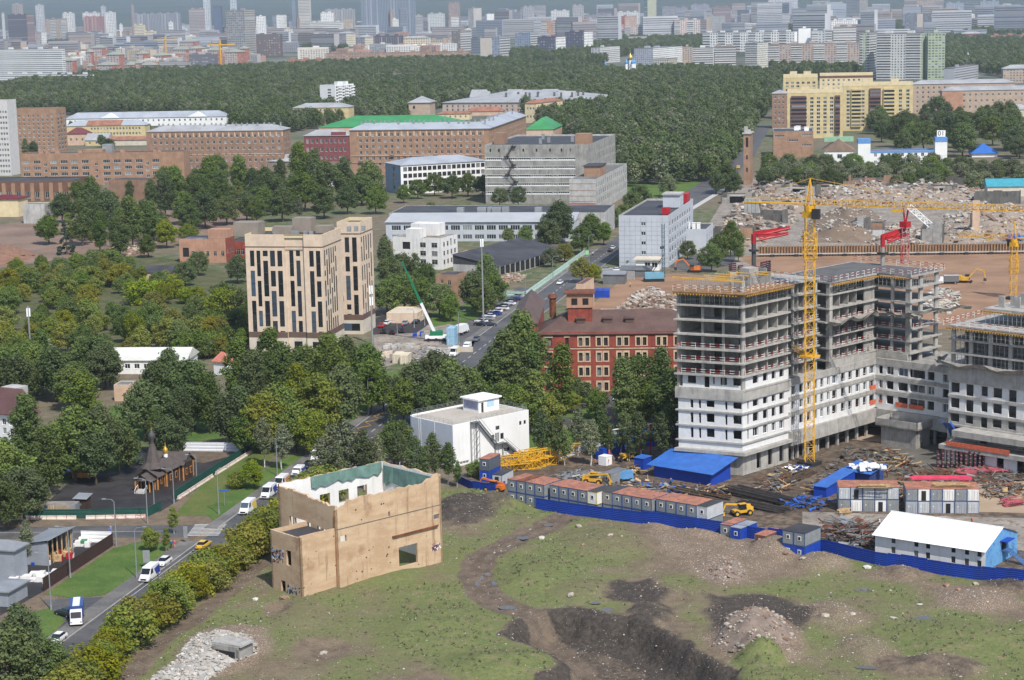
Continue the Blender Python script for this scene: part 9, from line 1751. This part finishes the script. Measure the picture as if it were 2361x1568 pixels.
for v,lab,tc,lc,ht in((z22(817,1148),'worker in orange vest, left in the site yard',OV,NB,(230,230,230)),(z22(924,1142),'worker in orange vest and orange helmet in the site yard',OV,NB,(235,120,40)),(z22(890,1120),'worker in orange vest beside the yellow drum',OV,NB,(240,200,40)),(z22(1020,1130),'worker in dark clothes near the backhoe loader',NB,NB,None),(z22(1468,1312),'worker in blue by the blue shed',(70,110,160),NB,None),(z32(1315,975),'worker in bright orange on the wet concrete',OV,OV,(235,120,40)),(z32(1348,962),'worker in dark clothes behind the bright orange one',NB,NB,None),(z32(1412,958),'worker in blue overalls on the wet concrete',(50,80,160),(50,80,160),(220,60,40)),(z32(1480,992),'worker in green with red helmet on the wet concrete',(60,90,80),NB,(220,60,40)),(z32(1655,998),'worker with yellow helmet at the courtyard edge',NB,NB,(230,180,40)),(z32(1525,945),'worker in navy beside the stair box',(40,50,90),NB,None),(z32(1280,975),'worker in green crouched at the sand edge',(50,110,90),NB,None),(z32(1187,1245),'worker in red and white beside the blue shed',(190,40,50),NB,(240,240,240)),(z33(1912,238),'worker in orange suit walking behind the white hall',OV,OV,(235,120,40)),(z33(1120,250),'person in white top by the scrap heap',(235,235,235),NB,None),(z03(1472,437),'walker in blue top on the pavement',(40,90,170),(60,60,70),None),(z03(1500,437),'walker in bright pink top on the pavement',(235,70,120),(200,160,140),None),(z03(952,310),'person in pale violet on the side street',(130,140,210),(130,140,210),None),(z21(1118,1070),'worker in yellow-green vest in the demolition yard',(190,210,60),NB,None),(z21(797,800),'pedestrian in white at the junction',(235,235,235),NB,None),(z11(1308,1425),'person in red in the office car park',(210,60,70),NB,None)):pq(v,lab,tc,lc,ht,RND.uniform(0,6.28))
# ------------------------------------------------------------------ planting
OD,OG,OT,BD,BG,PD,PG=('oak','dark'),('oak','green'),('oak','bright'),('birch','dark'),('birch','grey'),('poplar','dark'),('poplar','green')

rh=random.Random(12);kk=0
for i in range(34):
    u=-232+i*3.9;o_=rh.uniform(11.6,15.0)+(1.5 if i<14 else 0);p=ST(o_,u)
    if seg_d(p,DIRT)<3.2:p=ST(11.8,u)
    tq(p,rh.choice(('oak','bush','bush')),rh.uniform(5.5,8.2),rh.choice(('yellow','yellow','bright')),'yellow-green shrub in the hedge between street and dirt road','hedge shrubs along the street',rh.uniform(1.0,1.3),'hedge_shrub')
for i in range(7):p=ST(rh.uniform(12,15),-102+i*3.0);tq(p,'bush',rh.uniform(3,5),rh.choice(('green','bright')),'green shrub beside the street left of the roofless ruin','green shrubs left of the ruin',1.1,'hedge_shrub')
for x,y,h,k,l_,lab in((50,1385,15,*PD,'large dark tree filling the bottom left corner'),(5,1430,13,*OD,'dark tree cut by the left border at the bottom'),(105,1470,9,*OG,'smaller tree right of the bottom left dark tree'),(62,1195,9,'column','grey','slim birch-like tree before the store shed'),(398,1165,6,'birch','bright','young yellow-green tree at the side street corner'),(345,1215,5,*OT,'small round tree on the lawn beside the crossing'),(380,1215,5,'birch','bright','thin young tree by the crossing pavement'),(45,905,18,*PG,'tall tree before the brown roofed house'),(105,980,16,*PD,'dark tree right of the brown roofed house'),(15,1010,15,*OG,'tree at left border above the lamp'),(50,1075,12,*OD,'dark tree above the tin store'),(12,1110,10,*OD,'dark tree at the left end of the green fence'),(190,852,21,*PG,'tallest tree left of the chapel'),(235,925,18,*PD,'dark tree between gazebo and lawn'),(165,940,17,*OG,'broad tree above the gazebo'),(265,965,13,*OD,'tree right behind the gazebo'),(215,985,13,*OD,'low dark tree over the gazebo roof'),(130,985,12,*OD,'tree beside the car park left of the gazebo'),(390,798,19,*PD,'dark tree in front of the long shed roof'),(345,830,18,*PD,'tree left in the row behind the back lawn'),(440,828,18,*OD,'tree right in the row behind the back lawn'),(480,855,16,*PG,'tree at the right end of the back lawn'),(330,880,15,*OD,'low tree at the left end of the back lawn'),(410,890,15,*PD,'dark tree standing on the back lawn edge'),(352,935,12,'column','dark','slim tree behind the chapel spire'),(385,955,11,*OD,'small dark tree behind the golden dome'),(300,985,9,'spruce','spruce','small fir left of the chapel spire'),(545,775,19,*PG,'poplar at the left corner of the tan office'),(578,800,17,*PD,'dark poplar before the tan office plinth'),(620,754,19,*PG,'poplar rising in front of the tan office windows'),(660,800,14,*OD,'tree below the tan office front'),(705,795,14,*OG,'tree before the middle of the tan office'),(760,767,20,*PG,'big poplar at the right corner of the tan office'),(800,775,18,*PD,'dark poplar right of the tan office corner'),(842,792,16,*OG,'tree beside the stone yard edge'),(600,905,15,'oak','yellow','yellowish tree behind the white panel fence'),(690,835,18,'poplar','bright','light green poplar in the middle of the tree group'),(735,862,16,*OT,'light green tree right of the light poplar'),(640,885,16,*OG,'tree left of the light green poplar'),(555,885,16,*PD,'dark tree above the white panel fence'),(525,905,14,*OD,'dark tree at the end of the back lawn fence'),(785,842,17,*OD,'dark tree behind the bus stop'),(850,832,14,*OG,'tree right of the bus stop by the stone yard'),(880,855,11,*OD,'dark tree at the street edge by the cream containers'),(680,930,12,*OG,'tree beside the verge above the last van'),(720,945,11,*OT,'bright tree above the farthest kerb van'),(560,945,11,*OG,'tree over the right end of the white fence'),(605,960,12,*BG,'half bare birch above the kerb vans'),(645,975,11,*BG,'thin grey birch beside the lamp by the kerb'),(580,1062,6.5,*OT,'round bright tree on the verge beside the blue van'),(545,1085,4,'bush','bright','bright shrub beside the round verge tree'),(766,975,15,*BG,'left grey birch behind the ruin'),(800,962,16,*BG,'tall grey birch behind the ruin'),(742,1005,13,*BG,'birch leaning over the last kerb van'),(835,985,14,*BD,'dark birch right behind the ruin'),(865,1000,12,*BG,'birch by the street left of white hall'),(780,1020,12,*BG,'low birch directly behind the ruin wall'),(905,965,11,*OD,'dark tree left of the white hall'),(920,990,10,*BD,'birch touching the white hall left side'),(955,1003,12,*BD,'birch before the left face of the white hall'),(1000,995,12,*BD,'tall birch before the white hall corner'),(1030,1015,10,*BD,'birch at the white hall corner'),(975,1030,9,*BD,'low birch under the white hall'),(1052,1062,6,'birch','green','small birch at the crumpled blue fence'),(1098,1058,4,'bush','green','shrub beside the white hall stairs'),(1000,808,17,*OD,'broad dark tree at the street above white hall'),(955,838,15,*OD,'dark tree left in the street group'),(1050,828,16,*OG,'tree right in the street group'),(1085,850,12,*OG,'tree by the turning white van'),(930,872,12,*OG,'low tree over the bus lane'),(1000,878,12,*OD,'dark low tree before the white hall roof'),(1060,880,11,*OD,'dark tree behind the white hall roof hut'),(1200,714,25,*PG,'tallest poplar left of the red mill'),(1165,760,21,*PD,'dark poplar left of the tallest mill poplar'),(1222,765,20,*PD,'dark poplar hugging the mill corner'),(1150,805,16,*OD,'dark tree at the mill street side'),(1232,845,17,'column','bright','bright columnar tree before the mill wing'),(1200,885,13,*OG,'tree beside the mill car park entry'),(1258,905,10,*OT,'bright tree below the columnar one'),(1165,882,12,*OG,'tree behind the white hall railing'),(1285,786,21,'column','green','tall columnar tree against the left mill windows'),(1330,872,8,*OD,'small tree at the mill door'),(1440,815,19,'column','green','columnar tree against the mill centre'),(1488,815,17,*OD,'dark birch-like tree against the mill right part'),(1527,795,19,'column','green','columnar tree at the right mill windows'),(1552,850,15,*OD,'dark tree beside the near concrete tower'),(1505,880,11,*OG,'lawn tree before the mill right end'),(1466,892,9,*OG,'small lawn tree before the mill'),(1372,895,8,*OG,'tree left of the parked mill cars'),(1245,940,13,*BD,'birch right of the white hall'),(1285,950,12,'birch','green','second birch right of the white hall'),(1330,935,12,*BG,'grey birch in the mill garden'),(1390,930,13,*BD,'tall birch in the mill garden middle'),(1430,945,11,*BD,'birch above the blue boxes'),(1480,945,12,*BD,'birch left of the concrete tower base'),(1530,945,13,*BD,'dark birch at the concrete tower base'),(1555,930,12,*OD,'dark tree touching the concrete tower'),(1360,965,11,*BG,'grey birch behind the pale fence'),(1300,985,9,'birch','green','low birch behind the crane sections'),(1450,975,9,*BD,'low dark birch behind the tarpaulins'),(1320,900,6,*OT,'small bright tree on the mill garden lawn'),(1405,980,8,*BD,'dark birch by the tripod mast'),(890,640,13,*OG,'left tree in the group behind the mobile crane'),(930,628,14,*OG,'second tree in the group behind the mobile crane'),(970,640,13,*OG,'third tree in the group behind the mobile crane'),(1010,652,12,*OG,'right tree in the group behind the mobile crane'),(1038,680,9,*OG,'low tree at the small brick workshop'),(885,540,15,*PD,'poplar beside the derelict white house'),(925,582,12,*OD,'tree in front of the derelict white house'),(958,580,13,*BD,'dark birch at the derelict house front'),(985,605,11,*OD,'tree below the derelict house windows'),(900,590,12,*OD,'dark tree right of the tan office roof'),(995,465,11,'oak','grey','tree growing before the pale metal roof'),(1115,585,17,*PG,'poplar beside the tall antenna mast'),(1095,625,14,*OD,'dark tree left of the antenna mast'),(1132,625,13,*OG,'tree right of the antenna mast'),(1115,655,11,*OG,'low tree above the parking row'),(1288,463,19,*OD,'big dark tree in front of the works hall'),(1262,500,14,*OD,'dark tree left of the big one at the works hall'),(1362,492,14,*OG,'green tree beside the factory annex street'),(1340,520,12,*OG,'tree right of the big dark one'),(1392,512,10,*OG,'small tree at the street wall'),(1300,560,8,'oak','yellow','brownish low tree behind the junction'),(1340,594,9.5,'oak','yellow','round yellowing tree at the street wall'),(1370,608,7,'oak','yellow','small yellowing tree beside the round one'),(1270,570,8,'oak','grey','greyish shrub tree along the green fence'),(1210,520,9,*OG,'small tree before the works hall wall'),(1170,525,7,*OG,'shrub tree under works hall windows'),(1685,508,15,*PG,'tallest tree in the group behind the near tower'),(1657,538,13,*OG,'left tree in the group behind the near tower'),(1640,562,11,*OG,'low left tree behind the near tower'),(1702,530,13,*PG,'right tree in the group behind the near tower'),(1585,553,8,*OD,'small round dark tree beside the grey annex'),(1450,585,5,*OG,'small tree left of the gate pavilion'),(1455,440,12,*OG,'tree at the factory annex corner'),(1475,425,13,*OD,'tree between the annex and the lawn'),(1435,470,10,*OG,'tree row end behind the grey office'),(1420,480,9,*OG,'low tree left behind the grey office'),(1542,402,12,'oak','grey','single grey-green tree on the far lawn'),(1500,445,7,'spruce','spruce','blue spruce behind the grey office roof'),(1520,447,7,'spruce','spruce','second blue spruce behind the grey office roof'),(1672,375,16,*OD,'dark tree left of the brick tower'),(1650,392,13,*OD,'dark tree by the far avenue'),(1692,398,12,*OD,'low dark tree at the foot of the brick tower'),(150,508,15,'spruce','spruce','dark blue spruce by the brown workshop hall'),(210,405,23,*PD,'tall poplar before the workshop wing'),(185,455,22,*PD,'poplar left in the big cluster'),(250,435,22,*PD,'poplar in the middle of the big cluster'),(300,448,24,*PG,'broad poplar in the big cluster'),(340,458,21,*PD,'poplar right in the big cluster'),(225,485,19,*PG,'front left poplar of the big cluster'),(275,495,19,*PD,'front poplar of the big cluster'),(375,398,23,*PD,'poplar behind the workshop wing'),(405,380,24,*PG,'tall poplar right of the workshop wing'),(435,402,22,*PD,'dark poplar in the second cluster'),(482,356,27,*PG,'tallest poplar before the second brick block'),(462,400,22,*PD,'poplar under the tallest one'),(505,385,22,*PD,'poplar right of the tallest one'),(470,440,18,*OD,'round dark tree in front of the second cluster'),(552,356,24,*PG,'poplar before the brick block centre'),(585,385,21,*PD,'dark poplar at the brick block base'),(625,395,21,*OD,'tree below the grey roof cottage'),(690,325,28,*PG,'tall poplar before the maroon office'),(722,338,26,*PG,'second tall poplar before the maroon office'),(752,372,22,*OD,'dark tree below the maroon office'),(785,360,24,*PD,'poplar at the left end of the corner brick block'),(700,398,20,*OG,'tree around the white chimney house'),(850,372,21,*OG,'tree before the corner brick block'),(832,400,17,*OD,'dark tree at the left of the school'),(650,432,17,*OD,'tree above the tan office roof'),(565,440,15,*OD,'tree behind the empty brick house'),(520,448,15,*OG,'tree left behind the empty brick house'),(590,455,13,*OG,'low tree behind the brick annex'),(800,425,15,*OD,'dark tree right of the tan office roof top'),(865,430,14,*OG,'tree at the left end of the works hall'),(745,430,16,*OD,'dark tree behind the tan office'),(690,455,12,*BG,'pale dead-looking birch behind the tan office'),(380,505,13,*OT,'light tree at the weedy plot edge'),(340,540,10,*OG,'green tree behind the garage'),(430,515,10,*OT,'light tree left of the empty brick house'),(455,578,10,*OD,'round dark tree before the empty brick house'),(425,600,10,*OD,'dark tree right of the overgrown garage'),(545,588,11,*OD,'dark round tree left of the tan office'),(1000,398,13,*OG,'left tree before the white school'),(1040,402,13,*OD,'middle tree before the white school'),(1078,398,13,*OG,'right tree before the white school'),(962,412,11,*OG,'small tree at the school corner'),(1112,402,12,*OD,'tree between school and factory'),(1150,432,10,*OD,'left reddish shrub tree at the factory'),(1195,428,11,*OD,'tree under the factory fire escape'),(930,425,10,*OG,'tree below the school gable'),(55,318,15,'column','dark','dark columnar tree before the brick tower'),(75,325,12,*OD,'tree right of the columnar tree'),(232,310,10,*OD,'tree beside the small grey roofed house'),(165,280,11,*OD,'left tree before the yellow row house'),(200,277,12,*OD,'middle tree before the yellow row house'),(245,278,12,*OD,'right tree before the yellow row house'),(340,283,9,*OD,'tree at the end of the yellow row house'),(250,318,12,*OD,'tree behind the long brick office')):
    T(x,y,h,k,l_,lab)
sct([(-60,625),(60,600),(200,585),(330,610),(420,655),(560,660),(575,740),(575,790),(420,800),(200,800),(-60,800)],125,[('oak','bright'),('oak','green'),('oak','green'),('bush','bright'),('bush','green'),('oak','yellow')],(6,10.5),'bushy green tree on the overgrown plot left of the tan office','trees of the overgrown plot',3.6)
sct([(-60,800),(160,790),(300,830),(260,900),(120,880),(-60,860)],14,[('poplar','green'),('oak','green'),('oak','dark')],(12,16),'tall tree in the shady group left of the long white shed','trees left of the long shed',5)
sct([(100,520),(160,440),(400,400),(620,380),(860,400),(880,440),(600,470),(380,530),(180,560)],34,[('poplar','dark'),('oak','dark'),('oak','green')],(11,18),'tree among the dense poplars below the brick apartment blocks','poplars below the brick blocks',6)
sct([(140,480),(380,470),(600,430),(680,440),(560,500),(420,530),(160,545)],16,[('oak','green'),('bush','bright'),('oak','bright')],(4,8),'low tree around the brick dust ground at upper left','low trees at upper left',6)
sct([(1750,372),(1980,372),(2361,372),(2420,380),(2420,415),(2250,412),(1980,412),(1760,405)],74,[('willow','grey'),('willow','grey'),('willow','green'),('oak','dark')],(9,13),'grey-green willow in the belt above the demolition field','willow belt',6)
sct([(1990,285),(2030,255),(2110,242),(2200,250),(2361,262),(2420,265),(2420,330),(2290,330),(2160,320),(2010,315)],46,[('poplar','dark'),('oak','dark'),('oak','dark'),('oak','green')],(15,22),'tall dark tree in the grove right of the yellow apartments','grove right of the yellow apartments',8)

protos=[]
for i,(x,y,lf)in enumerate(((1650,330,'dark'),(1560,300,'dark'),(700,200,'dark'),(300,190,'grey'))):
    p=G(x,y);o=tg('park_tree',('dark park tree near the avenue','dark park tree left of the avenue','dark park tree beside the white slab block','greyish park tree in the left wood')[i],'tree',p);fcw=far_crown(40+i,lf);protos.append(link('crown',fcw,o));mb=MB();mb.bar(p,p+Z*8,.4,None,6,.2);mb.bq('trunk',BARK,o)
wood('park_wood','dense dark green park wood across the middle distance',[[(-40,205),(60,190),(220,172),(350,165),(480,160),(650,152),(800,146),(940,138),(1100,136),(1300,150),(1440,165),(1560,158),(1720,165),(1800,172),(1790,215),(1742,270),(1695,350),(1640,388),(1440,400),(1424,330),(1290,290),(1215,250),(1200,235),(1010,232),(930,270),(820,265),(690,282),(660,290),(540,285),(525,258),(300,250),(150,248),(-40,245)]],7.6,(11,17),protos,seed=5)
wood('left_town_wood','far patch of trees between the left town blocks',[[(105,72),(180,66),(260,72),(250,92),(110,108)],[(800,55),(900,60),(900,72),(800,72)],[(700,92),(800,88),(800,112),(700,112)]],11,(12,18),protos,seed=6)
wood('centre_town_wood','far tree belts between slabs in the centre',[[(1070,46),(1180,42),(1270,42),(1250,66),(1070,70)],[(1180,118),(1380,100),(1440,88),(1620,85),(1640,104),(1500,108),(1440,120),(1380,140),(1180,135)],[(1420,98),(1500,92),(1620,96),(1620,110),(1420,112)]],10,(12,18),protos,seed=7)
wood('right_town_wood','far park behind the green and white towers',[[(2185,84),(2300,86),(2420,90),(2420,180),(2330,168),(2240,150),(2185,150)],[(1780,152),(1990,158),(1990,168),(1780,168)],[(2000,40),(2300,60),(2420,62),(2420,84),(2000,66)],[(1780,60),(1900,56),(1900,64),(1780,66)]],9.5,(12,18),protos,seed=8)
# ------------------------------------------------------------------ weeds and small stones of the waste ground
rs=np.random.default_rng(4);N=12000;xs=rs.uniform(TX0,TX1,N);ys=rs.uniform(TY0+25,TY1,N);cs=[];
for x,y in zip(xs,ys):
    if sdist((x,y),TMASK)<.5:continue
    z_=zone((x,y))
    if z_[0]-.8*z_[1]-.9*z_[3]-.3*z_[2]>.2+.75*rs.random()and not(hypot(x-PB.x-10,y-PB.y-15)<14):cs.append((x,y,hz((x,y)),.6+.9*rs.random()if z_[0]>.75 else.4+.5*rs.random()))
cs=np.array(cs);n=len(cs);print('tufts',n);a_=rs.uniform(0,6.28,(n,3));Q=[];TI=[]
for k in range(3):
    dx,dy=np.cos(a_[:,k]),np.sin(a_[:,k]);w_=.09+.12*rs.random(n);hh=cs[:,3]*(.16+.26*rs.random(n));lx,ly=rs.normal(size=n)*.18,rs.normal(size=n)*.18;ox,oy=rs.normal(size=n)*.12,rs.normal(size=n)*.12
    Q.append(np.stack([np.stack([cs[:,0]+ox-dx*w_,cs[:,1]+oy-dy*w_,cs[:,2]-.05],1),np.stack([cs[:,0]+ox+dx*w_,cs[:,1]+oy+dy*w_,cs[:,2]-.05],1),np.stack([cs[:,0]+ox+lx+dx*w_*.7,cs[:,1]+oy+ly+dy*w_*.7,cs[:,2]+hh],1),np.stack([cs[:,0]+ox+lx-dx*w_*.7,cs[:,1]+oy+ly-dy*w_*.7,cs[:,2]+hh*.9],1)],1))
    TI.append(np.array([noise.noise((p[0]*.15,p[1]*.15,0))*.5+.5 for p in cs]))
Q=np.concatenate(Q).reshape(-1,3);TI=np.repeat(np.concatenate(TI),4).astype(np.float32);nq=len(Q)//4
me=bpy.data.meshes.new('weeds');me.vertices.add(len(Q));me.vertices.foreach_set('co',Q.ravel());me.loops.add(len(Q));me.loops.foreach_set('vertex_index',np.arange(len(Q)));me.polygons.add(nq);me.polygons.foreach_set('loop_start',np.arange(0,len(Q),4));me.polygons.foreach_set('loop_total',np.full(nq,4));at_=me.attributes.new('tint','FLOAT','POINT');at_.data.foreach_set('value',TI);me.materials.append(leaf_mat('weeds',(.2,.21,.1),(.25,.23,.13),(.3,.26,.16),.4));me.update()
tag(link('weeds',me),'grass and weeds growing over the waste ground','weeds',kind='stuff')
mb=MB();r=random.Random(15);ico=[v.co.copy()for v in RK.vertices];k=0;OCT=[(1,0,0),(-1,0,0),(0,1,0),(0,-1,0),(0,0,1),(0,0,-.5)];OF=[(0,2,4),(2,1,4),(1,3,4),(3,0,4),(2,0,5),(1,2,5),(3,1,5),(0,3,5)]
while k<11000:
    x,y=r.uniform(TX0,TX1),r.uniform(TY0+28,TY1)
    if sdist((x,y),TMASK)<.3:continue
    z_=zone((x,y))
    if r.random()>.05+.85*max(0,z_[2]-.15)+.1*z_[1]:continue
    k+=1;s_=r.uniform(.04,.13)*(1 if r.random()<.93 else 2.2);a_=r.uniform(0,6.28);e=[r.uniform(.6,1.3)for _ in range(6)];zz=hz((x,y));mb.add([(x+(cos(a_)*v[0]-sin(a_)*v[1])*s_*e[i],y+(sin(a_)*v[0]+cos(a_)*v[1])*s_*e[i],zz+v[2]*s_*e[i]*.7+.02)for i,v in enumerate(OCT)],OF,r.choice((0,0,1,2)))
tag(mb.bq('small_stones',[STON,STONW,STONB]),'small stones and brick bits strewn over the waste ground','stones',kind='stuff')
WATER=asphalt('puddle_water',S(120,116,110),.8)
for x,y,a_,c_ in((1112,1330,12,5),(1125,1322,9,4),(1100,1345,6,6),(1140,1345,7,5),(1205,1240,16,5),(1265,1212,12,4),(1170,1400,20,5),(1400,1410,14,6),(2130,1432,22,6),(1990,1362,20,6),(1370,1395,16,4),(2010,1545,40,5),(1450,1560,34,6)):
    q=[G(x+a_*cos(k*.785)*(1+.25*sin(k*2.3)),y+c_*sin(k*.785))for k in range(8)];shq('puddle',q,hz(G(x,y))+.06,WATER)
# ------------------------------------------------------------------ the air
mt=bpy.data.materials.new('haze');mt.use_nodes=True;nt=mt.node_tree;nt.nodes.clear();out_=node(nt,'ShaderNodeOutputMaterial');pv=node(nt,'ShaderNodeVolumePrincipled');nt.links.new(pv.outputs[0],out_.inputs['Volume']);pv.inputs['Color'].default_value=(.76,.86,1.0,1);pv.inputs['Density'].default_value=.000045;pv.inputs['Anisotropy'].default_value=.2
mb=MB();mb.box(-BIG-1000,BIG+1000,-BIG-1000,BIG+1000,-1.5,330);o=mb.bq('haze',mt);o['kind']='stuff';o['label']='thin blue haze over the whole town'
